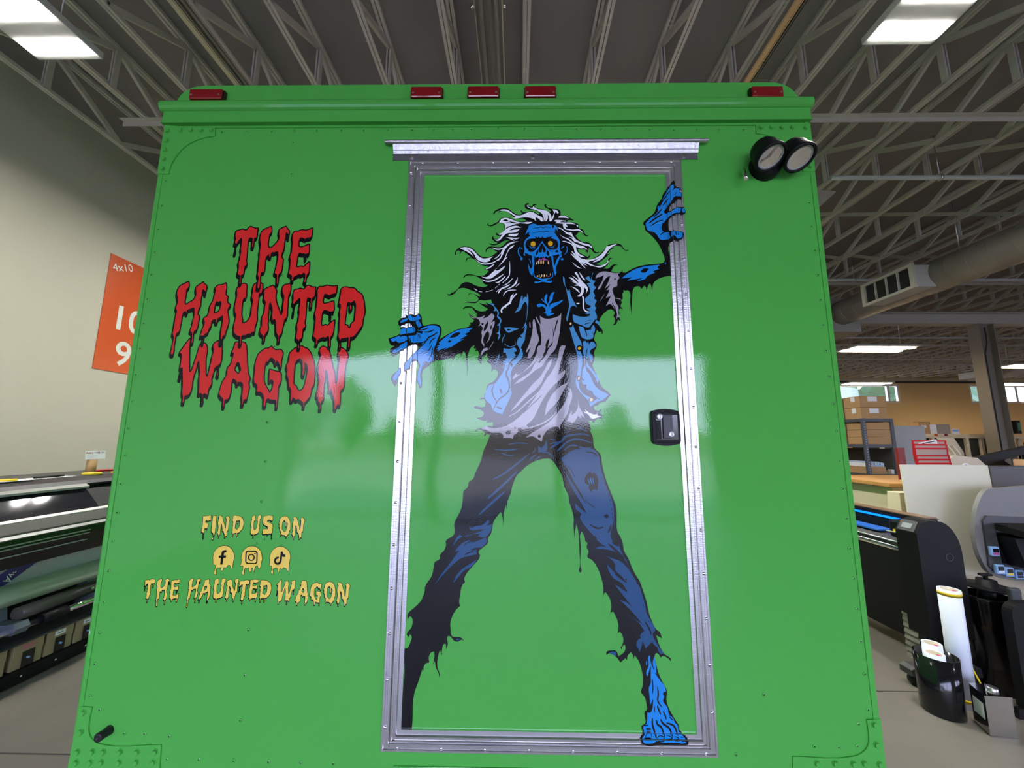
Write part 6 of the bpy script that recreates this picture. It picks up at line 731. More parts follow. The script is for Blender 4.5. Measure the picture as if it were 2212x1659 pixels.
SMALL_K='''-7832,12702 -7770,12686 -7761,12613 -7777,12558 -7798,12545 -7801,12363 -7791,12282 -7806,12223 -7808,12165 -7823,12130 -7841,12132 -7865,12111 -7894,12111 -7920,12095 -7952,12091 -7952,12020 -7961,11999 -7980,11996 -7989,12004 -7993,12083 -8022,12089 -8052,12110 -8065,12126 -8074,12149 -8076,12214 -8062,12307 -8081,12354 -8087,12403 -8086,12457 -8074,12524 -8083,12601 -8068,12638 -8018,12684 -7976,12688 -7961,12682 -7949,12669 -7942,12637 -7945,12599 -7939,12548 -7954,12501 -7975,12488 -7977,12371 -7959,12271 -7951,12266 -7937,12270 -7905,12299 -7893,12346 -7886,12477 -7902,12508 -7904,12525 -7900,12621 -7878,12678
-9338,12680 -9326,12680 -9317,12672 -9302,12520 -9311,12491 -9328,12486 -9363,12494 -9388,12474 -9408,12467 -9423,12470 -9450,12493 -9468,12479 -9456,12461 -9377,12435 -9373,12351 -9381,12304 -9398,12267 -9401,12220 -9417,12224 -9427,12258 -9478,12251 -9482,12232 -9465,12135 -9473,12108 -9486,12099 -9471,12013 -9479,11963 -9500,11947 -9516,11983 -9522,12031 -9523,12126 -9513,12128 -9526,12138 -9563,12139 -9582,12183 -9582,12246 -9566,12348 -9586,12619 -9578,12645 -9570,12651
-8585,12686 -8554,12685 -8516,12676 -8458,12675 -8411,12641 -8348,12611 -8327,12582 -8308,12539 -8288,12460 -8283,12415 -8300,12346 -8300,12298 -8313,12262 -8398,12157 -8429,12137 -8452,12135 -8451,12063 -8460,12036 -8484,12031 -8494,12037 -8499,12131 -8579,12120 -8573,12050 -8583,12029 -8606,12027 -8615,12033 -8617,12041 -8615,12114 -8633,12140 -8637,12159 -8632,12220 -8640,12307 -8636,12353 -8650,12404 -8639,12458 -8646,12471 -8665,12480 -8666,12492 -8652,12600 -8654,12622 -8644,12656 -8623,12675
-7565,12694 -7484,12691 -7420,12678 -7411,12670 -7401,12580 -7411,12534 -7429,12502 -7442,12494 -7462,12493 -7521,12520 -7545,12519 -7566,12510 -7517,12484 -7443,12456 -7407,12424 -7396,12405 -7386,12353 -7392,12269 -7386,12205 -7405,12147 -7400,12128 -7395,11974 -7423,11975 -7438,12122 -7465,12118 -7491,12126 -7514,12102 -7534,12100 -7535,12046 -7547,12044 -7561,12112 -7575,12115 -7606,12099 -7646,12106 -7667,12103 -7677,12098 -7686,12073 -7709,12142 -7717,12231 -7694,12287 -7660,12298 -7583,12292 -7560,12300 -7578,12331 -7663,12364 -7699,12394 -7713,12414 -7726,12451 -7732,12510 -7727,12605 -7711,12641 -7685,12663 -7624,12685
-9059,12678 -9034,12678 -9000,12665 -8979,12652 -8959,12630 -8900,12467 -8867,12401 -8853,12319 -8852,12497 -8856,12527 -8873,12582 -8857,12635 -8836,12663 -8806,12665 -8756,12628 -8728,12593 -8724,12558 -8743,12486 -8746,12450 -8738,12262 -8751,12214 -8776,12191 -8767,12060 -8780,12030 -8792,12028 -8810,12035 -8818,12000 -8827,11989 -8846,11991 -8854,12001 -8866,12090 -8909,12182 -8929,12177 -8940,12183 -8943,12237 -8977,12367 -8978,12183 -8972,12128 -8984,12083 -8999,12069 -8992,12019 -9001,11993 -9021,11987 -9032,11993 -9036,12054 -9060,12077 -9067,12113 -9083,12123 -9088,12155 -9076,12205 -9074,12313 -9098,12395 -9103,12464 -9081,12555 -9098,12590 -9102,12614 -9087,12655
-9264,12671 -9153,12672 -9142,12664 -9132,12493 -9131,12333 -9140,12234 -9141,12081 -9149,12055 -9158,12049 -9191,12048 -9200,12055 -9216,12113 -9260,12145 -9278,12190 -9288,12358 -9280,12636
-7056,12679 -7038,12680 -7010,12664 -6970,12653 -6931,12622 -6878,12537 -6852,12446 -6844,12280 -6860,12229 -6874,12216 -6875,12176 -6896,12115 -6948,12059 -6951,12029 -6958,12010 -6967,12005 -6986,12011 -6992,12055 -7036,12083 -7047,12085 -7076,12077 -7102,12098 -7118,12067 -7137,12065 -7146,12071 -7152,12173 -7158,12192 -7183,12224 -7193,12284 -7220,12338 -7218,12392 -7236,12430 -7227,12471 -7209,12499 -7208,12566 -7189,12607 -7130,12656
-6755,12652 -6733,12650 -6702,12636 -6665,12604 -6610,12443 -6578,12376 -6566,12295 -6560,12486 -6579,12555 -6561,12608 -6540,12636 -6528,12641 -6507,12638 -6454,12598 -6429,12563 -6429,12526 -6453,12431 -6452,12241 -6467,12195 -6493,12171 -6489,12043 -6502,12013 -6512,12011 -6532,12019 -6541,11983 -6552,11973 -6568,11975 -6578,11986 -6587,12074 -6627,12162 -6649,12158 -6658,12165 -6659,12207 -6693,12347 -6699,12165 -6694,12111 -6708,12065 -6723,12051 -6719,12002 -6728,11976 -6748,11970 -6759,11976 -6761,12038 -6785,12059 -6791,12095 -6808,12106 -6812,12133 -6798,12181 -6792,12292 -6813,12368 -6816,12441 -6791,12529 -6806,12560 -6810,12590 -6795,12628 -6780,12644
h-8454,12501 -8470,12492 -8465,12448 -8474,12419 -8489,12410 -8503,12412 -8511,12427 -8514,12483 -8527,12489 -8530,12482 -8539,12304 -8508,12296 -8484,12267 -8470,12308 -8442,12329 -8438,12339 -8435,12450 -8439,12476
h-7062,12509 -7091,12492 -7103,12474 -7103,12293 -7095,12274 -7068,12258 -7046,12221 -7025,12213 -7002,12227 -6988,12250 -6971,12342 -6964,12410 -6976,12442 -6982,12363 -6992,12333 -7007,12327 -7024,12337 -7029,12353 -7028,12404 -7038,12481
-9210,12049 -9194,12044 -9173,12015 -9167,11988 -9185,11935 -9201,11928 -9230,11949 -9234,11981 -9224,12023
-7624,12016 -7607,12017 -7604,12010 -7605,11979 -7612,11963 -7623,11959
-9649,10872 -9631,10867 -9620,10812 -9629,10775 -9646,10757 -9650,10644 -9642,10620 -9580,10656 -9560,10673 -9547,10708 -9560,10772 -9550,10807 -9535,10823 -9468,10869 -9456,10867 -9442,10849 -9409,10827 -9404,10793 -9413,10695 -9421,10682 -9432,10684 -9444,10696 -9453,10720 -9456,10595 -9475,10541 -9479,10513 -9474,10501 -9458,10492 -9452,10475 -9458,10376 -9474,10315 -9500,10291 -9498,10193 -9507,10164 -9526,10158 -9537,10165 -9541,10265 -9549,10278 -9570,10289 -9572,10298 -9555,10359 -9540,10478 -9551,10539 -9607,10522 -9609,10502 -9622,10480 -9635,10481 -9647,10501 -9651,10500 -9661,10481 -9672,10317 -9683,10284 -9710,10262 -9710,10195 -9717,10151 -9714,10064 -9725,10034 -9733,10025 -9743,10023 -9765,10035 -9771,10057 -9756,10218 -9774,10253 -9777,10277 -9771,10322 -9767,10448 -9757,10510 -9774,10555 -9758,10617 -9783,10732 -9769,10781 -9740,10825
-8728,10876 -8658,10862 -8648,10787 -8664,10737 -8690,10723 -8694,10553 -8683,10458 -8701,10400 -8706,10334 -8718,10312 -8739,10318 -8766,10295 -8799,10294 -8829,10278 -8869,10273 -8869,10203 -8879,10182 -8899,10181 -8907,10188 -8911,10267 -8943,10271 -8967,10283 -8994,10308 -9002,10328 -9007,10389 -8989,10487 -8991,10500 -9011,10534 -9019,10586 -9017,10630 -9004,10703 -9014,10769 -9012,10788 -8994,10817 -8970,10831 -8941,10859 -8894,10863 -8878,10857 -8863,10843 -8854,10723 -8870,10678 -8895,10667 -8899,10567 -8895,10523 -8879,10479 -8877,10451 -8866,10445 -8855,10448 -8822,10467 -8804,10490 -8797,10507 -8787,10655 -8804,10684 -8807,10712 -8795,10821 -8787,10845 -8774,10857
-10601,10854 -10592,10854 -10583,10846 -10568,10784 -10579,10745 -10593,10728 -10595,10623 -10585,10593 -10578,10586 -10561,10587 -10535,10609 -10486,10673 -10483,10702 -10497,10745 -10499,10773 -10487,10808 -10458,10833 -10405,10856 -10388,10851 -10344,10798 -10335,10732 -10336,10666 -10342,10652 -10352,10649 -10366,10658 -10378,10680 -10380,10674 -10379,10555 -10395,10508 -10398,10477 -10394,10463 -10373,10437 -10370,10300 -10383,10250 -10404,10227 -10399,10131 -10408,10100 -10428,10095 -10439,10100 -10448,10204 -10455,10217 -10483,10236 -10485,10262 -10475,10295 -10465,10428 -10475,10500 -10514,10487 -10537,10491 -10538,10460 -10550,10429 -10573,10430 -10585,10455 -10598,10439 -10594,10289 -10606,10251 -10636,10238 -10638,10232 -10627,10128 -10627,10072 -10639,10042 -10666,10041 -10681,10050 -10685,10124 -10682,10169 -10703,10230 -10700,10281 -10707,10374 -10706,10446 -10716,10513 -10710,10579 -10728,10645 -10734,10709 -10721,10765 -10704,10797 -10686,10812
-10900,10843 -10875,10842 -10814,10823 -10796,10829 -10782,10824 -10780,10725 -10793,10684 -10814,10674 -10813,10601 -10826,10570 -10846,10570 -10855,10578 -10859,10669 -10883,10676 -10893,10666 -10888,10447 -10872,10397 -10882,10367 -10899,10354 -10902,10295 -10910,10267 -10918,10254 -10933,10247 -10926,10180 -10932,10160 -10940,10150 -10959,10149 -10967,10154 -10969,10163 -10970,10237 -10974,10244 -11004,10256 -11011,10282 -11003,10351 -11016,10401 -11001,10451 -11002,10492 -10997,10520 -11009,10565 -11003,10651 -11023,10627 -11049,10615 -11055,10595 -11048,10515 -11051,10489 -11068,10471 -11083,10478 -11089,10502 -11079,10579 -11085,10592 -11103,10599 -11106,10610 -11091,10668 -11104,10736 -11097,10770 -11083,10791 -11001,10812 -10952,10800 -10916,10834
-8296,10868 -8279,10868 -8269,10862 -8262,10795 -8267,10747 -8287,10701 -8276,10514 -8291,10465 -8311,10449 -8335,10313 -8343,10293 -8360,10278 -8355,10234 -8363,10209 -8370,10203 -8383,10202 -8395,10209 -8397,10269 -8425,10298 -8431,10316 -8444,10413 -8454,10438 -8459,10442 -8469,10430 -8483,10430 -8501,10464 -8507,10495 -8503,10545 -8529,10609 -8531,10495 -8519,10457 -8525,10421 -8515,10355 -8527,10322 -8554,10286 -8552,10243 -8561,10218 -8568,10212 -8586,10213 -8592,10219 -8591,10258 -8596,10270 -8633,10294 -8649,10326 -8643,10357 -8629,10391 -8635,10474 -8613,10530 -8610,10553 -8607,10631 -8612,10644 -8630,10660 -8635,10692 -8638,10757 -8627,10793 -8610,10810 -8571,10824 -8535,10846 -8508,10847 -8480,10830 -8449,10785 -8454,10728 -8438,10666 -8369,10540 -8369,10702 -8390,10735 -8398,10793 -8382,10838 -8368,10850
-9175,10854 -9157,10849 -9147,10819 -9142,10788 -9145,10730 -9140,10720 -9115,10703 -9120,10663 -9116,10651 -9107,10639 -9074,10616 -9072,10606 -9080,10580 -9100,10548 -9074,10462 -9072,10409 -9105,10278 -9112,10264 -9135,10245 -9127,10240 -9132,10178 -9145,10158 -9166,10152 -9180,10161 -9187,10181 -9180,10239 -9184,10324 -9172,10435 -9179,10460 -9223,10435 -9224,10411 -9236,10389 -9249,10388 -9263,10396 -9265,10424 -9296,10412 -9298,10371 -9305,10352 -9324,10330 -9335,10291 -9345,10278 -9365,10272 -9373,10263 -9370,10238 -9379,10172 -9387,10155 -9399,10154 -9410,10162 -9418,10187 -9415,10241 -9444,10220 -9441,10240 -9447,10255 -9409,10392 -9424,10430 -9423,10449 -9405,10479 -9376,10493 -9368,10507 -9358,10587 -9326,10646 -9319,10671 -9306,10743 -9320,10757 -9312,10789 -9268,10829 -9215,10833
-10055,10841 -10038,10837 -10035,10823 -10037,10742 -10051,10702 -10073,10688 -10109,10687 -10127,10673 -10143,10673 -10175,10687 -10191,10686 -10195,10654 -10188,10625 -10175,10617 -10144,10622 -10075,10650 -10063,10648 -10057,10637 -10047,10545 -10056,10509 -10057,10478 -10081,10487 -10074,10450 -10104,10407 -10114,10442 -10120,10498 -10130,10503 -10181,10509 -10190,10495 -10192,10396 -10183,10382 -10143,10395 -10109,10388 -10046,10443 -10036,10445 -10027,10440 -10017,10332 -10029,10284 -10045,10264 -10048,10190 -10061,10168 -10075,10168 -10086,10176 -10091,10203 -10087,10260 -10100,10277 -10127,10257 -10160,10263 -10207,10236 -10222,10190 -10230,10185 -10247,10188 -10255,10195 -10260,10246 -10266,10254 -10297,10268 -10303,10300 -10296,10342 -10299,10426 -10315,10472 -10299,10526 -10298,10551 -10303,10662 -10314,10718 -10311,10746 -10296,10782 -10279,10798 -10232,10802 -10188,10819 -10125,10815
-7814,10856 -7721,10848 -7673,10854 -7662,10846 -7665,10778 -7683,10739 -7733,10728 -7763,10714 -7822,10729 -7830,10697 -7821,10674 -7805,10674 -7711,10699 -7699,10699 -7691,10693 -7677,10607 -7690,10564 -7691,10540 -7714,10549 -7712,10511 -7718,10487 -7675,10509 -7661,10504 -7658,10491 -7662,10382 -7677,10333 -7697,10312 -7692,10241 -7701,10216 -7710,10210 -7732,10215 -7733,10280 -7746,10308 -7774,10294 -7807,10298 -7853,10281 -7861,10275 -7875,10233 -7892,10227 -7906,10236 -7904,10281 -7941,10309 -7945,10338 -7937,10378 -7933,10493 -7948,10532 -7935,10604 -7931,10720 -7935,10736 -7950,10690 -7974,10676 -7971,10606 -7984,10577 -8001,10575 -8010,10581 -8011,10671 -8039,10676 -8038,10494 -8044,10446 -8030,10402 -8039,10376 -8064,10357 -8064,10294 -8078,10256 -8099,10243 -8090,10178 -8097,10156 -8105,10146 -8128,10147 -8135,10159 -8132,10218 -8140,10237 -8168,10249 -8175,10276 -8167,10351 -8178,10407 -8159,10456 -8154,10526 -8164,10560 -8156,10649 -8188,10631 -8203,10611 -8213,10493 -8225,10476 -8243,10481 -8249,10505 -8239,10579 -8244,10594 -8259,10606 -8263,10622 -8252,10673 -8261,10735 -8249,10777 -8236,10794 -8219,10801 -8157,10813 -8110,10803 -8073,10837 -8057,10845 -8029,10844 -7971,10825 -7943,10830 -7935,10824 -7933,10797 -7925,10821 -7910,10838 -7891,10844 -7858,10842
-7002,10863 -6993,10863 -6985,10856 -6978,10668 -6962,10514 -6950,10531 -6866,10798 -6845,10815 -6798,10817 -6774,10804 -6761,10784 -6754,10758 -6750,10718 -6760,10647 -6759,10605 -6748,10494 -6740,10473 -6705,10667 -6690,10715 -6706,10765 -6697,10793 -6678,10819 -6629,10843 -6580,10843 -6568,10835 -6557,10633 -6569,10588 -6584,10557 -6587,10436 -6602,10418 -6611,10418 -6621,10425 -6630,10458 -6619,10515 -6631,10531 -6642,10523 -6669,10426 -6664,10372 -6674,10344 -6697,10316 -6704,10248 -6712,10230 -6720,10226 -6731,10227 -6751,10243 -6764,10243 -6766,10216 -6759,10173 -6768,10148 -6776,10142 -6792,10142 -6801,10148 -6799,10229 -6803,10241 -6814,10246 -6838,10237 -6848,10243 -6846,10323 -6854,10417 -6849,10466 -6869,10572 -6904,10442 -6913,10341 -6930,10276 -6945,10248 -6961,10232 -7004,10218 -7006,10175 -7016,10149 -7040,10144 -7050,10151 -7046,10204 -7059,10245 -7068,10424 -7076,10418 -7086,10388 -7096,10383 -7113,10387 -7121,10410 -7102,10506 -7111,10521 -7101,10644 -7109,10667 -7131,10678 -7133,10688 -7123,10715 -7035,10828
-7559,10840 -7429,10830 -7381,10796 -7341,10780 -7320,10766 -7301,10742 -7279,10692 -7263,10625 -7258,10573 -7275,10508 -7275,10467 -7286,10431 -7302,10405 -7377,10322 -7409,10303 -7430,10300 -7429,10235 -7440,10202 -7463,10197 -7473,10204 -7474,10292 -7478,10297 -7558,10286 -7554,10217 -7564,10196 -7585,10195 -7594,10200 -7595,10211 -7592,10277 -7612,10308 -7615,10337 -7609,10376 -7616,10473 -7611,10515 -7624,10565 -7612,10605 -7613,10619 -7620,10631 -7638,10638 -7640,10652 -7624,10757 -7626,10779 -7616,10809 -7596,10829
-6365,10837 -6266,10836 -6241,10823 -6227,10801 -6211,10726 -6183,10527 -6173,10495 -6151,10453 -6149,10430 -6163,10396 -6153,10362 -6154,10320 -6172,10221 -6182,10194 -6191,10188 -6211,10191 -6224,10137 -6232,10132 -6250,10132 -6258,10137 -6259,10150 -6254,10189 -6262,10243 -6256,10320 -6258,10345 -6267,10365 -6278,10372 -6301,10372 -6313,10351 -6331,10349 -6338,10355 -6343,10388 -6373,10405 -6378,10296 -6390,10245 -6406,10209 -6421,10193 -6450,10186 -6450,10142 -6457,10122 -6465,10112 -6481,10111 -6490,10116 -6493,10136 -6491,10192 -6542,10241 -6547,10281 -6517,10395 -6468,10474 -6468,10521 -6460,10553 -6422,10597 -6404,10682 -6425,10685 -6430,10698 -6403,10755 -6384,10824
-5545,10817 -5524,10816 -5499,10801 -5461,10790 -5434,10770 -5410,10742 -5365,10656 -5346,10564 -5342,10408 -5358,10361 -5372,10347 -5372,10313 -5387,10263 -5399,10238 -5448,10184 -5450,10153 -5457,10136 -5466,10131 -5485,10136 -5490,10181 -5535,10211 -5546,10213 -5572,10204 -5599,10226 -5615,10193 -5631,10192 -5640,10198 -5644,10296 -5651,10320 -5676,10354 -5687,10422 -5713,10474 -5708,10526 -5725,10563 -5720,10593 -5698,10633 -5696,10697 -5677,10743 -5618,10793 -5601,10801 -5571,10804
-5924,10796 -5911,10794 -5887,10769 -5867,10759 -5797,10760 -5778,10743 -5768,10719 -5767,10692 -5779,10639 -5779,10564 -5792,10535 -5803,10532 -5810,10537 -5844,10597 -5857,10574 -5873,10574 -5893,10616 -5907,10629 -5922,10635 -5930,10631 -5946,10600 -5971,10591 -5977,10553 -5977,10474 -5970,10419 -5947,10376 -5902,10316 -5891,10339 -5886,10386 -5898,10404 -5920,10388 -5935,10394 -5941,10521 -5932,10547 -5915,10553 -5801,10527 -5780,10514 -5773,10502 -5769,10414 -5798,10345 -5795,10149 -5804,10124 -5813,10118 -5825,10119 -5833,10125 -5833,10174 -5839,10191 -5851,10195 -5895,10195 -5925,10207 -5934,10199 -5934,10158 -5944,10132 -5954,10127 -5974,10127 -5982,10131 -5992,10239 -6004,10258 -6024,10275 -6066,10275 -6074,10280 -6075,10335 -6083,10356 -6112,10374 -6124,10416 -6117,10510 -6118,10591 -6104,10647 -6082,10703 -6065,10723 -6010,10764 -5989,10774 -5956,10776
-5265,10794 -5235,10793 -5199,10778 -5163,10746 -5112,10591 -5078,10519 -5065,10427 -5055,10640 -5068,10674 -5072,10703 -5055,10749 -5031,10779 -5020,10784 -4999,10781 -4947,10744 -4920,10709 -4918,10678 -4947,10575 -4949,10380 -4964,10334 -4994,10309 -4991,10180 -5004,10151 -5037,10155 -5041,10131 -5056,10109 -5073,10112 -5082,10123 -5090,10210 -5131,10301 -5154,10296 -5164,10303 -5163,10347 -5197,10492 -5207,10298 -5203,10250 -5218,10203 -5235,10188 -5230,10138 -5240,10112 -5260,10107 -5270,10112 -5271,10172 -5296,10196 -5302,10233 -5319,10243 -5322,10272 -5307,10323 -5299,10429 -5318,10505 -5322,10574 -5293,10673 -5309,10706 -5312,10732 -5296,10771
h-7426,10662 -7445,10651 -7439,10608 -7449,10581 -7464,10570 -7480,10575 -7487,10592 -7487,10643 -7498,10648 -7504,10643 -7515,10465 -7483,10457 -7461,10429 -7445,10470 -7414,10495 -7408,10607 -7412,10636
h-9221,10616 -9239,10606 -9265,10612 -9269,10608 -9273,10529 -9242,10539 -9227,10551 -9215,10597
h-5554,10645 -5583,10627 -5594,10605 -5597,10424 -5589,10402 -5562,10385 -5543,10351 -5525,10340 -5502,10351 -5485,10375 -5466,10469 -5460,10556 -5471,10579 -5472,10531 -5487,10467 -5502,10460 -5518,10470 -5525,10503 -5521,10544 -5529,10616
h-7807,10569 -7821,10564 -7828,10553 -7833,10478 -7828,10458 -7812,10453 -7779,10464 -7753,10456 -7726,10482 -7747,10485 -7755,10554
h-6330,10581 -6343,10571 -6350,10541 -6348,10529 -6311,10502 -6299,10515 -6299,10522 -6320,10574'''
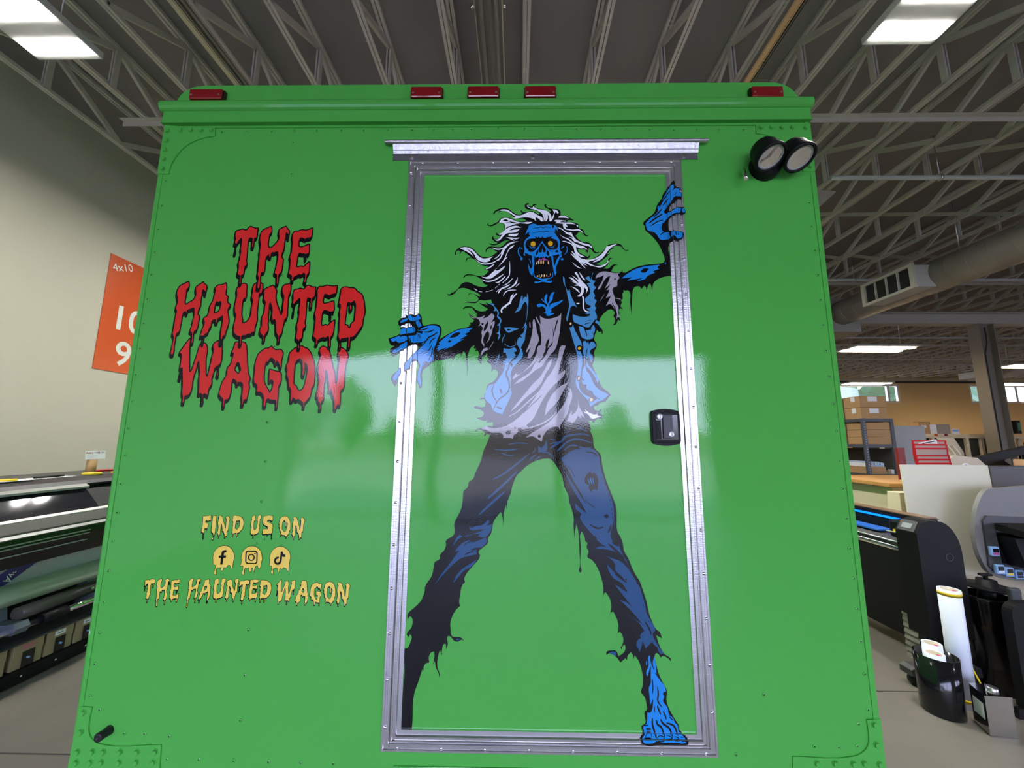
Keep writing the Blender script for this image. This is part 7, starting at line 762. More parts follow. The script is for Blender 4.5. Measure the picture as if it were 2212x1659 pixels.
SMALL_Y='''-7826,12691 -7781,12680 -7773,12618 -7780,12589 -7804,12578 -7810,12558 -7807,12522 -7813,12368 -7803,12287 -7818,12228 -7820,12170 -7822,12165 -7836,12172 -7862,12148 -7891,12147 -7917,12131 -7958,12123 -7964,12109 -7961,12034 -7968,12033 -7973,12118 -8021,12132 -8044,12154 -8054,12180 -8055,12234 -8041,12327 -8043,12350 -8061,12385 -8067,12424 -8065,12478 -8054,12544 -8063,12621 -8010,12674 -7988,12679 -7972,12676 -7957,12657 -7951,12553 -7958,12531 -7977,12525 -7985,12511 -7989,12376 -7969,12266 -7961,12257 -7945,12255 -7922,12265 -7900,12285 -7879,12329 -7866,12498 -7883,12546 -7880,12640 -7867,12671
-9332,12669 -9328,12665 -9315,12524 -9360,12530 -9404,12503 -9432,12527 -9449,12530 -9466,12519 -9479,12493 -9478,12467 -9466,12454 -9387,12430 -9384,12384 -9388,12330 -9399,12302 -9416,12295 -9474,12289 -9485,12280 -9494,12238 -9478,12139 -9510,12173 -9548,12174 -9562,12213 -9562,12267 -9546,12368 -9566,12639
-8580,12675 -8520,12665 -8461,12664 -8415,12630 -8360,12606 -8338,12577 -8324,12549 -8299,12454 -8296,12414 -8312,12351 -8315,12294 -8398,12192 -8427,12173 -8463,12172 -8465,12067 -8474,12068 -8478,12169 -8578,12156 -8592,12119 -8596,12145 -8616,12177 -8612,12240 -8620,12327 -8615,12385 -8629,12424 -8617,12466 -8624,12498 -8631,12507 -8646,12512 -8631,12652 -8616,12665
-7559,12683 -7496,12682 -7422,12665 -7413,12585 -7421,12547 -7429,12537 -7450,12529 -7498,12555 -7542,12555 -7567,12545 -7589,12510 -7523,12474 -7449,12446 -7412,12410 -7398,12358 -7404,12275 -7399,12205 -7406,12180 -7432,12159 -7453,12155 -7489,12162 -7516,12136 -7565,12153 -7601,12135 -7640,12144 -7677,12135 -7690,12174 -7697,12229 -7695,12258 -7683,12280 -7653,12287 -7575,12281 -7531,12300 -7544,12343 -7557,12363 -7586,12379 -7648,12399 -7680,12425 -7694,12445 -7706,12482 -7711,12530 -7709,12612 -7699,12636 -7672,12657 -7619,12674
-9054,12667 -9037,12668 -9006,12655 -8986,12643 -8970,12624 -8911,12461 -8878,12395 -8857,12292 -8841,12275 -8831,12322 -8832,12517 -8834,12551 -8853,12603 -8851,12616 -8829,12653 -8810,12654 -8766,12622 -8739,12587 -8736,12563 -8755,12491 -8758,12456 -8750,12267 -8755,12244 -8785,12219 -8788,12198 -8779,12066 -8799,12073 -8811,12069 -8821,12051 -8824,12025 -8832,12027 -8837,12037 -8840,12086 -8853,12140 -8873,12171 -8894,12224 -8921,12214 -8924,12268 -8949,12370 -8960,12402 -8979,12432 -8990,12425 -8994,12406 -8989,12359 -8990,12188 -8984,12133 -8988,12114 -9007,12094 -9011,12073 -9004,12025 -9013,12024 -9017,12086 -9041,12108 -9048,12146 -9064,12154 -9068,12175 -9056,12225 -9054,12334 -9079,12426 -9083,12484 -9060,12581 -9081,12636 -9075,12651
-9258,12660 -9153,12659 -9142,12392 -9155,12085 -9182,12086 -9189,12127 -9199,12148 -9241,12176 -9259,12221 -9268,12378
-7051,12669 -6975,12643 -6931,12602 -6883,12520 -6863,12441 -6856,12285 -6863,12260 -6883,12244 -6885,12191 -6898,12148 -6956,12084 -6963,12041 -6967,12044 -6966,12069 -6972,12085 -7024,12119 -7040,12123 -7064,12113 -7084,12131 -7100,12138 -7112,12129 -7116,12103 -7126,12102 -7132,12204 -7138,12223 -7163,12255 -7173,12315 -7201,12369 -7197,12420 -7216,12459 -7191,12505 -7188,12581 -7177,12602 -7122,12647
-6750,12641 -6709,12627 -6676,12599 -6621,12438 -6588,12370 -6573,12275 -6555,12254 -6545,12292 -6539,12489 -6541,12530 -6557,12577 -6554,12591 -6533,12626 -6511,12627 -6465,12593 -6440,12558 -6441,12531 -6465,12436 -6463,12247 -6470,12225 -6500,12200 -6505,12176 -6500,12048 -6525,12057 -6533,12052 -6548,12009 -6555,12011 -6559,12021 -6562,12077 -6573,12124 -6592,12152 -6611,12205 -6638,12196 -6639,12238 -6663,12349 -6669,12372 -6691,12409 -6704,12401 -6708,12381 -6704,12334 -6711,12171 -6706,12116 -6711,12095 -6732,12075 -6731,12008 -6739,12007 -6737,12049 -6742,12070 -6765,12090 -6772,12128 -6788,12137 -6791,12155 -6774,12229 -6771,12312 -6793,12400 -6796,12461 -6769,12555 -6789,12610 -6773,12634
h-8441,12544 -8488,12518 -8517,12527 -8527,12525 -8539,12511 -8542,12494 -8551,12293 -8515,12287 -8484,12255 -8473,12257 -8458,12303 -8428,12324 -8419,12344 -8414,12416 -8416,12491 -8424,12518
h-7050,12550 -7090,12527 -7111,12494 -7116,12453 -7116,12313 -7106,12268 -7079,12252 -7056,12215 -7031,12201 -7011,12206 -6994,12217 -6972,12256 -6953,12339 -6943,12432 -6947,12455 -6963,12483 -7014,12509
-8495,12498 -8477,12476 -8477,12453 -8485,12446 -8495,12467
-7018,12509 -7001,12498 -6991,12473 -6989,12417 -6996,12363 -7005,12369 -7009,12383 -7008,12425
-8592,12116 -8583,12064 -8595,12063
-9205,12038 -9179,11995 -9191,11964 -9211,11983 -9213,12002
-9644,10862 -9633,10831 -9632,10808 -9657,10776 -9662,10641 -9655,10618 -9644,10609 -9627,10611 -9560,10655 -9541,10681 -9526,10734 -9540,10792 -9532,10811 -9463,10858 -9453,10844 -9420,10823 -9416,10799 -9421,10759 -9450,10785 -9461,10779 -9465,10763 -9468,10600 -9485,10554 -9491,10512 -9484,10493 -9468,10486 -9462,10467 -9475,10353 -9484,10336 -9507,10320 -9512,10307 -9510,10194 -9519,10197 -9523,10295 -9531,10309 -9552,10321 -9535,10379 -9520,10497 -9533,10579 -9614,10553 -9620,10538 -9620,10514 -9632,10540 -9651,10534 -9666,10517 -9673,10486 -9682,10330 -9688,10313 -9713,10295 -9722,10267 -9722,10200 -9728,10156 -9723,10093 -9726,10068 -9734,10058 -9747,10064 -9752,10078 -9736,10249 -9756,10283 -9757,10296 -9751,10342 -9747,10467 -9737,10530 -9754,10575 -9738,10637 -9763,10752 -9757,10776 -9731,10816
-8722,10866 -8668,10856 -8660,10792 -8668,10766 -8696,10755 -8701,10738 -8706,10558 -8695,10463 -8712,10410 -8715,10348 -8733,10354 -8763,10329 -8796,10328 -8825,10313 -8876,10304 -8882,10281 -8879,10216 -8886,10215 -8893,10300 -8930,10306 -8953,10316 -8975,10337 -8984,10357 -8987,10409 -8969,10507 -8972,10529 -8993,10563 -8999,10606 -8997,10650 -8984,10723 -8994,10800 -8938,10847 -8923,10852 -8891,10851 -8873,10838 -8866,10728 -8873,10708 -8894,10702 -8903,10690 -8910,10641 -8910,10572 -8905,10518 -8889,10474 -8887,10446 -8879,10437 -8861,10435 -8839,10442 -8811,10461 -8792,10485 -8781,10510 -8774,10548 -8774,10618 -8767,10674 -8787,10730 -8780,10770 -8781,10818 -8775,10840 -8766,10848
-10596,10843 -10580,10788 -10585,10771 -10601,10752 -10605,10734 -10607,10627 -10595,10587 -10575,10574 -10553,10578 -10527,10600 -10492,10640 -10469,10679 -10463,10721 -10480,10793 -10466,10813 -10399,10845 -10354,10793 -10350,10752 -10382,10781 -10391,10765 -10391,10560 -10409,10499 -10405,10458 -10386,10439 -10381,10418 -10382,10299 -10387,10280 -10415,10248 -10411,10136 -10412,10130 -10421,10130 -10430,10234 -10438,10249 -10463,10263 -10466,10272 -10455,10315 -10445,10448 -10457,10535 -10462,10540 -10511,10522 -10532,10527 -10540,10523 -10550,10496 -10552,10462 -10559,10464 -10565,10475 -10568,10502 -10584,10491 -10605,10466 -10610,10443 -10606,10290 -10610,10281 -10639,10271 -10649,10248 -10650,10214 -10638,10133 -10639,10077 -10655,10076 -10662,10077 -10663,10084 -10664,10202 -10684,10249 -10680,10301 -10687,10393 -10686,10466 -10697,10532 -10690,10605 -10710,10675 -10714,10729 -10706,10768 -10689,10795
-10894,10832 -10817,10813 -10792,10818 -10792,10730 -10797,10714 -10823,10707 -10828,10695 -10826,10604 -10837,10609 -10840,10701 -10867,10711 -10883,10711 -10894,10702 -10902,10684 -10906,10651 -10900,10441 -10884,10401 -10906,10382 -10919,10288 -10947,10277 -10950,10264 -10938,10185 -10948,10184 -10952,10267 -10961,10278 -10986,10286 -10992,10303 -10984,10371 -10996,10421 -10982,10463 -10983,10511 -10977,10546 -10989,10585 -10985,10681 -11001,10710 -11044,10664 -11059,10637 -11071,10642 -11079,10654 -11070,10692 -11083,10729 -11085,10755 -11077,10780 -11068,10785 -10995,10802 -10948,10788
-8291,10857 -8280,10857 -8274,10800 -8277,10760 -8294,10734 -8298,10706 -8288,10519 -8294,10494 -8314,10482 -8321,10469 -8345,10326 -8370,10301 -8367,10238 -8376,10240 -8379,10298 -8406,10328 -8413,10346 -8425,10444 -8435,10468 -8455,10483 -8469,10465 -8487,10511 -8483,10565 -8489,10594 -8527,10664 -8540,10639 -8543,10519 -8541,10489 -8531,10461 -8537,10426 -8527,10360 -8565,10300 -8564,10248 -8573,10247 -8571,10277 -8577,10300 -8614,10324 -8628,10348 -8608,10408 -8615,10494 -8593,10543 -8589,10591 -8588,10662 -8593,10674 -8610,10689 -8613,10700 -8615,10789 -8602,10801 -8566,10814 -8530,10836 -8511,10837 -8485,10819 -8460,10779 -8465,10733 -8449,10661 -8366,10514 -8349,10548 -8352,10623 -8346,10693 -8350,10734 -8371,10765 -8378,10812 -8370,10833 -8356,10844
-9169,10843 -9154,10795 -9155,10723 -9150,10714 -9126,10697 -9132,10668 -9126,10645 -9110,10626 -9084,10609 -9112,10562 -9108,10530 -9084,10457 -9082,10426 -9114,10295 -9143,10274 -9148,10247 -9160,10248 -9164,10344 -9152,10456 -9163,10498 -9184,10492 -9232,10466 -9237,10452 -9235,10423 -9244,10426 -9246,10460 -9273,10457 -9293,10448 -9307,10431 -9308,10384 -9330,10357 -9343,10313 -9367,10305 -9388,10279 -9408,10286 -9427,10275 -9389,10410 -9388,10425 -9405,10460 -9366,10486 -9350,10519 -9341,10598 -9307,10659 -9285,10761 -9287,10773 -9300,10784 -9262,10819 -9209,10823
-10049,10831 -10049,10747 -10055,10731 -10071,10723 -10102,10723 -10126,10708 -10164,10722 -10191,10721 -10202,10704 -10207,10659 -10199,10620 -10190,10610 -10175,10606 -10139,10611 -10070,10639 -10067,10632 -10060,10541 -10078,10540 -10098,10529 -10118,10538 -10148,10538 -10174,10546 -10193,10531 -10201,10507 -10204,10394 -10197,10378 -10180,10370 -10140,10384 -10106,10376 -10037,10434 -10028,10337 -10034,10311 -10052,10289 -10056,10276 -10058,10204 -10067,10205 -10071,10223 -10067,10285 -10075,10302 -10093,10313 -10124,10292 -10155,10298 -10208,10269 -10221,10253 -10226,10220 -10235,10222 -10240,10272 -10251,10286 -10278,10298 -10283,10319 -10276,10362 -10279,10454 -10295,10492 -10279,10544 -10278,10571 -10283,10682 -10295,10737 -10291,10764 -10283,10779 -10268,10790 -10227,10792 -10183,10809 -10119,10804
-7809,10845 -7724,10838 -7673,10841 -7676,10788 -7682,10773 -7730,10763 -7758,10750 -7797,10763 -7821,10764 -7831,10749 -7843,10695 -7834,10667 -7817,10662 -7702,10688 -7689,10614 -7693,10597 -7708,10588 -7730,10587 -7793,10604 -7822,10597 -7839,10564 -7845,10476 -7838,10452 -7826,10443 -7807,10443 -7780,10453 -7749,10445 -7712,10477 -7670,10497 -7676,10378 -7680,10363 -7707,10329 -7706,10244 -7713,10247 -7717,10323 -7735,10347 -7770,10328 -7804,10333 -7853,10314 -7872,10297 -7873,10272 -7882,10262 -7887,10265 -7881,10289 -7885,10311 -7897,10324 -7919,10335 -7925,10352 -7917,10397 -7913,10512 -7927,10561 -7915,10624 -7911,10740 -7919,10785 -7914,10813 -7902,10829 -7887,10833 -7853,10831
-6997,10852 -6990,10673 -6972,10501 -6957,10501 -6939,10522 -6891,10664 -6862,10776 -6852,10798 -6841,10805 -6811,10808 -6792,10804 -6769,10771 -6762,10725 -6772,10652 -6771,10610 -6759,10489 -6747,10460 -6734,10450 -6730,10451 -6717,10498 -6685,10686 -6671,10728 -6670,10747 -6686,10786 -6674,10806 -6623,10833 -6579,10831 -6569,10638 -6579,10600 -6642,10556 -6653,10535 -6659,10497 -6680,10431 -6676,10377 -6705,10338 -6714,10261 -6749,10280 -6769,10272 -6778,10253 -6784,10270 -6797,10281 -6812,10281 -6828,10273 -6826,10342 -6834,10437 -6829,10484 -6832,10520 -6852,10615 -6855,10622 -6867,10619 -6879,10596 -6885,10548 -6915,10447 -6931,10312 -6947,10278 -6960,10265 -7006,10250 -7017,10217 -7018,10180 -7029,10179 -7026,10225 -7028,10248 -7040,10274 -7043,10391 -7062,10551 -7089,10544 -7090,10547 -7080,10670 -7090,10697 -7112,10709
-8054,10834 -8032,10833 -7975,10815 -7946,10819 -7947,10735 -7953,10718 -7979,10708 -7984,10696 -7984,10610 -7991,10611 -7992,10625 -7990,10705 -8028,10714 -8038,10712 -8047,10702 -8053,10658 -8050,10499 -8056,10443 -8042,10407 -8071,10384 -8076,10367 -8076,10298 -8081,10284 -8105,10274 -8113,10248 -8121,10269 -8149,10278 -8155,10297 -8147,10370 -8158,10426 -8141,10458 -8134,10545 -8144,10580 -8136,10645 -8138,10688 -8155,10711 -8206,10665 -8225,10639 -8239,10655 -8232,10695 -8241,10755 -8237,10772 -8222,10788 -8153,10802 -8108,10792
-7554,10830 -7432,10819 -7387,10787 -7330,10761 -7311,10737 -7290,10687 -7273,10620 -7269,10578 -7287,10508 -7289,10462 -7300,10440 -7376,10355 -7406,10337 -7441,10336 -7442,10232 -7454,10233 -7454,10332 -7458,10334 -7512,10325 -7548,10324 -7561,10318 -7570,10292 -7563,10231 -7572,10229 -7573,10307 -7592,10337 -7595,10357 -7589,10395 -7596,10493 -7590,10546 -7604,10584 -7592,10638 -7603,10664 -7619,10672 -7603,10806 -7588,10820
-6360,10827 -6269,10825 -6251,10817 -6237,10796 -6221,10721 -6194,10522 -6184,10490 -6162,10448 -6161,10434 -6175,10409 -6164,10357 -6165,10325 -6184,10225 -6202,10227 -6213,10222 -6225,10200 -6227,10167 -6238,10166 -6234,10208 -6241,10263 -6235,10338 -6238,10375 -6249,10398 -6266,10407 -6308,10409 -6312,10385 -6317,10383 -6324,10418 -6371,10445 -6385,10414 -6389,10301 -6397,10264 -6409,10238 -6421,10226 -6453,10218 -6459,10210 -6461,10147 -6469,10146 -6475,10179 -6472,10222 -6519,10265 -6526,10278 -6527,10300 -6503,10395 -6462,10457 -6450,10486 -6446,10553 -6414,10583 -6405,10601 -6383,10712 -6386,10718 -6409,10719 -6385,10766 -6372,10820
-5540,10806 -5463,10779 -5421,10737 -5376,10651 -5357,10559 -5353,10413 -5361,10389 -5381,10372 -5383,10318 -5391,10288 -5411,10255 -5454,10210 -5461,10165 -5466,10168 -5465,10196 -5471,10211 -5523,10246 -5537,10248 -5561,10239 -5592,10264 -5607,10254 -5613,10227 -5621,10228 -5625,10325 -5631,10349 -5656,10384 -5667,10452 -5692,10503 -5687,10552 -5705,10592 -5679,10642 -5676,10716 -5666,10737 -5610,10784 -5590,10792 -5566,10794
-5919,10786 -5879,10751 -5860,10747 -5804,10751 -5789,10738 -5778,10714 -5791,10644 -5791,10568 -5829,10632 -5847,10635 -5856,10607 -5867,10638 -5878,10651 -5894,10665 -5916,10670 -5934,10659 -5944,10633 -5970,10625 -5977,10615 -5989,10550 -5989,10479 -5981,10414 -5958,10371 -5902,10294 -5877,10336 -5865,10409 -5870,10428 -5884,10439 -5901,10437 -5915,10424 -5920,10542 -5806,10517 -5787,10505 -5779,10425 -5783,10410 -5805,10377 -5809,10350 -5805,10224 -5809,10153 -5814,10159 -5811,10198 -5823,10224 -5839,10230 -5882,10230 -5921,10243 -5931,10238 -5942,10222 -5946,10162 -5963,10162 -5973,10269 -5995,10299 -6013,10311 -6055,10310 -6055,10364 -6063,10386 -6093,10404 -6104,10444 -6097,10529 -6097,10610 -6071,10698 -6058,10714 -6002,10755 -5984,10763 -5951,10766
-5260,10783 -5239,10783 -5205,10769 -5174,10740 -5123,10586 -5089,10514 -5081,10444 -5072,10410 -5055,10392 -5044,10434 -5041,10563 -5034,10636 -5035,10670 -5050,10713 -5048,10734 -5024,10770 -5003,10771 -4958,10738 -4931,10703 -4932,10673 -4958,10580 -4961,10385 -4967,10363 -4999,10337 -5005,10314 -5002,10185 -5026,10193 -5036,10189 -5046,10172 -5051,10144 -5060,10147 -5064,10157 -5065,10212 -5077,10264 -5097,10292 -5115,10342 -5143,10332 -5143,10377 -5164,10482 -5173,10515 -5194,10550 -5206,10543 -5211,10524 -5208,10481 -5219,10303 -5214,10255 -5220,10232 -5242,10211 -5246,10191 -5242,10143 -5251,10144 -5248,10179 -5253,10206 -5276,10225 -5282,10265 -5299,10273 -5301,10292 -5287,10336 -5282,10377 -5278,10448 -5282,10481 -5298,10535 -5301,10594 -5271,10698 -5291,10751 -5284,10767
h-7414,10703 -7461,10676 -7488,10685 -7501,10683 -7512,10670 -7515,10655 -7527,10455 -7490,10449 -7472,10425 -7460,10417 -7450,10420 -7443,10429 -7433,10465 -7404,10486 -7395,10502 -7388,10628 -7393,10666
h-9213,10656 -9237,10641 -9262,10653 -9276,10632 -9284,10603 -9287,10514 -9237,10529 -9213,10550 -9196,10617 -9198,10638
h-5541,10685 -5583,10659 -5602,10625 -5610,10530 -5609,10434 -5600,10398 -5573,10380 -5553,10345 -5527,10329 -5513,10331 -5494,10343 -5480,10358 -5467,10386 -5447,10477 -5437,10566 -5440,10587 -5453,10613 -5474,10630 -5505,10643
-7468,10656 -7457,10647 -7451,10634 -7450,10613 -7460,10605 -7468,10623
-5508,10643 -5494,10634 -5485,10611 -5482,10544 -5490,10495 -5499,10500 -5504,10516 -5500,10564
h-6326,10617 -6343,10604 -6350,10590 -6361,10534 -6357,10522 -6310,10485 -6285,10512 -6277,10527 -6277,10544 -6301,10604 -6311,10614
-6604,10499 -6598,10497 -6601,10465 -6610,10478
-8111,10234 -8102,10181 -8114,10180
-6778,10215 -6771,10178 -6780,10177'''
ICONS='''Y -9083,11249 -9111,11409 -9111,11571 -9040,11697 -8934,11770 -8764,11790 -8623,11728 -8524,11612 -8482,11487 -8495,11344 -8505,11184 -8529,11139 -8553,11183 -8588,11245 -8644,11236 -8694,11173 -8771,11181 -8789,11092 -8815,11074 -8838,11109 -8831,11180 -8884,11171 -8922,11171 -8976,11152 -8972,11037 -8967,10993 -9003,10975 -9035,11001 -9019,11108 -9010,11196 -9035,11250
Z -8731,11668 -8728,11606 -8772,11606 -8797,11573 -8800,11520 -8729,11517 -8729,11449 -8801,11448 -8808,11255 -8880,11255 -8877,11447 -8944,11450 -8948,11509 -8876,11515 -8875,11591 -8852,11645 -8798,11667
Y -8270,11225 -8243,11328 -8259,11471 -8236,11615 -8152,11723 -8062,11769 -7910,11783 -7791,11736 -7695,11638 -7643,11495 -7628,11406 -7654,11316 -7660,11192 -7692,11135 -7726,11191 -7741,11244 -7796,11226 -7827,11155 -7839,11048 -7865,11119 -7896,11181 -7932,11163 -7941,11065 -7968,11056 -7992,11100 -8001,11189 -8055,11161 -8113,11179 -8135,11116 -8132,10992 -8167,10974 -8190,11010 -8175,11134 -8176,11231
Y -7380,11230 -7389,11426 -7392,11551 -7328,11677 -7221,11759 -7052,11778 -6932,11725 -6829,11628 -6783,11503 -6795,11360 -6803,11236 -6799,11085 -6829,11103 -6862,11155 -6960,11190 -7002,11136 -7053,11180 -7077,11127 -7083,11056 -7114,11064 -7124,11126 -7148,11179 -7241,11169 -7277,11151 -7257,11036 -7282,11004 -7323,11036 -7305,11142 -7323,11231 -7352,11239
Z -7083,11643 -7024,11644 -7006,11590 -6931,11546 -6939,11487 -6997,11492 -7027,11510 -7033,11376 -7047,11322 -7091,11277 -7175,11268 -7235,11303 -7264,11365 -7249,11445 -7196,11490 -7125,11500 -7125,11443 -7181,11428 -7209,11383 -7185,11335 -7142,11325 -7108,11357 -7097,11402
R -7853,11470 -7854,11443 -7862,11419 -7877,11397 -7896,11381 -7921,11371 -7947,11367 -7975,11370 -8001,11380 -8024,11396 -8043,11417 -8056,11441 -8062,11468 -8062,11494 -8054,11519 -8039,11540 -8019,11556 -7995,11567 -7968,11571 -7941,11567 -7915,11557 -7891,11541 -7873,11520 -7860,11496|-7889,11469 -7890,11452 -7895,11435 -7904,11421 -7918,11410 -7933,11403 -7951,11401 -7969,11403 -7986,11410 -8001,11420 -8014,11434 -8022,11450 -8026,11468 -8026,11486 -8021,11502 -8011,11516 -7998,11527 -7982,11534 -7965,11537 -7947,11534 -7930,11528 -7914,11517 -7902,11503 -7894,11487
R -7867,11660 -7840,11656 -7815,11644 -7795,11626 -7781,11603 -7775,11578 -7760,11355 -7762,11330 -7773,11308 -7791,11290 -7814,11280 -7840,11276 -8041,11280 -8068,11284 -8093,11296 -8113,11314 -8127,11337 -8133,11361 -8149,11585 -8147,11610 -8136,11632 -8119,11649 -8096,11660 -8069,11664|-7874,11624 -7856,11621 -7839,11613 -7826,11601 -7817,11586 -7813,11570 -7798,11364 -7800,11348 -7807,11333 -7819,11321 -7834,11314 -7852,11312 -8034,11315 -8052,11318 -8069,11326 -8082,11338 -8091,11353 -8095,11370 -8110,11575 -8109,11592 -8102,11607 -8090,11618 -8075,11626 -8057,11628
Q -7833,11574 -7835,11563 -7843,11555 -7854,11552 -7866,11555 -7875,11562 -7879,11573 -7877,11584 -7870,11592 -7859,11595 -7847,11592 -7838,11584'''
BOLTS='-12404,25753 -11944,25773 -11579,25780 -11209,25778 -10839,25776 -12394,25369 -12397,25015 -12389,24651 -12384,24280 8407,25767 8771,25765 9125,25762 9488,25766 9943,25744 9939,24286 -12333,7237 -12323,6739 -12330,6242 -11912,6248 -11604,6253 -11120,6260 -10637,6267 -10130,6275 -12322,5977 -11929,5983 -11610,5988 -11116,5996 -10628,6003 -10147,6010 9936,7249 9928,6755 9947,6279 9539,6296 9241,6280 8746,6283 8257,6276'
RIVETS='-12275,15295 -12243,14458 -12244,13587 -12231,12733 -12245,11897 -12234,11042 -12238,10181 -12235,9332 -12237,8496 -12239,7638 -11901,7303 -11098,6714 -10513,6706 -9800,6652 -9784,6084 -8882,6088 -12234,23825 -12238,22901 -12243,22012 -12242,21207 -12254,20399 -12257,19541 -12262,18716 -12263,17874 -12272,17003 -12278,16134 9792,22939 9776,22083 9796,21239 9804,20391 9807,19535 9802,18700 9796,17865 9819,17029 9840,16173 9841,15320 9815,14420 9827,13599 9843,12743 9830,11892 9848,11055 9842,10231 9838,9358 9843,8509 9825,7599 8251,6665 8903,6655 9418,6690 9528,7244 -8701,25745 -7907,25750 -7103,25759 -6228,25749 -5430,25754 -4579,25745 -3739,25754 -2961,25758 -2297,25764 -1632,25760 -690,25800 229,25781 1148,25766 2028,25752 2899,25752 3763,25742 4577,25714 5409,25696 6213,25710 6975,25714 7832,25705 -10479,25718 -9610,25737 -7901,25287 -7859,24073 -7844,20391 -7861,17947 -7866,15510 -7819,14292 -7816,13095 -7822,11884 -7834,9451 -7817,8254 -7812,7082 -7899,6069 -6917,6061 -6003,6052 -5091,6043 6086,6429 9955,26434 6979,7947'
TL='-12746,25990 -10735,25886 -10697,25557 -11085,25486 -11661,25198 -12010,24713 -12147,24267 -12140,24090 -12581,24092'
TR='10164,25879 8253,25891 8233,25549 8590,25480 9086,25254 9476,24849 9673,24429 9689,24090 10096,24088'
BL='-12451,7388 -12110,7376 -12137,6984 -12093,6715 -11975,6556 -11775,6452 -9985,6452 -9933,5637 -12570,5596'
BR='10233,7398 9748,7363 9748,6879 9699,6725 9576,6589 9349,6471 7622,6426 7577,5970 10178,6011'
# ------------------------------------------------------------ trailer
D = 1.21; XA, XB = -1.2575, 1.0135
tr = thing('trailer', (-.12, 3.0, 0), 'green concession trailer with blue zombie graphic and aluminium framed rear door', 'trailer')
b = B()
b.box(XA, XB, D, 6.2, .42, 2.63, GREEN, bev=.006); b.obj('body_shell', tr)
# roof cap with rounded shoulders
pr = [(XA+.02, 2.60), (XA+.02, 2.69)]
for i in range(7): a = pi-i*pi/2/6; pr.append((XA+.115+.09*cos(a), 2.69+.075*sin(a)))
for i in range(7): a = pi/2-i*pi/2/6; pr.append((XB-.115+.09*cos(a), 2.685+.078*sin(a)))
pr += [(XB-.02, 2.69), (XB-.02, 2.60)]
b = B(); b.prism(pr, 'y', D+.004, D+.075, GREEN); b.obj('roof_cap', tr)
b = B(); b.prism(pr, 'y', D+.0755, 6.15, mat('bare_roof_metal', (.20, .195, .19), .5, .3)); b.obj('roof_skin', tr)
# rails
b = B(); q = [(D+.004, 2.655)]
for i in range(9): a = -pi/2+i*pi/8; q.append((D-.006-.018*cos(a), 2.668+.021*sin(a)))
q += [(D+.004, 2.692)]
b.prism(q, 'x', XA-.012, XB+.006, GREEN); b.obj('gutter_rail', tr)
b = B(); b.prism([(D+.002, 2.652), (D-.010, 2.652), (D-.010, 2.607), (D-.016, 2.604), (D-.016, 2.598), (D+.002, 2.598)], 'x', XA-.002, XB-.001, GREEN); b.obj('fascia_strip', tr)
b = B(); b.prism([(D+.002, 2.591), (D-.004, 2.590), (D-.004, 2.587), (D+.002, 2.586)], 'x', XA, XB, GREEN); b.obj('bead', tr)
# corner posts
for s, xx in ((1, XA), (-1, XB)):
    b = B(); q = [(xx+s*.019, D+.001), (xx+s*.019, D-.002), (xx+s*.008, D-.0025), (xx+s*.002, D-.0005), (xx-s*.0012, D+.006), (xx-s*.0015, 5.9), (xx+s*.001, 5.9), (xx+s*.001, D+.02)]
    b.prism(q, 'z', .43, 2.598, GREEN); b.obj('corner_post', tr)
def dec(s): return [tuple(int(v)/1e4 for v in p.split(',')) for p in s.split()]
def plate(name, pts, th):
    pts = [(min(max(a, XA+.0015), XB-.0015), max(c, .43)) for a, c in pts]
    b = B(); b.prism(pts, 'y', D-th, D+.0005, GREEN); return b.obj(name, tr)
pl = []
for s in (TL, TR, BL, BR): pl.append((plate('corner_plate', [tuple(v) for v in smooth(dec(s), .75)], .0036), dec(s)))
bb = B(); bb.lathe((0, 0, 0), (0, -1, 0), [(0, .0095), (.0012, .0095), (.0012, .0078), (.0050, .0074), (.0062, .0062), (.0064, .0001)], GREEN, 6, smooth=False)
proto = None
def near(p):
    return min(pl, key=lambda a: min((p[0]-q_[0])**2+(p[1]-q_[1])**2 for q_ in a[1]))[0]
for i, (x, z) in enumerate(dec(BOLTS)):
    P_ = near((x, z))
    if proto is None:
        proto = bb.obj('bolt', P_); c0 = org(proto).copy(); proto.location = c0+Vector((x, D-.0036, z))-org(P_); 
    else:
        copy_to(proto, c0+Vector((x, D-.0036, z)), P_)
rb = B(); rb.lathe((0, 0, 0), (0, -1, 0), [(0, .0052), (.001, .0050), (.0019, .0036), (.0021, .0018)], GREEN, 12); rb.lathe((0, 0, 0), (0, -1, 0), [(.0021, .0018), (.0012, .0015), (.0012, .0001)], VK, 10)
rp = rb.obj('rivet', tr); rc = org(rp).copy(); first = True
for (x, z) in dec(RIVETS):
    c = rc+Vector((x, D, z))
    if first: rp.location = c-org(tr); first = False
    else: copy_to(rp, c, tr)
# marker lamps
for i, (x0, x1, z0, z1) in enumerate(((-1.173, -1.05, 2.6885, 2.733), (-.383, -.267, 2.690, 2.7365), (-.1815, -.066, 2.690, 2.7365), (.0195, .1345, 2.689, 2.736), (.81, .924, 2.684, 2.729))):
    b = B(); b.box(x0, x1, D-.010, D+.004, z0, z1, mat('lamp_base_black', (.02, .005, .005), .3), bev=.003); L = b.obj('marker_lamp', tr)
    b = B(); b.box(x0+.003, x1-.003, D-.019, D-.010, z0+.001, z1-.003, LENS, bev=.004); b.obj('lens', L)
    b = B()
    for xx in (x0+.012, x1-.012): b.cyl((xx, D-.0185, z0+.017), (xx, D-.0202, z0+.017), .0035, STEEL, n=10)
    b.obj('screw', L)
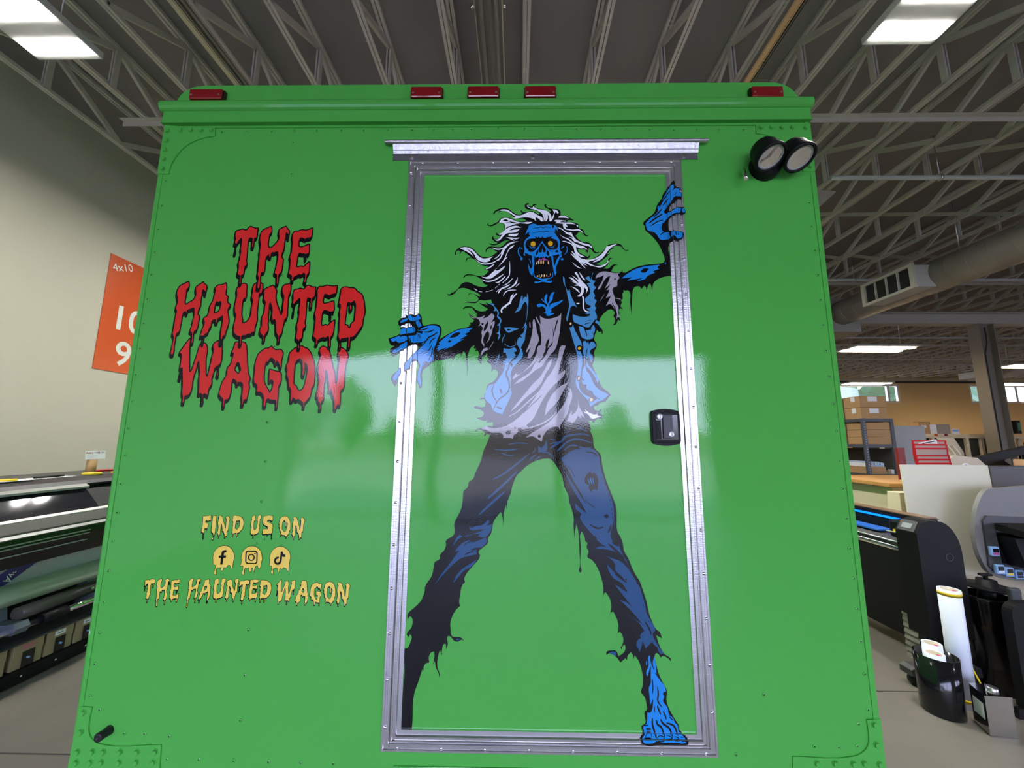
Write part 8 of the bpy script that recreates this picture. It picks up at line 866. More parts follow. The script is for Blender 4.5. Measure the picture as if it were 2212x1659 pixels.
# door frame rings
def ring(x0, x1, z0, z1, prof, parent, name, mats):
    """prof: (inset, height) pairs; four mitred rails"""
    def cor(t): return [(x0+t, z0+t), (x1-t, z0+t), (x1-t, z1-t), (x0+t, z1-t)]
    for k in range(4):
        b = B()
        for (t0, h0), (t1, h1) in zip(prof[:-1], prof[1:]):
            A_, C_ = cor(t0), cor(t1); a, c = A_[k], A_[(k+1) % 4]; d, e = C_[(k+1) % 4], C_[k]
            b.face([(a[0], D-h0, a[1]), (c[0], D-h0, c[1]), (d[0], D-h1, d[1]), (e[0], D-h1, e[1])], mats[k % 2])
        b.obj(name, parent)
fo = (-.3783, .5583, .6385, 2.4555)
ring(*fo, [(0, 0), (.0, .006), (.002, .008), (.007, .008), (.009, .0055), (.013, .0055), (.015, .0075), (.021, .0075), (.023, .005), (.0235, -.002)], tr, 'jamb_trim', (ALUH, ALU))
door = bpy.data.objects.new('door', None); COL.objects.link(door); door.parent = tr; dl = Vector((.09, D, .66)); door.location = dl-org(tr); ORG[door] = dl; door['label'] = 'rear entry door with bright aluminium edge'
ring(*fo, [(.0245, -.002), (.0255, .009), (.029, .0115), (.032, .0115), (.034, .009), (.037, .009), (.039, .0118), (.0425, .0118), (.045, .007), (.0565, .0065), (.0575, .0)], door, 'edge_trim', (ALUH, ALU))
b = B(); b.box(fo[0]+.023, fo[1]-.023, D-.0012, D+.0005, fo[2]+.023, fo[3]-.023, GREEN); b.obj('door_skin', door)
b = B(); t0 = .0225; 
for (x0, x1, z0, z1) in ((fo[0]+t0, fo[0]+t0+.0032, fo[2]+t0, fo[3]-t0), (fo[1]-t0-.0032, fo[1]-t0, fo[2]+t0, fo[3]-t0), (fo[0]+t0, fo[1]-t0, fo[2]+t0, fo[2]+t0+.0032), (fo[0]+t0, fo[1]-t0, fo[3]-t0-.0032, fo[3]-t0)): b.box(x0, x1, D-.0022, D, z0, z1, RUB)
b.obj('door_seal', tr)
sb = B(); sb.lathe((0, 0, 0), (0, -1, 0), [(0, .0042), (.0018, .0040), (.003, .0026), (.0034, .0001)], CHROME, 12)
sp_ = sb.obj('screw', tr); sc0 = org(sp_).copy(); k = 0
for x in (fo[0]+.0115, fo[1]-.0115):
    for i in range(15):
        c = sc0+Vector((x+random.uniform(-.001, .001), D-.0055, .70+i*.122+(0 if x < 0 else .05)))
        if c.z > 2.44: continue
        if k == 0: sp_.location = c-org(tr)
        else: copy_to(sp_, c, tr)
        k += 1
for i in range(8):
    for z in (fo[2]+.011, fo[3]-.011): copy_to(sp_, sc0+Vector((-.33+i*.122, D-.0055, z)), tr)
# rain guard above the door
b = B(); x0, x1 = -.4347, .6165
q = [(D, 2.4575), (D-.0035, 2.4575), (D-.0035, 2.482), (D, 2.482)]
b.prism(q, 'x', x0, x1, ALUD); rg = b.obj('rain_guard', tr, label='bright tread plate rain guard above the door')
b = B(); pts = [(D-.0035, 2.482), (D-.0062, 2.490), (D-.0095, 2.500), (D-.0128, 2.5115), (D-.0148, 2.5115), (D-.0085, 2.494), (D-.003, 2.486)]
b.prism(pts, 'x', x0+.001, x1+.003, TREAD); b.obj('guard_slope', rg)
b = B(); b.prism([(D-.0128, 2.512)]+[(D-.0135-.0075*cos(-pi/2+i*pi/10), 2.519+.0068*sin(-pi/2+i*pi/10)) for i in range(11)]+[(D-.0128, 2.526)], 'x', -.460, .6505, TREAD); b.obj('guard_lip', rg)
for x in (-.37, .05, .57): b = B(); b.cyl((x, D-.0035, 2.469), (x, D-.008, 2.469), .006, CHROME, n=8); b.obj('bolt', rg)
# handle
hx0, hx1, hz0, hz1 = .4135, .5025, 1.487, 1.5965
b = B(); q = []
for i in range(9): t = i/8; q.append((hx0+.0+(hx1-hx0)*(.06+.88*t), hz0+.004-.006*sin(pi*t)))
q += [(hx1, hz0+.012), (hx1+.001, (hz0+hz1)/2), (hx1, hz1-.012)]
for i in range(9): t = 1-i/8; q.append((hx0+(hx1-hx0)*(.06+.88*t), hz1-.004+.006*sin(pi*t)))
q += [(hx0, hz1-.012), (hx0-.001, (hz0+hz1)/2), (hx0, hz0+.012)]
b.prism(q, 'y', D-.009, D, BLK); b.box(hx0+.003, hx1-.003, D-.012, D-.009, hz0+.008, hz1-.008, BLK, bev=.0013)
hd = b.obj('handle_plate', door, label='black paddle handle with two silver key locks')
hp = B(); hp.box(hx0+.014, hx1-.009, D-.0124, D-.0116, hz0+.017, hz1-.017, BLKG); hp.box(hx0+.014, hx0+.028, D-.0135, D-.0116, hz0+.018, hz1-.034, BLK); hp.obj('handle_recess', door)
b = B(); b.box(hx0+.034, hx0+.063, D-.018, D-.0122, hz0+.020, hz1-.0185, DGREY, bev=.0015); b.obj('paddle', door)
for x, z in ((hx0+.0242, hz1-.0228), (hx0+.0575, hz0+.033)): b = B(); b.lathe((x, D-.0120, z), (0, -1, 0), [(0, .0083), (.0075, .0083), (.0082, .0075), (.0082, .0001)], mat('zinc_lock', (.9, .9, .9), .4, .6), 20); b.box(x-.001, x+.001, D-.0206, D-.02, z-.004, z+.004, BLK); b.obj('key_lock', door)
# twin spot lamps
def spot(c, n, parent):
    c = Vector(c); n = Vector(n).normalized()
    b = B(); b.lathe(c, n, [(-.075, .0001), (-.074, .022), (-.066, .036), (-.045, .043), (-.012, .0445), (-.010, .0475), (.001, .0475), (.002, .040), (-.004, .038)], BLK, 32); L = b.obj('spot_head', parent)
    b = B(); b.lathe(c, n, [(-.004, .0385), (-.009, .036), (-.012, .030), (-.03, .014), (-.034, .0001)], REFL, 28); b.obj('reflector', L)
    b = B(); b.lathe(c, n, [(-.0035, .0384), (-.0028, .02), (-.0026, .0001)], CLEAR, 28); b.obj('lens', L)
    b = B(); b.lathe(c, n, [(-.003, .0385), (-.002, .033), (-.0045, .032)], LGREY, 28); b.obj('bezel', L)
    return c
dn = (.10, -.42, -.82)
b = B(); b.lathe((.838, D, 2.425), (0, -1, 0), [(0, .05), (.02, .05), (.036, .044), (.042, .03), (.043, .0001)], BLK, 28); b.box(.80, .90, D-.07, D-.03, 2.428, 2.445, BLK, bev=.004); sl = b.obj('spot_base', tr, label='black twin spot lamp bolted at the upper corner')
for c in ((.815, 1.135, 2.405), (.908, 1.135, 2.402)):
    spot(c, dn, tr)
b = B(); b.cyl((.757, D-.02, 2.405), (.748, D-.045, 2.352), .006, CHROME, n=10); b.obj('lamp_screw', tr)
b = B(); b.cyl((.85, 1.16, 2.45), (.93, 1.16, 2.45), .012, BLK, n=12); b.obj('lamp_bracket', tr)
# rubber bumper
b = B(); b.lathe((-1.1536, D, .6785), (-.05, -1, 0), [(0, .013), (.015, .011), (.030, .012), (.032, .010), (.032, .004), (.026, .003), (.026, .0001)], RUB, 20); b.obj('rubber_stop', tr)
# wheels, chassis and sill below the picture
b = B(); b.box(XA+.05, XB-.05, D+.05, 6.1, .36, .42, DGREY); b.obj('chassis', tr)
for x in (XA+.16, XB-.16):
    for y in (3.4, 4.25): b = B(); b.lathe((x-.1, y, .33), (1, 0, 0), [(0, .0001), (0, .17), (.02, .2), (0, .31), (.03, .33), (.17, .33), (.2, .31), (.18, .2), (.2, .17), (.2, .0001)], RUB, 32); b.obj('wheel', tr)
b = B(); b.box(-.34, .52, D-.004, D+.002, .585, .602, GREEN, bev=.001); b.obj('sill_strip', tr)
# propped canvas flap on the side
b = B(); CANV = mat('tan_canvas', (.14, .12, .08), .9, noise_c=.15, nscale=40)
b.prism([(1.5, 2.46), (1.5, 2.555), (1.62, 2.555)], 'x', 1.013, 1.24, CANV); b.face([(1.015, 1.495, 2.57), (1.33, 1.495, 2.535), (1.17, 1.5, 2.39), (1.015, 1.5, 2.36)], CANV); b.obj('side_flap', tr)

# ------------------------------------------------------------ vinyl prints
def tri(loops):
    vs = []; fs = []
    for L in loops: k = len(vs); vs += [Vector((p[0], p[1])) for p in L]; fs.append(list(range(k, k+len(L))))
    r = geometry.delaunay_2d_cdt(vs, [], fs, 2 if len(loops) > 1 else 1, 1e-6)
    return r[0], r[2]
xo0, xo1, zo0, zo1 = fo
def hgt(x, z):
    t = min(x-xo0, xo1-x, z-zo0, zo1-z)
    if t < 0 or t > .0575: return .0018 if t > 0 else .0
    return .0085 if t < .0245 else (.0122 if t < .045 else .0074)
def flat(b, loops, m, off, cut=True):
    vs, fs = tri(loops)
    if not fs: return
    bm = bmesh.new(); vv = [bm.verts.new((v.x, 0, v.y)) for v in vs]
    for f in fs:
        try: bm.faces.new([vv[i] for i in f])
        except ValueError: pass
    if cut:
        for t in (0, .0245, .045, .0575):
            for co, no in (((xo0+t, 0, 0), (1, 0, 0)), ((xo1-t, 0, 0), (1, 0, 0)), ((0, 0, zo0+t), (0, 0, 1))):
                bmesh.ops.bisect_plane(bm, geom=bm.verts[:]+bm.edges[:]+bm.faces[:], plane_co=co, plane_no=no)
    for f in bm.faces:
        c = f.calc_center_median()
        if cut and c.x < -.2 and c.z < 1.4 and hgt(c.x, c.z) > .002: continue      # the leg ends against the door edge
        y = D-(hgt(c.x, c.z) if cut else 0)-off
        b.face([(v.co.x, y, v.co.z) for v in f.verts], m)
    bm.free()
def stroke(pts, w):
    V = [Vector(p) for p in pts]
    # resample as a smooth curve
    R = []
    for i in range(len(V)-1):
        p0 = V[max(i-1, 0)]; p1 = V[i]; p2 = V[i+1]; p3 = V[min(i+2, len(V)-1)]
        for k in range(4):
            t = k/4; R.append(.5*((2*p1)+(p2-p0)*t+(2*p0-5*p1+4*p2-p3)*t*t+(3*p1-3*p2+p3-p0)*t**3))
    R.append(V[-1]); n = len(R); A_ = []; C_ = []
    for i, p in enumerate(R):
        d = (R[min(i+1, n-1)]-R[max(i-1, 0)]); d = d.normalized() if d.length > 1e-9 else Vector((1, 0)); nn = Vector((-d.y, d.x))
        u = i/(n-1); ww = w/2*(.28+.72*sin(pi*min(max(u, .0), 1.0))**.55) if 0 < i < n-1 else w*.10
        A_.append(p+nn*ww); C_.append(p-nn*ww)
    return A_+C_[::-1]
MC = dict(k=(VK, 0), w=(VW, 1), b=(VB_, 1), d=(VD, 1), g=(VG, 1), j=(VJ, 1), K=(VK, 2), B=(VB_, 3), y=(VO, 3), t=(VT, 3), m=(VM, 3))
zb = B(); cnt = 0
for ln in ZOMBIE.strip().split('\n'):
    c, kind, rest = ln.split(' ', 2); m, lay = MC[c]; cnt += 1
    off = .0003+lay*.00022+(cnt % 150)*.0000012
    if kind == 's': w_, rest = rest.split(' ', 1); loops = [stroke(dec(rest), int(w_)/1e4)]
    else: loops = [smooth(dec(rest))]
    flat(zb, loops, m, off, True)
zb.obj('zombie_graphic', tr, label='blue zombie in torn denim printed across the door', fix=False)
def group_loops(txt):
    L = []; 
    for ln in txt.strip().split('\n'):
        h = ln[0] == 'h'; L.append((h, dec(ln[1:] if h else ln)))
    outs = [[l] for h, l in L if not h]
    def inside(p, poly):
        c = False; n = len(poly)
        for i in range(n):
            a, d = poly[i], poly[i-1]
            if (a[1] > p[1]) != (d[1] > p[1]) and p[0] < (d[0]-a[0])*(p[1]-a[1])/(d[1]-a[1])+a[0]: c = not c
        return c
    for h, l in L:
        if h:
            for o in outs:
                if inside(l[0], o[0]): o.append(l); break
    return outs
mz = lambda lp: sum(p[1] for p in lp[0])/len(lp[0])
ALLW = lambda z: True
for nm, K_, R_, m, lab, ok in (('title_lettering', TITLE_K, TITLE_R, VR, 'red dripping words THE HAUNTED WAGON with black shadow', ALLW),
        ('find_us_lettering', SMALL_K, SMALL_Y, VY, 'small yellow dripping words FIND US ON', lambda z: z > 1.13), ('name_lettering', SMALL_K, SMALL_Y, VY, 'small yellow dripping words THE HAUNTED WAGON', lambda z: z <= 1.13)):
    b = B()
    for lp in group_loops(K_):
        if ok(mz(lp)): flat(b, lp, VK, .0003, False)
    for lp in group_loops(R_):
        if ok(mz(lp)): flat(b, lp, m, .00055, False)
    b.obj(nm, tr, label=lab, fix=False)
b = B()
for ln in ICONS.strip().split('\n'):
    k, rest = ln.split(' ', 1)
    if k == 'Y':
        p = smooth(dec(rest)); c = Vector((sum(q[0] for q in p)/len(p), sum(q[1] for q in p)/len(p)))
        n = len(p); o = []
        ar = sum(p[i-1].x*p[i].y-p[i].x*p[i-1].y for i in range(n)); sg = 1 if ar > 0 else -1
        for i in range(n):
            d = (p[(i+1) % n]-p[i-1]); d = d.normalized() if d.length > 0 else d; o.append(p[i]+Vector((d.y, -d.x))*sg*.0014)
        flat(b, [o], VK, .0003, False); flat(b, [p], VY, .00055, False)
    elif k == 'Z': flat(b, [smooth(dec(rest), .6)], VK, .0008, False)
    elif k == 'R': flat(b, [dec(s) for s in rest.split('|')], VK, .0008, False)
    elif k == 'Q': flat(b, [dec(rest)], VK, .0008, False)
b.obj('social_icons', tr, label='three yellow dripping discs with black social media marks', fix=False)

# ------------------------------------------------------------ left side: sign, printer
X = XL+.012
t = thing('wall_sign', (X, 4.7, 2.25), 'orange wall sign reading 4x10, 10 and 9 in white', 'sign')
b = B(); b.box(XL+.001, XL+.008, 4.085, 5.3, 2.25, 3.585, ORANGE); b.obj('sign_panel', t)
My = basis((XL+.0085, 4.20, 3.50), (0, .72, .69), (0, -.69, .72)); text('sign_text', '4x10', .12, TXTW, basis((XL+.0085, 4.235, 3.475), (0, .86, .35), (0, -.35, .86)), t)
text('sign_text', "10'", .40, TXTW, basis((XL+.0085, 4.42, 2.87), (0, 1, 0), (0, 0, 1)), t, bold=.006)
text('sign_text', "9'", .40, TXTW, basis((XL+.0085, 4.42, 2.46), (0, 1, 0), (0, 0, 1)), t, bold=.006)

Y0, Y1 = .9, 2.93
pr = thing('wide_printer', (-3.4, 2.0, 0), 'grey and black wide format printer loaded with media along the left wall', 'printer')
b = B(); b.prism([(-3.8, 1.15), (-3.8, 1.215), (-3.26, 1.215), (-3.2, 1.19), (-3.18, 1.165), (-3.2, 1.15)], 'y', Y0-.2, 3.5, DGREY); b.obj('top_cover', pr)
b = B(); b.prism([(-3.75, .72), (-3.75, 1.15), (-3.21, 1.15), (-3.06, 1.0), (-3.03, .90), (-3.12, .72)], 'y', Y0-.2, 3.5, BLK); b.obj('body', pr)
b = B(); b.prism([(-3.185, 1.15), (-3.165, 1.167), (-3.135, 1.15), (-3.14, 1.135)], 'y', Y0, Y1-.06, SILV); b.prism([(-3.21, 1.16), (-3.195, 1.165), (-3.045, 1.005), (-3.05, .99), (-3.065, .99)], 'y', Y0, Y1-.06, GLASSD); b.obj('lid_window', pr)
b = B(); b.prism([(-3.06, .992), (-3.04, 1.004), (-3.025, .99), (-3.03, .978)], 'y', Y0, Y1+.005, mat('pale_trim', (.62, .58, .54), .35)); b.obj('lid_lip', pr)
b = B(); b.prism([(-3.06, .992), (-3.02, .982), (-2.985, .93), (-2.99, .915), (-3.06, .915)], 'y', Y0-.1, Y1+.0, PGREY); b.obj('front_panel', pr)
b = B(); b.prism([(-3.06, .915), (-2.985, .918), (-2.97, .903), (-2.99, .893), (-3.06, .893)], 'y', Y0-.1, Y1-.02, SILV); b.obj('front_lip', pr)
b = B(); b.prism([(-3.1, .893), (-2.995, .893), (-2.985, .85), (-3.03, .72), (-3.1, .70)], 'y', Y0-.1, Y1+.25, BLKG); 
for z, xx in ((.865, -2.985), (.845, -2.988), (.80, -3.0)): b.box(xx-.004, xx+.004, Y0, Y1-.15, z-.004, z+.002, SILV)
b.obj('output_slot', pr)
b = B(); pp = [(-3.075, .74), (-3.10, .66), (-3.125, .60), (-3.13, .53)]
for i in range(3): (xa, za), (xb, zb_) = pp[i], pp[i+1]; b.face([(xa, Y0, za), (xa, Y1+.1, za), (xb, Y1+.1, zb_), (xb, Y0, zb_)], MEDIA)
md = b.obj('media_sheet', pr)
b = B(); f1 = lambda t_: (-3.072-.05*t_, .74-.18*t_)
b.face([(-3.070, 2.47, .735), (-3.070, 2.61, .735), (-3.118, 2.46, .605), (-3.118, 2.30, .605)], PURP); b.obj('purple_band', pr)
text('band_text', 'yrevA', .05, TXTW, basis((-3.088, 2.47, .675), (.17, -.62, -.6), (.3, .6, -.6)), pr)
b = B(); b.cyl((-3.09, Y0-.02, .545), (-3.09, Y1+.15, .545), .062, MEDIAR, n=32); b.obj('media_roll', pr)
b = B(); b.cyl((-3.06, 2.50, .425), (-3.06, 2.93, .435), .04, mat('dark_spindle', (.075, .07, .055), .3), n=24); b.obj('take_up_core', pr)
b = B(); b.cyl((-3.06, 2.86, .436), (-3.018, 2.90, .44), .012, CHROME, n=12); b.obj('core_clip', pr)
b = B(); b.cyl((-2.98, Y0, .352), (-2.98, 2.56, .368), .019, CHROME, n=18); b.cyl((-2.98, 2.68, .370), (-2.98, 3.2, .376), .019, CHROME, n=18); b.obj('tension_bar', pr)
b = B(); b.cyl((-2.98, 2.565, .369), (-2.98, 2.70, .371), .030, BLK, n=18); b.obj('bar_coupler', pr)
for yy in (2.44, 2.95):
    b = B(); b.prism([(-3.30, .52), (-3.12, .50), (-3.10, .40), (-3.02, .395), (-2.97, .405), (-2.95, .375), (-2.97, .34), (-3.08, .33), (-3.2, .30), (-3.3, .30)], 'y', yy-.02, yy+.05, BLUEG); b.obj('bar_bracket', pr)
b = B(); b.box(-3.55, -3.18, Y0-.1, 3.3, .30, .72, BLK); b.obj('rear_frame', pr)
b = B(); b.prism([(-3.5, .235), (-3.5, .26), (-3.08, .262), (-3.03, .25), (-3.03, .243)], 'y', Y0-.1, 3.3, DGREY); b.obj('ink_tray_lid', pr)
b = B(); b.prism([(-3.6, .0), (-3.6, .085), (-3.04, .085), (-3.04, .012), (-3.06, .0)], 'y', Y0-.1, 3.3, BLK); b.obj('base_rail', pr)
for y in (2.40, 2.56, 2.74, 2.92): b = B(); b.box(-3.0402, -3.038, y-.004, y+.004, .045, .053, PAPER); b.obj('screw', pr)
for i, (y0, y1) in enumerate(((2.34, 2.487), (2.518, 2.672), (2.69, 2.84), (2.858, 3.0))):
    nm_ = ('half hidden kraft ink box at the near end under the printer', 'kraft ink box with pink label under the printer', 'kraft ink box with white label under the printer', 'kraft ink box furthest along beside the trailer edge')[i]
    t = thing('ink_box', (-3.2, (y0+y1)/2, .088), nm_, 'box')
    b = B(); b.box(-3.45, -3.065, y0, y1, .088, .232, BOXK); b.obj('carton', t)
    b = B(); b.box(-3.0648, -3.058, y0+.004, y1-.002, .165, .231, BOXK); b.obj('flap', t)
    ym = y0+.085
    b = B(); b.box(-3.0575, -3.0565, y0+.045, y1-.045, .092, .182, BLKG, bev=.0003); b.cyl((-3.0565, ym-.012, .14), (-3.045, ym-.012, .14), .006, LBLUE, n=10); b.obj('ink_port', t)
    if i: b = B(); b.box(-3.0578, -3.0566, y0+.04, y1-.05, .195, .222, PINK if i == 1 else PAPER); b.obj('box_label', t); 
    if i in (2, 3): b = B(); b.box(-3.0564, -3.056, y0+.052, y1-.066, .206, .210, TXT); b.obj('label_print', t)
# things lying on the printer
Z = 1.2155
b = B(); b.lathe((-3.30, 2.52, Z), (0, 0, 1), [(0, .015), (0, .042), (.014, .042), (.014, .015), (0, .015)], YEL, 32); b.obj('tape_roll', label='yellow tape roll lying nearer on the printer top', cat='tape')
b = B(); b.lathe((-3.30, 3.02, Z), (0, 0, 1), [(0, .02), (0, .055), (.016, .055), (.016, .02), (0, .02)], YEL, 32); b.obj('tape_roll', label='yellow tape roll lying beside the cardboard core', cat='tape')
t = thing('media_core', (-3.38, 3.06, Z), 'short cardboard tube standing on the printer behind the tape', 'tube'); b = B(); b.lathe((-3.38, 3.08, Z), (0, 0, 1), [(0, .026), (0, .030), (.112, .030), (.112, .026), (0, .026)], CARD, 28); b.obj('tube_wall', t)
cy = 3.08
t = thing('label_card', (-3.38, cy, Z+.112), 'white media name card propped on the cardboard tube', 'card'); b = B(); M = basis((-3.365, cy+.005, Z+.112+.035), (.25, .97, 0), (-.15, .04, .99)); b.box(-.062, .062, -.033, .033, -.0006, .0006, PAPER, M, bev=.0004); b.obj('card_sheet', t)
def tx(nm, s, size, m, dx, dy, par, bold=0): return text(nm, s, size, m, M @ Matrix.Translation((dx, dy, .0009)), par, .0001, bold)
tx('card_text', 'Avery 1105', .019, mat('dark_red_ink', (.2, .01, .01), .6), -.015, .017, t, .0006); tx('card_text', '54', .022, TXT, .045, .018, t); tx('card_text', 'Gloss white wrap', .009, mat('grey_ink', (.35, .38, .42), .6), -.02, -.002, t); tx('card_text', 'air release 54 in', .009, MATS['grey_ink'], -.02, -.014, t)
b = B(); b.box(-3.52, -3.28, 2.15, 2.48, Z, Z+.0015, PAPER); b.box(-3.42, -3.24, 2.40, 2.62, Z+.0016, Z+.003, PAPER); b.obj('paper_sheet', label='loose white sheets lying at the near end of the printer', cat='paper')
b = B(); b.box(-3.40, -3.28, 2.60, 2.90, Z, Z+.0015, PAPER); b.obj('paper_strip', label='narrow white strip lying between the two tape rolls', cat='paper')
b = B(); b.box(-3.34, -3.31, 2.70, 2.82, Z+.002, Z+.012, BLK, bev=.002); b.cyl((-3.33, 2.68, Z+.008), (-3.33, 2.86, Z+.008), .006, BLK, n=8); b.obj('cutter_knife', label='black cutter knife lying on the white strip', cat='knife')
b = B(); b.tube([(-3.52, 3.22, Z+.01), (-3.46, 3.30, Z+.012), (-3.50, 3.40, Z+.01)], .009, REDP); b.obj('pliers', label='red handled pliers lying on the printer by the trailer', cat='pliers')
b = B(); b.prism([(-3.30, 3.16), (-3.25, 3.19), (-3.27, 3.40), (-3.31, 3.40), (-3.29, 3.22), (-3.32, 3.20)], 'z', Z, Z+.012, YEL); b.obj('squeegee', label='small yellow squeegee lying near the trailer edge', cat='tool')

# ------------------------------------------------------------ right side
pt_ = thing('vinyl_plotter', (2.62, 3.3, 0), 'black vinyl plotter with blue light strip on a floor stand', 'plotter')
q = [(2.44, .30), (2.435, .92), (2.47, .985), (2.52, 1.0)]
for i in range(9): a = pi/2-i*pi/2/8; q.append((2.575+.13*cos(a), .80+.20*sin(a)))
q += [(2.705, .30)]
b = B(); b.prism(q, 'y', 2.46, 2.60, BLK); b.obj('end_cap', pt_)
b = B(); b.cyl((2.56, 2.459, .76), (2.56, 2.4585, .76), .001, BLK); M = basis((2.62, 2.4585, .80), (1, 0, 0), (0, 0, 1)); 
b.lathe((2.62, 2.459, .78), (0, -1, 0), [(0, .024), (.002, .024), (.002, .020), (0, .02)], DGREY, 24); b.obj('badge', pt_)
b = B(); M = basis((2.462, 2.54, .957), (0, 1, 0), (-.5, 0, -.87)); b.prism([(2.436, .925), (2.472, .988), (2.470, .992), (2.432, .928)], 'y', 2.475, 2.585, DGREY); b.obj('control_panel', pt_)
b = B(); b.prism([(2.441, .942), (2.459, .973), (2.4575, .9745), (2.4385, .9435)], 'y', 2.50, 2.565, SCRN); b.obj('screen', pt_)
b = B(); b.prism([(2.64, .80), (2.64, .985), (2.72, .985), (2.75, .94), (2.75, .80)], 'y', 2.60, 4.6, BLK); b.prism([(2.64, .988), (2.64, .995), (2.72, .997), (2.74, .98), (2.72, .986)], 'y', 2.60, 4.6, mat('brown_strip', (.2, .12, .07), .5)); b.obj('rear_beam', pt_)
b = B(); b.box(2.632, 2.640, 2.66, 4.5, .943, .957, BLED); b.obj('light_strip', pt_)
b = B(); b.prism([(2.46, .78), (2.46, .825), (2.50, .85), (2.66, .86), (2.66, .78)], 'y', 2.60, 4.6, DGREY); b.obj('platen', pt_)
for z, x in ((.832, 2.452), (.80, 2.448), (.785, 2.452)): b = B(); b.cyl((x, 2.60, z), (x, 4.6, z), .005, STEEL, n=8); b.obj('platen_rail', pt_)
b = B(); b.box(2.50, 2.60, 2.62, 2.72, .85, .965, BLK, bev=.015); cg = b.obj('carriage', pt_)
b = B(); b.box(2.4985, 2.4995, 2.65, 2.685, .885, .905, YEL); b.obj('warning_label', pt_)
b = B(); b.tube([(2.49, 2.64, .93), (2.485, 2.63, .90), (2.485, 2.66, .885), (2.485, 2.72, .885)], .005, LGREY); b.obj('carriage_lever', pt_)
b = B(); b.box(2.50, 2.62, 2.80, 3.4, .861, .875, BLUE, bev=.004); b.obj('blade_tray', pt_)
b = B(); b.prism([(2.46, .77), (2.47, .77), (2.76, .10), (2.75, .09)], 'y', 2.62, 4.5, mat('black_fabric', (.010, .010, .011), .7)); b.prism([(2.58, .50), (2.585, .51), (2.59, .49)], 'y', 2.62, 4.5, LGREY); b.obj('catch_basket', pt_)
b = B(); b.prism([(2.54, .30), (2.56, .09), (2.66, .09), (2.68, .30)], 'y', 2.49, 2.57, BLK); b.prism([(2.33, .065), (2.33, .10), (2.36, .115), (2.86, .115), (2.86, .065)], 'y', 2.50, 2.58, DGREY); b.obj('stand_leg', pt_)
for x in (2.38, 2.82): b = B(); b.cyl((x, 2.52, .032), (x, 2.56, .032), .032, RUB, n=16); b.box(x-.01, x+.01, 2.53, 2.55, .03, .07, DGREY); b.obj('caster', pt_)
b = B(); b.prism([(2.54, .30), (2.56, .05), (2.66, .05), (2.68, .30)], 'y', 4.5, 4.58, BLK); b.prism([(2.33, .0), (2.33, .08), (2.86, .08), (2.86, .0)], 'y', 4.5, 4.58, DGREY); b.prism([(2.435, .3), (2.435, .95), (2.5, 1), (2.765, .9), (2.765, .3)], 'y', 4.6, 4.75, BLK); b.obj('far_stand', pt_)

pt_.location += Vector((.12, .15, 0))
t = thing('black_bin', (2.405, 2.43, 0), 'black cylindrical bin holding two short white rolls', 'bin')
b = B(); b.lathe((2.405, 2.445, 0), (0, 0, 1), [(0, .0001), (0, .088), (.004, .091), (.30, .095), (.30, .092), (.012, .087), (.012, .0001)], BLKG, 40); b.obj('bin_body', t)
def roll(x, y, z, r, h, label, tilt=(0, 0, 1), tape=False, grp=None, pap=ROLLW):
    t = thing('vinyl_roll', (x, y, z), label, 'roll', grp); d = Vector(tilt).normalized()
    b = B(); b.lathe((x, y, z), d, [(0, .02), (0, r), (h, r), (h, r-.002), (h-.0015, r-.004), (h-.0015, r*.72)], pap, 36); b.obj('roll_wrap', t)
    b = B(); b.lathe((x, y, z), d, [(h-.0015, r*.72), (h, r*.72), (h, r*.58), (h-.05, r*.58), (h-.05, .0001)], mat('core_card', (.55, .48, .36), .7), 30); b.obj('roll_core', t)
    top = Vector((x, y, z))+d*(h+.0004); b = B(); b.lathe(top+Vector((-r*.1, -r*.62, 0)), d, [(0, .0001), (0, r*.22)], MAG, 10); b.obj('roll_mark', t)
    if tape:
        for hh in (h-.035, .03): b = B(); b.lathe((x, y, z), d, [(hh, r+.0005), (hh+.02, r+.0012), (hh+.02, r+.0005), (hh, r+.0005)], YEL, 36); b.obj('tape_band', t)
        b = B(); e = Vector((x, y, z))+d*(h-.025)+Vector((r, 0, 0)); b.box(e.x-.002, e.x+.015, e.y-.012, e.y+.012, e.z-.008, e.z+.012, YEL); b.obj('tape_tab', t)
    return t
roll(2.372, 2.418, .013, .044, .305, 'short white roll at the front of the black bin')
roll(2.432, 2.485, .013, .044, .325, 'taller white roll at the back of the black bin')
roll(2.592, 2.50, 0, .051, .632, 'tall white roll with yellow tape bands standing on the floor', (0, 0, 1), True)
# tin can
t = thing('solvent_can', (2.53, 2.32, 0), 'rectangular shiny tin can with cap on the floor', 'can')
ax = Vector((.125, -.013, 0)); ay = Vector((.041, .106, 0)); M = basis((2.445, 2.259, 0), ax, ay)
la, lb = ax.length, ay.length; ly = M.col[1].xyz
b = B(); b.prism([(0, 0), (la, 0), (la, lb), (0, lb)], 'z', .002, .198, TIN, M)
for z in (0, .195):
    b.prism([(-.002, -.002), (la+.002, -.002), (la+.002, lb+.002), (-.002, lb+.002)], 'z', z, z+.006, TIN, M)
b.obj('can_body', t)
b = B(); b.prism([(-.0008, .02), (-.0008, lb-.015), (-.0003, lb-.015), (-.0003, .02)], 'z', .07, .15, PAPER, M); b.obj('can_label', t)
b = B(); c = M @ Vector((la*.62, lb*.55, .201)); b.lathe(c, (0, 0, 1), [(0, .024), (.012, .024), (.014, .021), (.014, .0001)], STEEL, 24); b.obj('can_cap', t)
b = B(); b.tube([M @ Vector((la*.25, lb*.3, .202)), M @ Vector((la*.28, lb*.32, .215)), M @ Vector((la*.5, lb*.75, .216)), M @ Vector((la*.52, lb*.77, .202))], .0025, STEEL, 6); b.obj('can_handle', t)
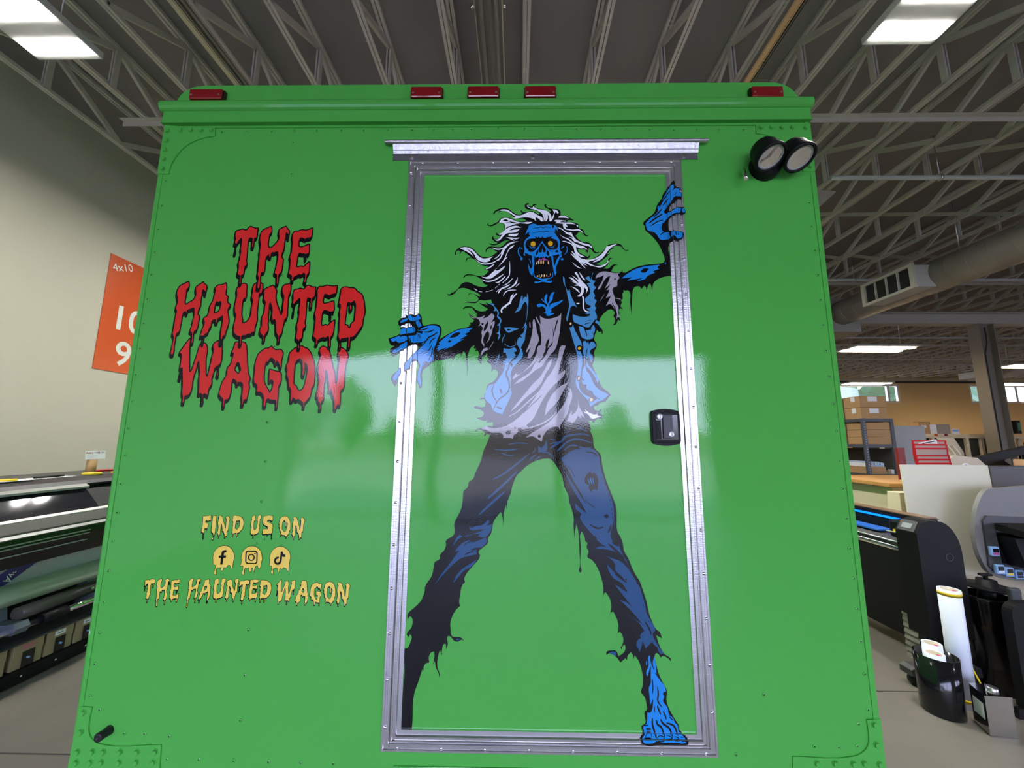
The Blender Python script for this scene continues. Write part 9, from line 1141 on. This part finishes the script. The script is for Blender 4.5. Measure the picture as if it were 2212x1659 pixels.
# large black reel barrel
t = thing('reel_barrel', (3.05, 2.74, 0), 'tall black barrel topped with a flanged reel and knob', 'barrel')
b = B(); b.lathe((2.98, 2.66, 0), (0, 0, 1), [(0, .0001), (0, .10), (.52, .115), (.53, .119), (.545, .119), (.545, .108), (.50, .100), (.50, .0001)], BLKG, 36); b.obj('barrel_body', t)
b = B(); b.lathe((2.99, 2.65, .59), (.05, .0, 1), [(0, .0001), (0, .13), (.008, .135), (.012, .13), (.014, .05), (.05, .045), (.05, .0001)], BLK, 36); b.cyl((2.98, 2.66, .50), (2.99, 2.65, .59), .04, BLK); b.obj('reel_flange', t)
b = B(); b.cyl((2.99, 2.65, .64), (2.99, 2.65, .66), .012, BLK); b.box(2.955, 3.025, 2.635, 2.665, .66, .675, BLK, bev=.006); b.obj('reel_knob', t)
t = thing('machine_guard', (2.95, 2.4, 0), 'rounded black machine guard at the right edge', 'machine')
q = [(2.80, .05)]
for i in range(7): a = pi-i*pi/2/6; q.append((2.87+.07*cos(a), .53+.07*sin(a)))
q += [(3.2, .60), (3.2, .05)]
b = B(); b.prism(q, 'y', 2.38, 2.43, BLK); b.obj('guard_panel', t); b = B(); b.box(2.76, 3.15, 2.39, 2.42, 0, .05, BLK); b.obj('guard_foot', t); b = B(); b.box(2.88, 2.94, 2.431, 2.46, .5, .66, DGREY, bev=.01); b.obj('guard_hook', t)
b = B(); b.box(2.86, 2.95, 2.355, 2.38, .42, .44, PAPER, bev=.008); b.obj('guard_latch', t)
# cables
b = B(); b.tube([(2.86, 2.90, .58), (2.80, 2.80, .46), (2.78, 2.72, .34), (2.76, 2.62, .20), (2.72, 2.50, .06), (2.68, 2.44, .008), (2.62, 2.45, .006)], .0045, YEL); b.obj('yellow_cord', label='yellow cord dropping behind the white roll to the can', cat='cord')
b = B(); b.tube([(2.80, 2.88, .55), (2.84, 2.80, .40), (2.90, 2.74, .22), (2.93, 2.70, .1), (2.86, 2.66, .012), (2.75, 2.62, .008), (2.68, 2.66, .008)], .007, BLK); b.obj('power_cable', label='black cable looping down behind the tall white roll', cat='cord')
# half walls
b = B(); b.box(3.12, 3.26, 3.34, 7.2, 0, 1.13, BEIGE); hw = b.obj('half_wall', kind='structure'); b = B(); b.box(3.07, 3.33, 3.30, 7.25, 1.13, 1.165, WOOD, bev=.006); b.obj('wood_cap', hw)
b = B(); b.box(2.9, 6.5, 3.05, 3.15, 0, 1.12, BEIGE); hw2 = b.obj('half_wall', kind='structure'); b = B(); b.box(3.34, 6.5, 3.151, 4.4, 1.10, 1.14, WOOD); b.obj('counter_top', hw2)
# white board
b = B(); M = basis((3.17, 2.955, .95), (1, .0, .0), (0, .03, 1)); b.box(-.318, .318, -.38, .385, -.006, .006, WHITE, M); b.obj('white_board', label='large blank white board leaning against the half wall', cat='board')
b = B()
for i in range(14): 
    z = .0+i*.04; b.prism([(2.78, z), (3.15, z), (3.15, z+.03), (3.14, z+.038), (2.79, z+.038)], 'y', 2.93-.004*(i % 2), 3.03, mat('grey_corrugated', (.23, .21, .18), .6))
b.obj('corrugated_sheet_stack', label='grey corrugated sheets stacked under the white board', cat='sheets')
# ink printer at right
t = thing('ink_printer', (3.6, 2.8, 0), 'grey ink printer with blue cartridge bays at the right edge', 'printer')
q = [(3.16, 1.185), (3.19, 1.195), (4.5, 1.17), (4.5, .45), (3.40, .60), (3.10, .655), (3.06, .72), (3.035, .85), (3.05, .97), (3.09, 1.09)]
q = [tuple(p) for p in smooth(q, .5)]; b = B(); b.prism(q, 'y', 2.712, 2.74, GREY); b.obj('front_cover', t); b = B(); b.box(3.48, 4.5, 2.741, 3.03, .62, 1.15, GREY, bev=.02); b.obj('body', t)
b = B(); b.prism([(3.085, .70), (3.09, .985), (3.12, 1.02), (4.4, .985), (4.4, .60), (3.12, .665)], 'y', 2.70, 2.712, DGREY); b.obj('front_recess', t)
b = B(); b.prism([(3.17, .69), (3.16, .93), (4.3, .90), (4.3, .62)], 'y', 2.697, 2.702, BLKG); b.obj('opening', t)
b = B(); b.prism([(2.40, .90), (2.40, .93), (2.69, .975), (2.69, .93)], 'x', 3.155, 4.3, BLK); b.prism([(3.20, .72), (3.155, .90), (4.3, .89), (4.3, .69), (3.26, .70)], 'y', 2.60, 2.69, BLK); b.obj('output_tray', t)
for i, (x, z, m) in enumerate(((3.115, .80, MAG), (3.13, .69, PAPER), (3.185, .675, YEL), (3.245, .66, BLKG), (3.305, .65, LBLUE))):
    b = B(); b.box(x-.026, x+.026, 2.678, 2.70, z-.03, z+.028, LBLUE, bev=.005); b.box(x-.018, x+.018, 2.6765, 2.678, z-.006, z+.018, BLKG); b.box(x-.018, x+.018, 2.6765, 2.678, z-.02, z-.008, m); b.obj('cartridge', t)
b = B(); b.box(3.7, 3.8, 2.8, 2.95, 0, .6, BLK); b.box(3.55, 3.95, 2.7, 3.02, 0, .04, BLK); b.obj('stand', t)
# things on the counter
b = B(); b.box(3.88, 4.9, 3.28, 3.4, 1.141, 1.31, DGREY, bev=.004); t = b.obj('storage_case', label='long dark grey case on the counter behind the board', cat='case')
b = B(); b.box(3.46, 3.52, 3.60, 3.63, 1.166, 1.45, DRED); b.obj('red_binder', label='dark red binder standing beside the plastic folders', cat='binder')
for i in range(7):
    nm_ = ['topmost', 'second', 'third', 'fourth', 'fifth', 'sixth', 'lowest'][i]
    z0 = 1.52-i*.034+(.0 if i < 3 else -.03); y = 3.55+i*.004; xx = 3.55+i*.008
    t = thing('plastic_folder', (xx, y, z0), '%s red edged clear folder in the pile on the counter' % nm_, 'folder')
    q = [(xx-.04, z0-.11), (xx, z0), (xx+.27, z0+.004), (xx+.235, z0-.11)]
    b = B(); M = basis((xx, y, z0), (1, .08, 0), (-.2, -.25, .95)) @ Matrix.Scale(1.22, 4)
    for (a0, a1, c0, c1) in ((0, .27, -.012, 0), (0, .27, -.12, -.108), (0, .012, -.108, -.012), (.258, .27, -.108, -.012)): b.box(a0, a1, c0, c1, -.004, .002, REDP, M)
    b.obj('red_edge', t); b = B(); b.box(.012, .258, -.108, -.012, -.001, .0, mat('clear_sleeve', (.45, .38, .34), .15), M); b.obj('clear_sleeve', t)
    if i == 0: b = B(); b.box(.04, .19, -.10, -.03, .001, .0025, PAPER, M @ Matrix.Rotation(.2, 4, 'Z')); b.box(.07, .17, -.045, -.038, .0026, .003, TXT, M @ Matrix.Rotation(.2, 4, 'Z')); b.obj('paper_insert', t)
t = thing('desk_fan_heater', (4.22, 3.8, 1.14), 'cream slotted machine with round port on the counter', 'machine')
b = B(); b.prism([(4.02, 1.141), (4.02, 1.33), (4.10, 1.38), (4.30, 1.36), (4.36, 1.30), (4.36, 1.141)], 'y', 3.72, 3.95, mat('cream_plastic', (.55, .49, .38), .5)); b.obj('body', t)
b = B(); b.lathe((4.18, 3.719, 1.27), (0, -1, 0), [(0, .042), (.004, .04), (.002, .026)], PAPER, 24); b.lathe((4.18, 3.7165, 1.27), (0, -1, 0), [(0, .026), (.0005, .0001)], BLKG, 24); b.obj('round_port', t)
for i in range(5): b = B(); x = 4.04+i*.05; b.prism([(x, 1.38), (x+.012, 1.38), (x-.05, 1.47), (x-.062, 1.47)], 'y', 3.80, 3.83, MATS['cream_plastic']); b.obj('slat', t)
t = thing('spray_rig', (4.6, 3.9, 1.14), 'black articulated clamp arm lying across the counter', 'arm')
b = B(); b.prism([(4.33, 1.32), (4.36, 1.37), (4.86, 1.475), (4.88, 1.44), (4.80, 1.40), (4.42, 1.30)], 'y', 3.75, 3.80, BLK); b.prism([(4.40, 1.141), (4.38, 1.27), (4.60, 1.34), (4.72, 1.26), (4.70, 1.141)], 'y', 3.78, 3.86, BLK); b.cyl((4.84, 3.74, 1.45), (4.84, 3.81, 1.45), .025, BLK); b.obj('arm_body', t)
b = B(); b.prism([(4.30, 1.40), (4.25, 1.55), (4.42, 1.55), (4.50, 1.40)], 'y', 4.0, 4.005, mat('tan_card', (.45, .36, .25), .7)); b.box(4.3, 4.5, 4.0, 4.05, 1.141, 1.40, MATS['tan_card']); b.obj('tan_card', label='tan card standing up behind the clamp arm', cat='card')
b = B(); b.box(4.62, 4.9, 3.56, 3.72, 1.27-.128, 1.35, PEACH, bev=.002); b.obj('peach_box', label='long peach cardboard box on the counter by the column', cat='box')
b = B(); b.prism([(4.36, 1.141), (4.34, 1.28), (4.38, 1.295), (4.47, 1.29), (4.50, 1.25), (4.51, 1.141)], 'y', 3.60, 3.27, mat('olive_card', (.3, .28, .2), .7)); b.obj('olive_folder', label='small olive folder propped near the cream machine', cat='folder')
b = B(); b.box(4.5, 5.1, 3.42, 3.7, 1.141, 1.235, mat('brown_book', (.17, .12, .10), .5)); b.box(4.5, 4.9, 3.41, 3.42, 1.21, 1.228, REDP); b.obj('ledger_book', label='brown ledger lying behind the long dark case', cat='book')

# steel shelf with cartons, seen past the trailer
t = thing('steel_shelf', (5.5, 6.7, 0), 'dark grey steel shelving unit packed with cartons', 'shelf')
SX0, SX1, SY0, SY1 = 5.29, 5.745, 6.0, 7.5; SG = mat('slate_steel', (.065, .07, .085), .5)
for z in (.1, .98, 1.42, 1.81):
    b = B(); b.box(SX0, SX1, SY0, SY0+.02, z-.0, z+.045, SG); b.box(SX0, SX0+.02, SY0+.02, SY1, z, z+.045, SG); b.box(SX1-.02, SX1, SY0+.02, SY1, z, z+.045, SG); b.box(SX0+.02, SX1-.02, SY0+.02, SY1, z+.03, z+.045, CARD); b.obj('shelf_board', t)
for x in (SX0, SX1-.035):
    for y in (SY0-.004, SY1-.03):
        b = B(); b.box(x-.004, x+.039, y-.004, y, 0, 1.86, SG); b.box(x-.008, x-.004, y-.004, y+.035, 0, 1.86, SG); b.obj('post', t)
        if y < 6.1 and x < 5.4:
            b = B()
            for k in range(22): b.box(x+.012, x+.022, y-.0056, y-.004, 1.0+k*.038, 1.014+k*.038, LGREY)
            b.obj('post_slots', t)
b = B(); b.box(SX1-.03, SX1-.028, SY0+.03, SY1, 1.03, 1.40, mat('dark_backing', (.06, .055, .045), .8)); b.obj('side_sheet', t)
def carton(x0, x1, y0, y1, z0, z1, label, lab=None, m=CARD, side=None, grp=None):
    t = thing('carton', ((x0+x1)/2, (y0+y1)/2, z0), label, 'box', grp)
    b = B(); b.box(x0, x1, y0, y1, z0, z1, m, bev=.002); b.obj('box_body', t)
    if lab: b = B(); b.box(x0+(x1-x0)*lab[0], x0+(x1-x0)*lab[1], y0-.0015, y0-.0003, z0+(z1-z0)*lab[2], z0+(z1-z0)*lab[3], PAPER); b.obj('shipping_label', t)
    if side: b = B(); b.box(x0-.0015, x0-.0003, y0+(y1-y0)*side[0], y0+(y1-y0)*side[1], z0+(z1-z0)*side[2], z0+(z1-z0)*side[3], PAPER); b.obj('side_label', t)
for i, z in enumerate((1.466, 1.578, 1.690)): carton(SX0+.045, SX1-.04, SY0+.01, SY0+.35, z, z+.108, '%s of three plain wide cartons on the shelf end' % ('lowest', 'middle', 'topmost')[i])
for r in range(3):
    for k in range(6): carton(SX0+.022, SX0+.3, SY0+.37+k*.12, SY0+.484+k*.12, 1.466+r*.112, 1.466+r*.112+.106, 'small labelled carton in the %s row, %s from the shelf post' % (('lowest', 'middle', 'top')[r], ('first', 'second', 'third', 'fourth', 'fifth', 'sixth')[k]), None, CARDD, (.08, .92, .35, .95), 'small labelled cartons along the shelf')
for i, z in enumerate((1.857, 2.032)):
    carton(SX0+.0, SX1-.06, SY0+.0, SY0+.30, z, z+.172, '%s carton with white label stacked on the shelf top corner' % ('lower', 'upper')[i], ((.32, .68, .48, .9) if i == 0 else (.3, .66, .52, .94)), CARD, (.3, .55, .5, .95))
    carton(SX0+.0, SX1-.06, SY0+.32, SY0+.62, z-.0, z+.165, '%s carton second along the shelf top' % ('lower', 'upper')[i], None, CARDD, (.3, .8, .45, .85))
    carton(SX0+.0, SX1-.06, SY0+.64, SY0+.94, z-.0, z+.165, '%s carton third along the shelf top' % ('lower', 'upper')[i], None, CARDD, (.3, .8, .45, .85))
t = thing('file_carton', (5.4, 6.2, 1.026), 'open carton filled with blue edged sheets on the lower shelf', 'box')
b = B(); b.box(SX0+.01, SX0+.28, SY0+.02, SY0+.5, 1.026, 1.13, CARD); b.obj('box_body', t)
for k in range(22): b = B(); x = SX0+.03+k*.0112; b.prism([(x, 1.131), (x+.006, 1.131), (x+.008+.0, 1.185+.02*sin(k/21*pi)), (x+.001, 1.185+.02*sin(k/21*pi))], 'y', SY0+.03, SY0+.45, LBLUE if k % 2 else PAPER); b.obj('sheet', t)
for i, (x0, x1, h, m, lab) in enumerate(((SX0+.27, SX0+.31, .04, BOXK, 'small kraft box on the lower shelf'), (SX0+.32, SX0+.36, .05, BOXK, 'second small kraft box on the lower shelf'), (SX0+.37, SX0+.425, .065, PAPER, 'small white box on the lower shelf corner'))): b = B(); b.box(x0, x1, SY0+.03, SY0+.09, 1.026, 1.026+h, m); b.obj('small_box', label=lab, cat='box')
b = B(); b.box(5.93, 6.40, 6.18, 6.21, .9, 1.755, mat('pale_grey_board', (.36, .36, .35), .6)); b.box(6.1, 6.2, 6.21, 6.26, 0, .9, DGREY); b.obj('grey_board', label='tall pale grey board standing next to the steel shelf', cat='board')
# far benches
t = thing('work_bench', (10.2, 9.3, 0), 'long cream work bench with dark backed bays before the warm wall', 'bench')
b = B(); b.box(8.2, 11.6, 9.0, 9.7, 1.60, 1.645, mat('cream_top', (.62, .52, .34), .6)); b.obj('upper_top', t)
for x in (8.3, 9.45, 9.68, 10.22, 10.55, 11.4): b = B(); b.box(x, x+.06, 9.0, 9.06, 0, 1.6, MATS['cream_top']); b.obj('post', t)
b = B(); b.box(8.2, 11.6, 9.62, 9.66, .9, 1.6, mat('dark_olive_back', (.06, .055, .03), .8)); b.box(9.72, 10.2, 9.4, 9.6, .9, 1.58, BLKG); b.obj('back_panel', t)
b = B(); b.box(8.2, 11.6, 8.95, 9.7, .85, .9, MATS['cream_top']); b.obj('lower_top', t)
for k in range(4): b = B(); b.box(8.2+k*1.1, 8.25+k*1.1, 9.3, 9.35, 0, .85, DGREY); b.obj('leg', t)
b = B(); b.box(9.30, 11.3, 9.1, 9.5, 1.646, 1.70, MATS['cream_top']); b.obj('riser', t)
Zb = 1.701
carton(9.30, 9.55, 9.1, 9.3, Zb, Zb+.25, 'tall open carton with white label on the far bench', (.25, .7, .5, .75), m=CARD)
carton(9.58, 9.83, 9.35, 9.5, Zb, Zb+.28, 'brown carton behind the white sheet on the far bench', m=CARDD)
b = B(); b.box(9.52, 9.72, 9.12, 9.13, Zb, Zb+.21, PAPER, basis((0, 0, 0), (1, 0, 0), (0, 1, 0))); b.obj('white_sheet', label='white sheet propped up between cartons on the far bench', cat='paper')
b = B(); b.box(9.74, 10.05, 9.14, 9.16, Zb, Zb+.22, mat('taupe_board', (.30, .26, .22), .7)); b.obj('taupe_board', label='taupe board propped on the far bench', cat='board')
t = thing('postcard', (10.17, 9.15, Zb), 'small blue picture card standing on the far bench', 'card'); b = B(); b.box(10.09, 10.25, 9.14, 9.15, Zb, Zb+.11, PAPER); b.obj('card_sheet', t); b = B(); b.box(10.10, 10.24, 9.138, 9.1395, Zb+.05, Zb+.10, LBLUE); b.obj('card_picture', t)
for i, (x, m, lab) in enumerate(((9.62, MATS['orange_sign'], 'small orange sticker card on the far bench edge'), (9.85, DRED, 'small red sticker card on the far bench edge'))): b = B(); b.box(x, x+.07, 9.09, 9.097, Zb-.05, Zb+.0, m); b.obj('sticker_card', label=lab, cat='card')
t = thing('desk_lamp', (11.35, 8.6, .9), 'black desk lamp and monitor right of the grey column', 'lamp')
b = B(); b.tube([(11.25, 8.8, .95), (11.25, 8.8, 1.5), (11.30, 8.8, 1.56), (11.6, 8.8, 1.56), (11.62, 8.8, 1.5)], .015, DGREY); b.obj('lamp_arm', t); b = B(); b.box(11.2, 11.9, 8.85, 8.9, 1.0, 1.42, BLKG, bev=.01); b.obj('monitor', t)
t = thing('side_desk', (11.9, 8.9, 0), 'cream desk at the right edge behind the column', 'desk'); b = B(); b.box(11.0, 13, 8.5, 8.94, .9, .94, MATS['cream_top']); b.obj('desk_top', t); b = B(); b.box(11.1, 11.16, 8.6, 8.66, 0, .9, DGREY); b.box(12.8, 12.86, 8.6, 8.66, 0, .9, DGREY); b.obj('leg', t)

# ------------------------------------------------------------ outdoors behind the viewer and beyond the far wall (seen in reflections and windows)
b = B(); b.box(-60, 60, -70, YB-.21, -.3, -.05, ASPH); b.box(-60, 60, YF+.21, 60, -.3, -.05, ASPH); struct(b, 'ground_outside')
def tree(x, y, r, h, label, seed):
    random.seed(seed); t = thing('tree', (x, y, -.05), label, 'tree', 'trees outside the shop')
    b = B(); b.cyl((x, y, -.05), (x, y, h-r*.8), .16, BARK, r2=.08, n=10); b.obj('trunk', t)
    bm = bmesh.new(); bmesh.ops.create_icosphere(bm, subdivisions=4, radius=1)
    for v in bm.verts:
        n_ = noise.fractal(v.co*1.6+Vector((seed, 0, 0)), 1.0, 2.0, 4)*.45+1; v.co = Vector((x+v.co.x*r*n_, y+v.co.y*r*n_, h-r*.9+v.co.z*r*1.15*n_))
    me = bpy.data.meshes.new('crown'); bm.to_mesh(me); bm.free(); me.materials.append(LEAF); place('crown', me, t)
for i, (x, y, r, h, lab) in enumerate(((-16.5, -24, 2.6, 6.9, 'tallest leafy tree across the lot'), (-12.0, -25, 1.7, 5.0, 'middling leafy tree across the lot'), (-8.2, -26, 1.1, 3.0, 'low bush like tree across the lot'), (7.3, -26, 1.0, 3.7, 'small pointed tree across the lot, opposite the door handle'), (19.5, -25, 2.2, 5.5, 'tall tree at the far side of the lot'), (18, 26, 3.2, 7.5, 'leafy tree behind the first high window'), (27.5, 27, 3.2, 8, 'leafy tree behind the second high window'))):
    tree(x, y, r, h, lab, i+3)
b = B(); b.box(-30, 30, -42, -38, -.05, 2.6, mat('far_building', (.16, .15, .13), .9)); b.obj('low_building', label='low dark building across the lot behind the viewer', cat='building')
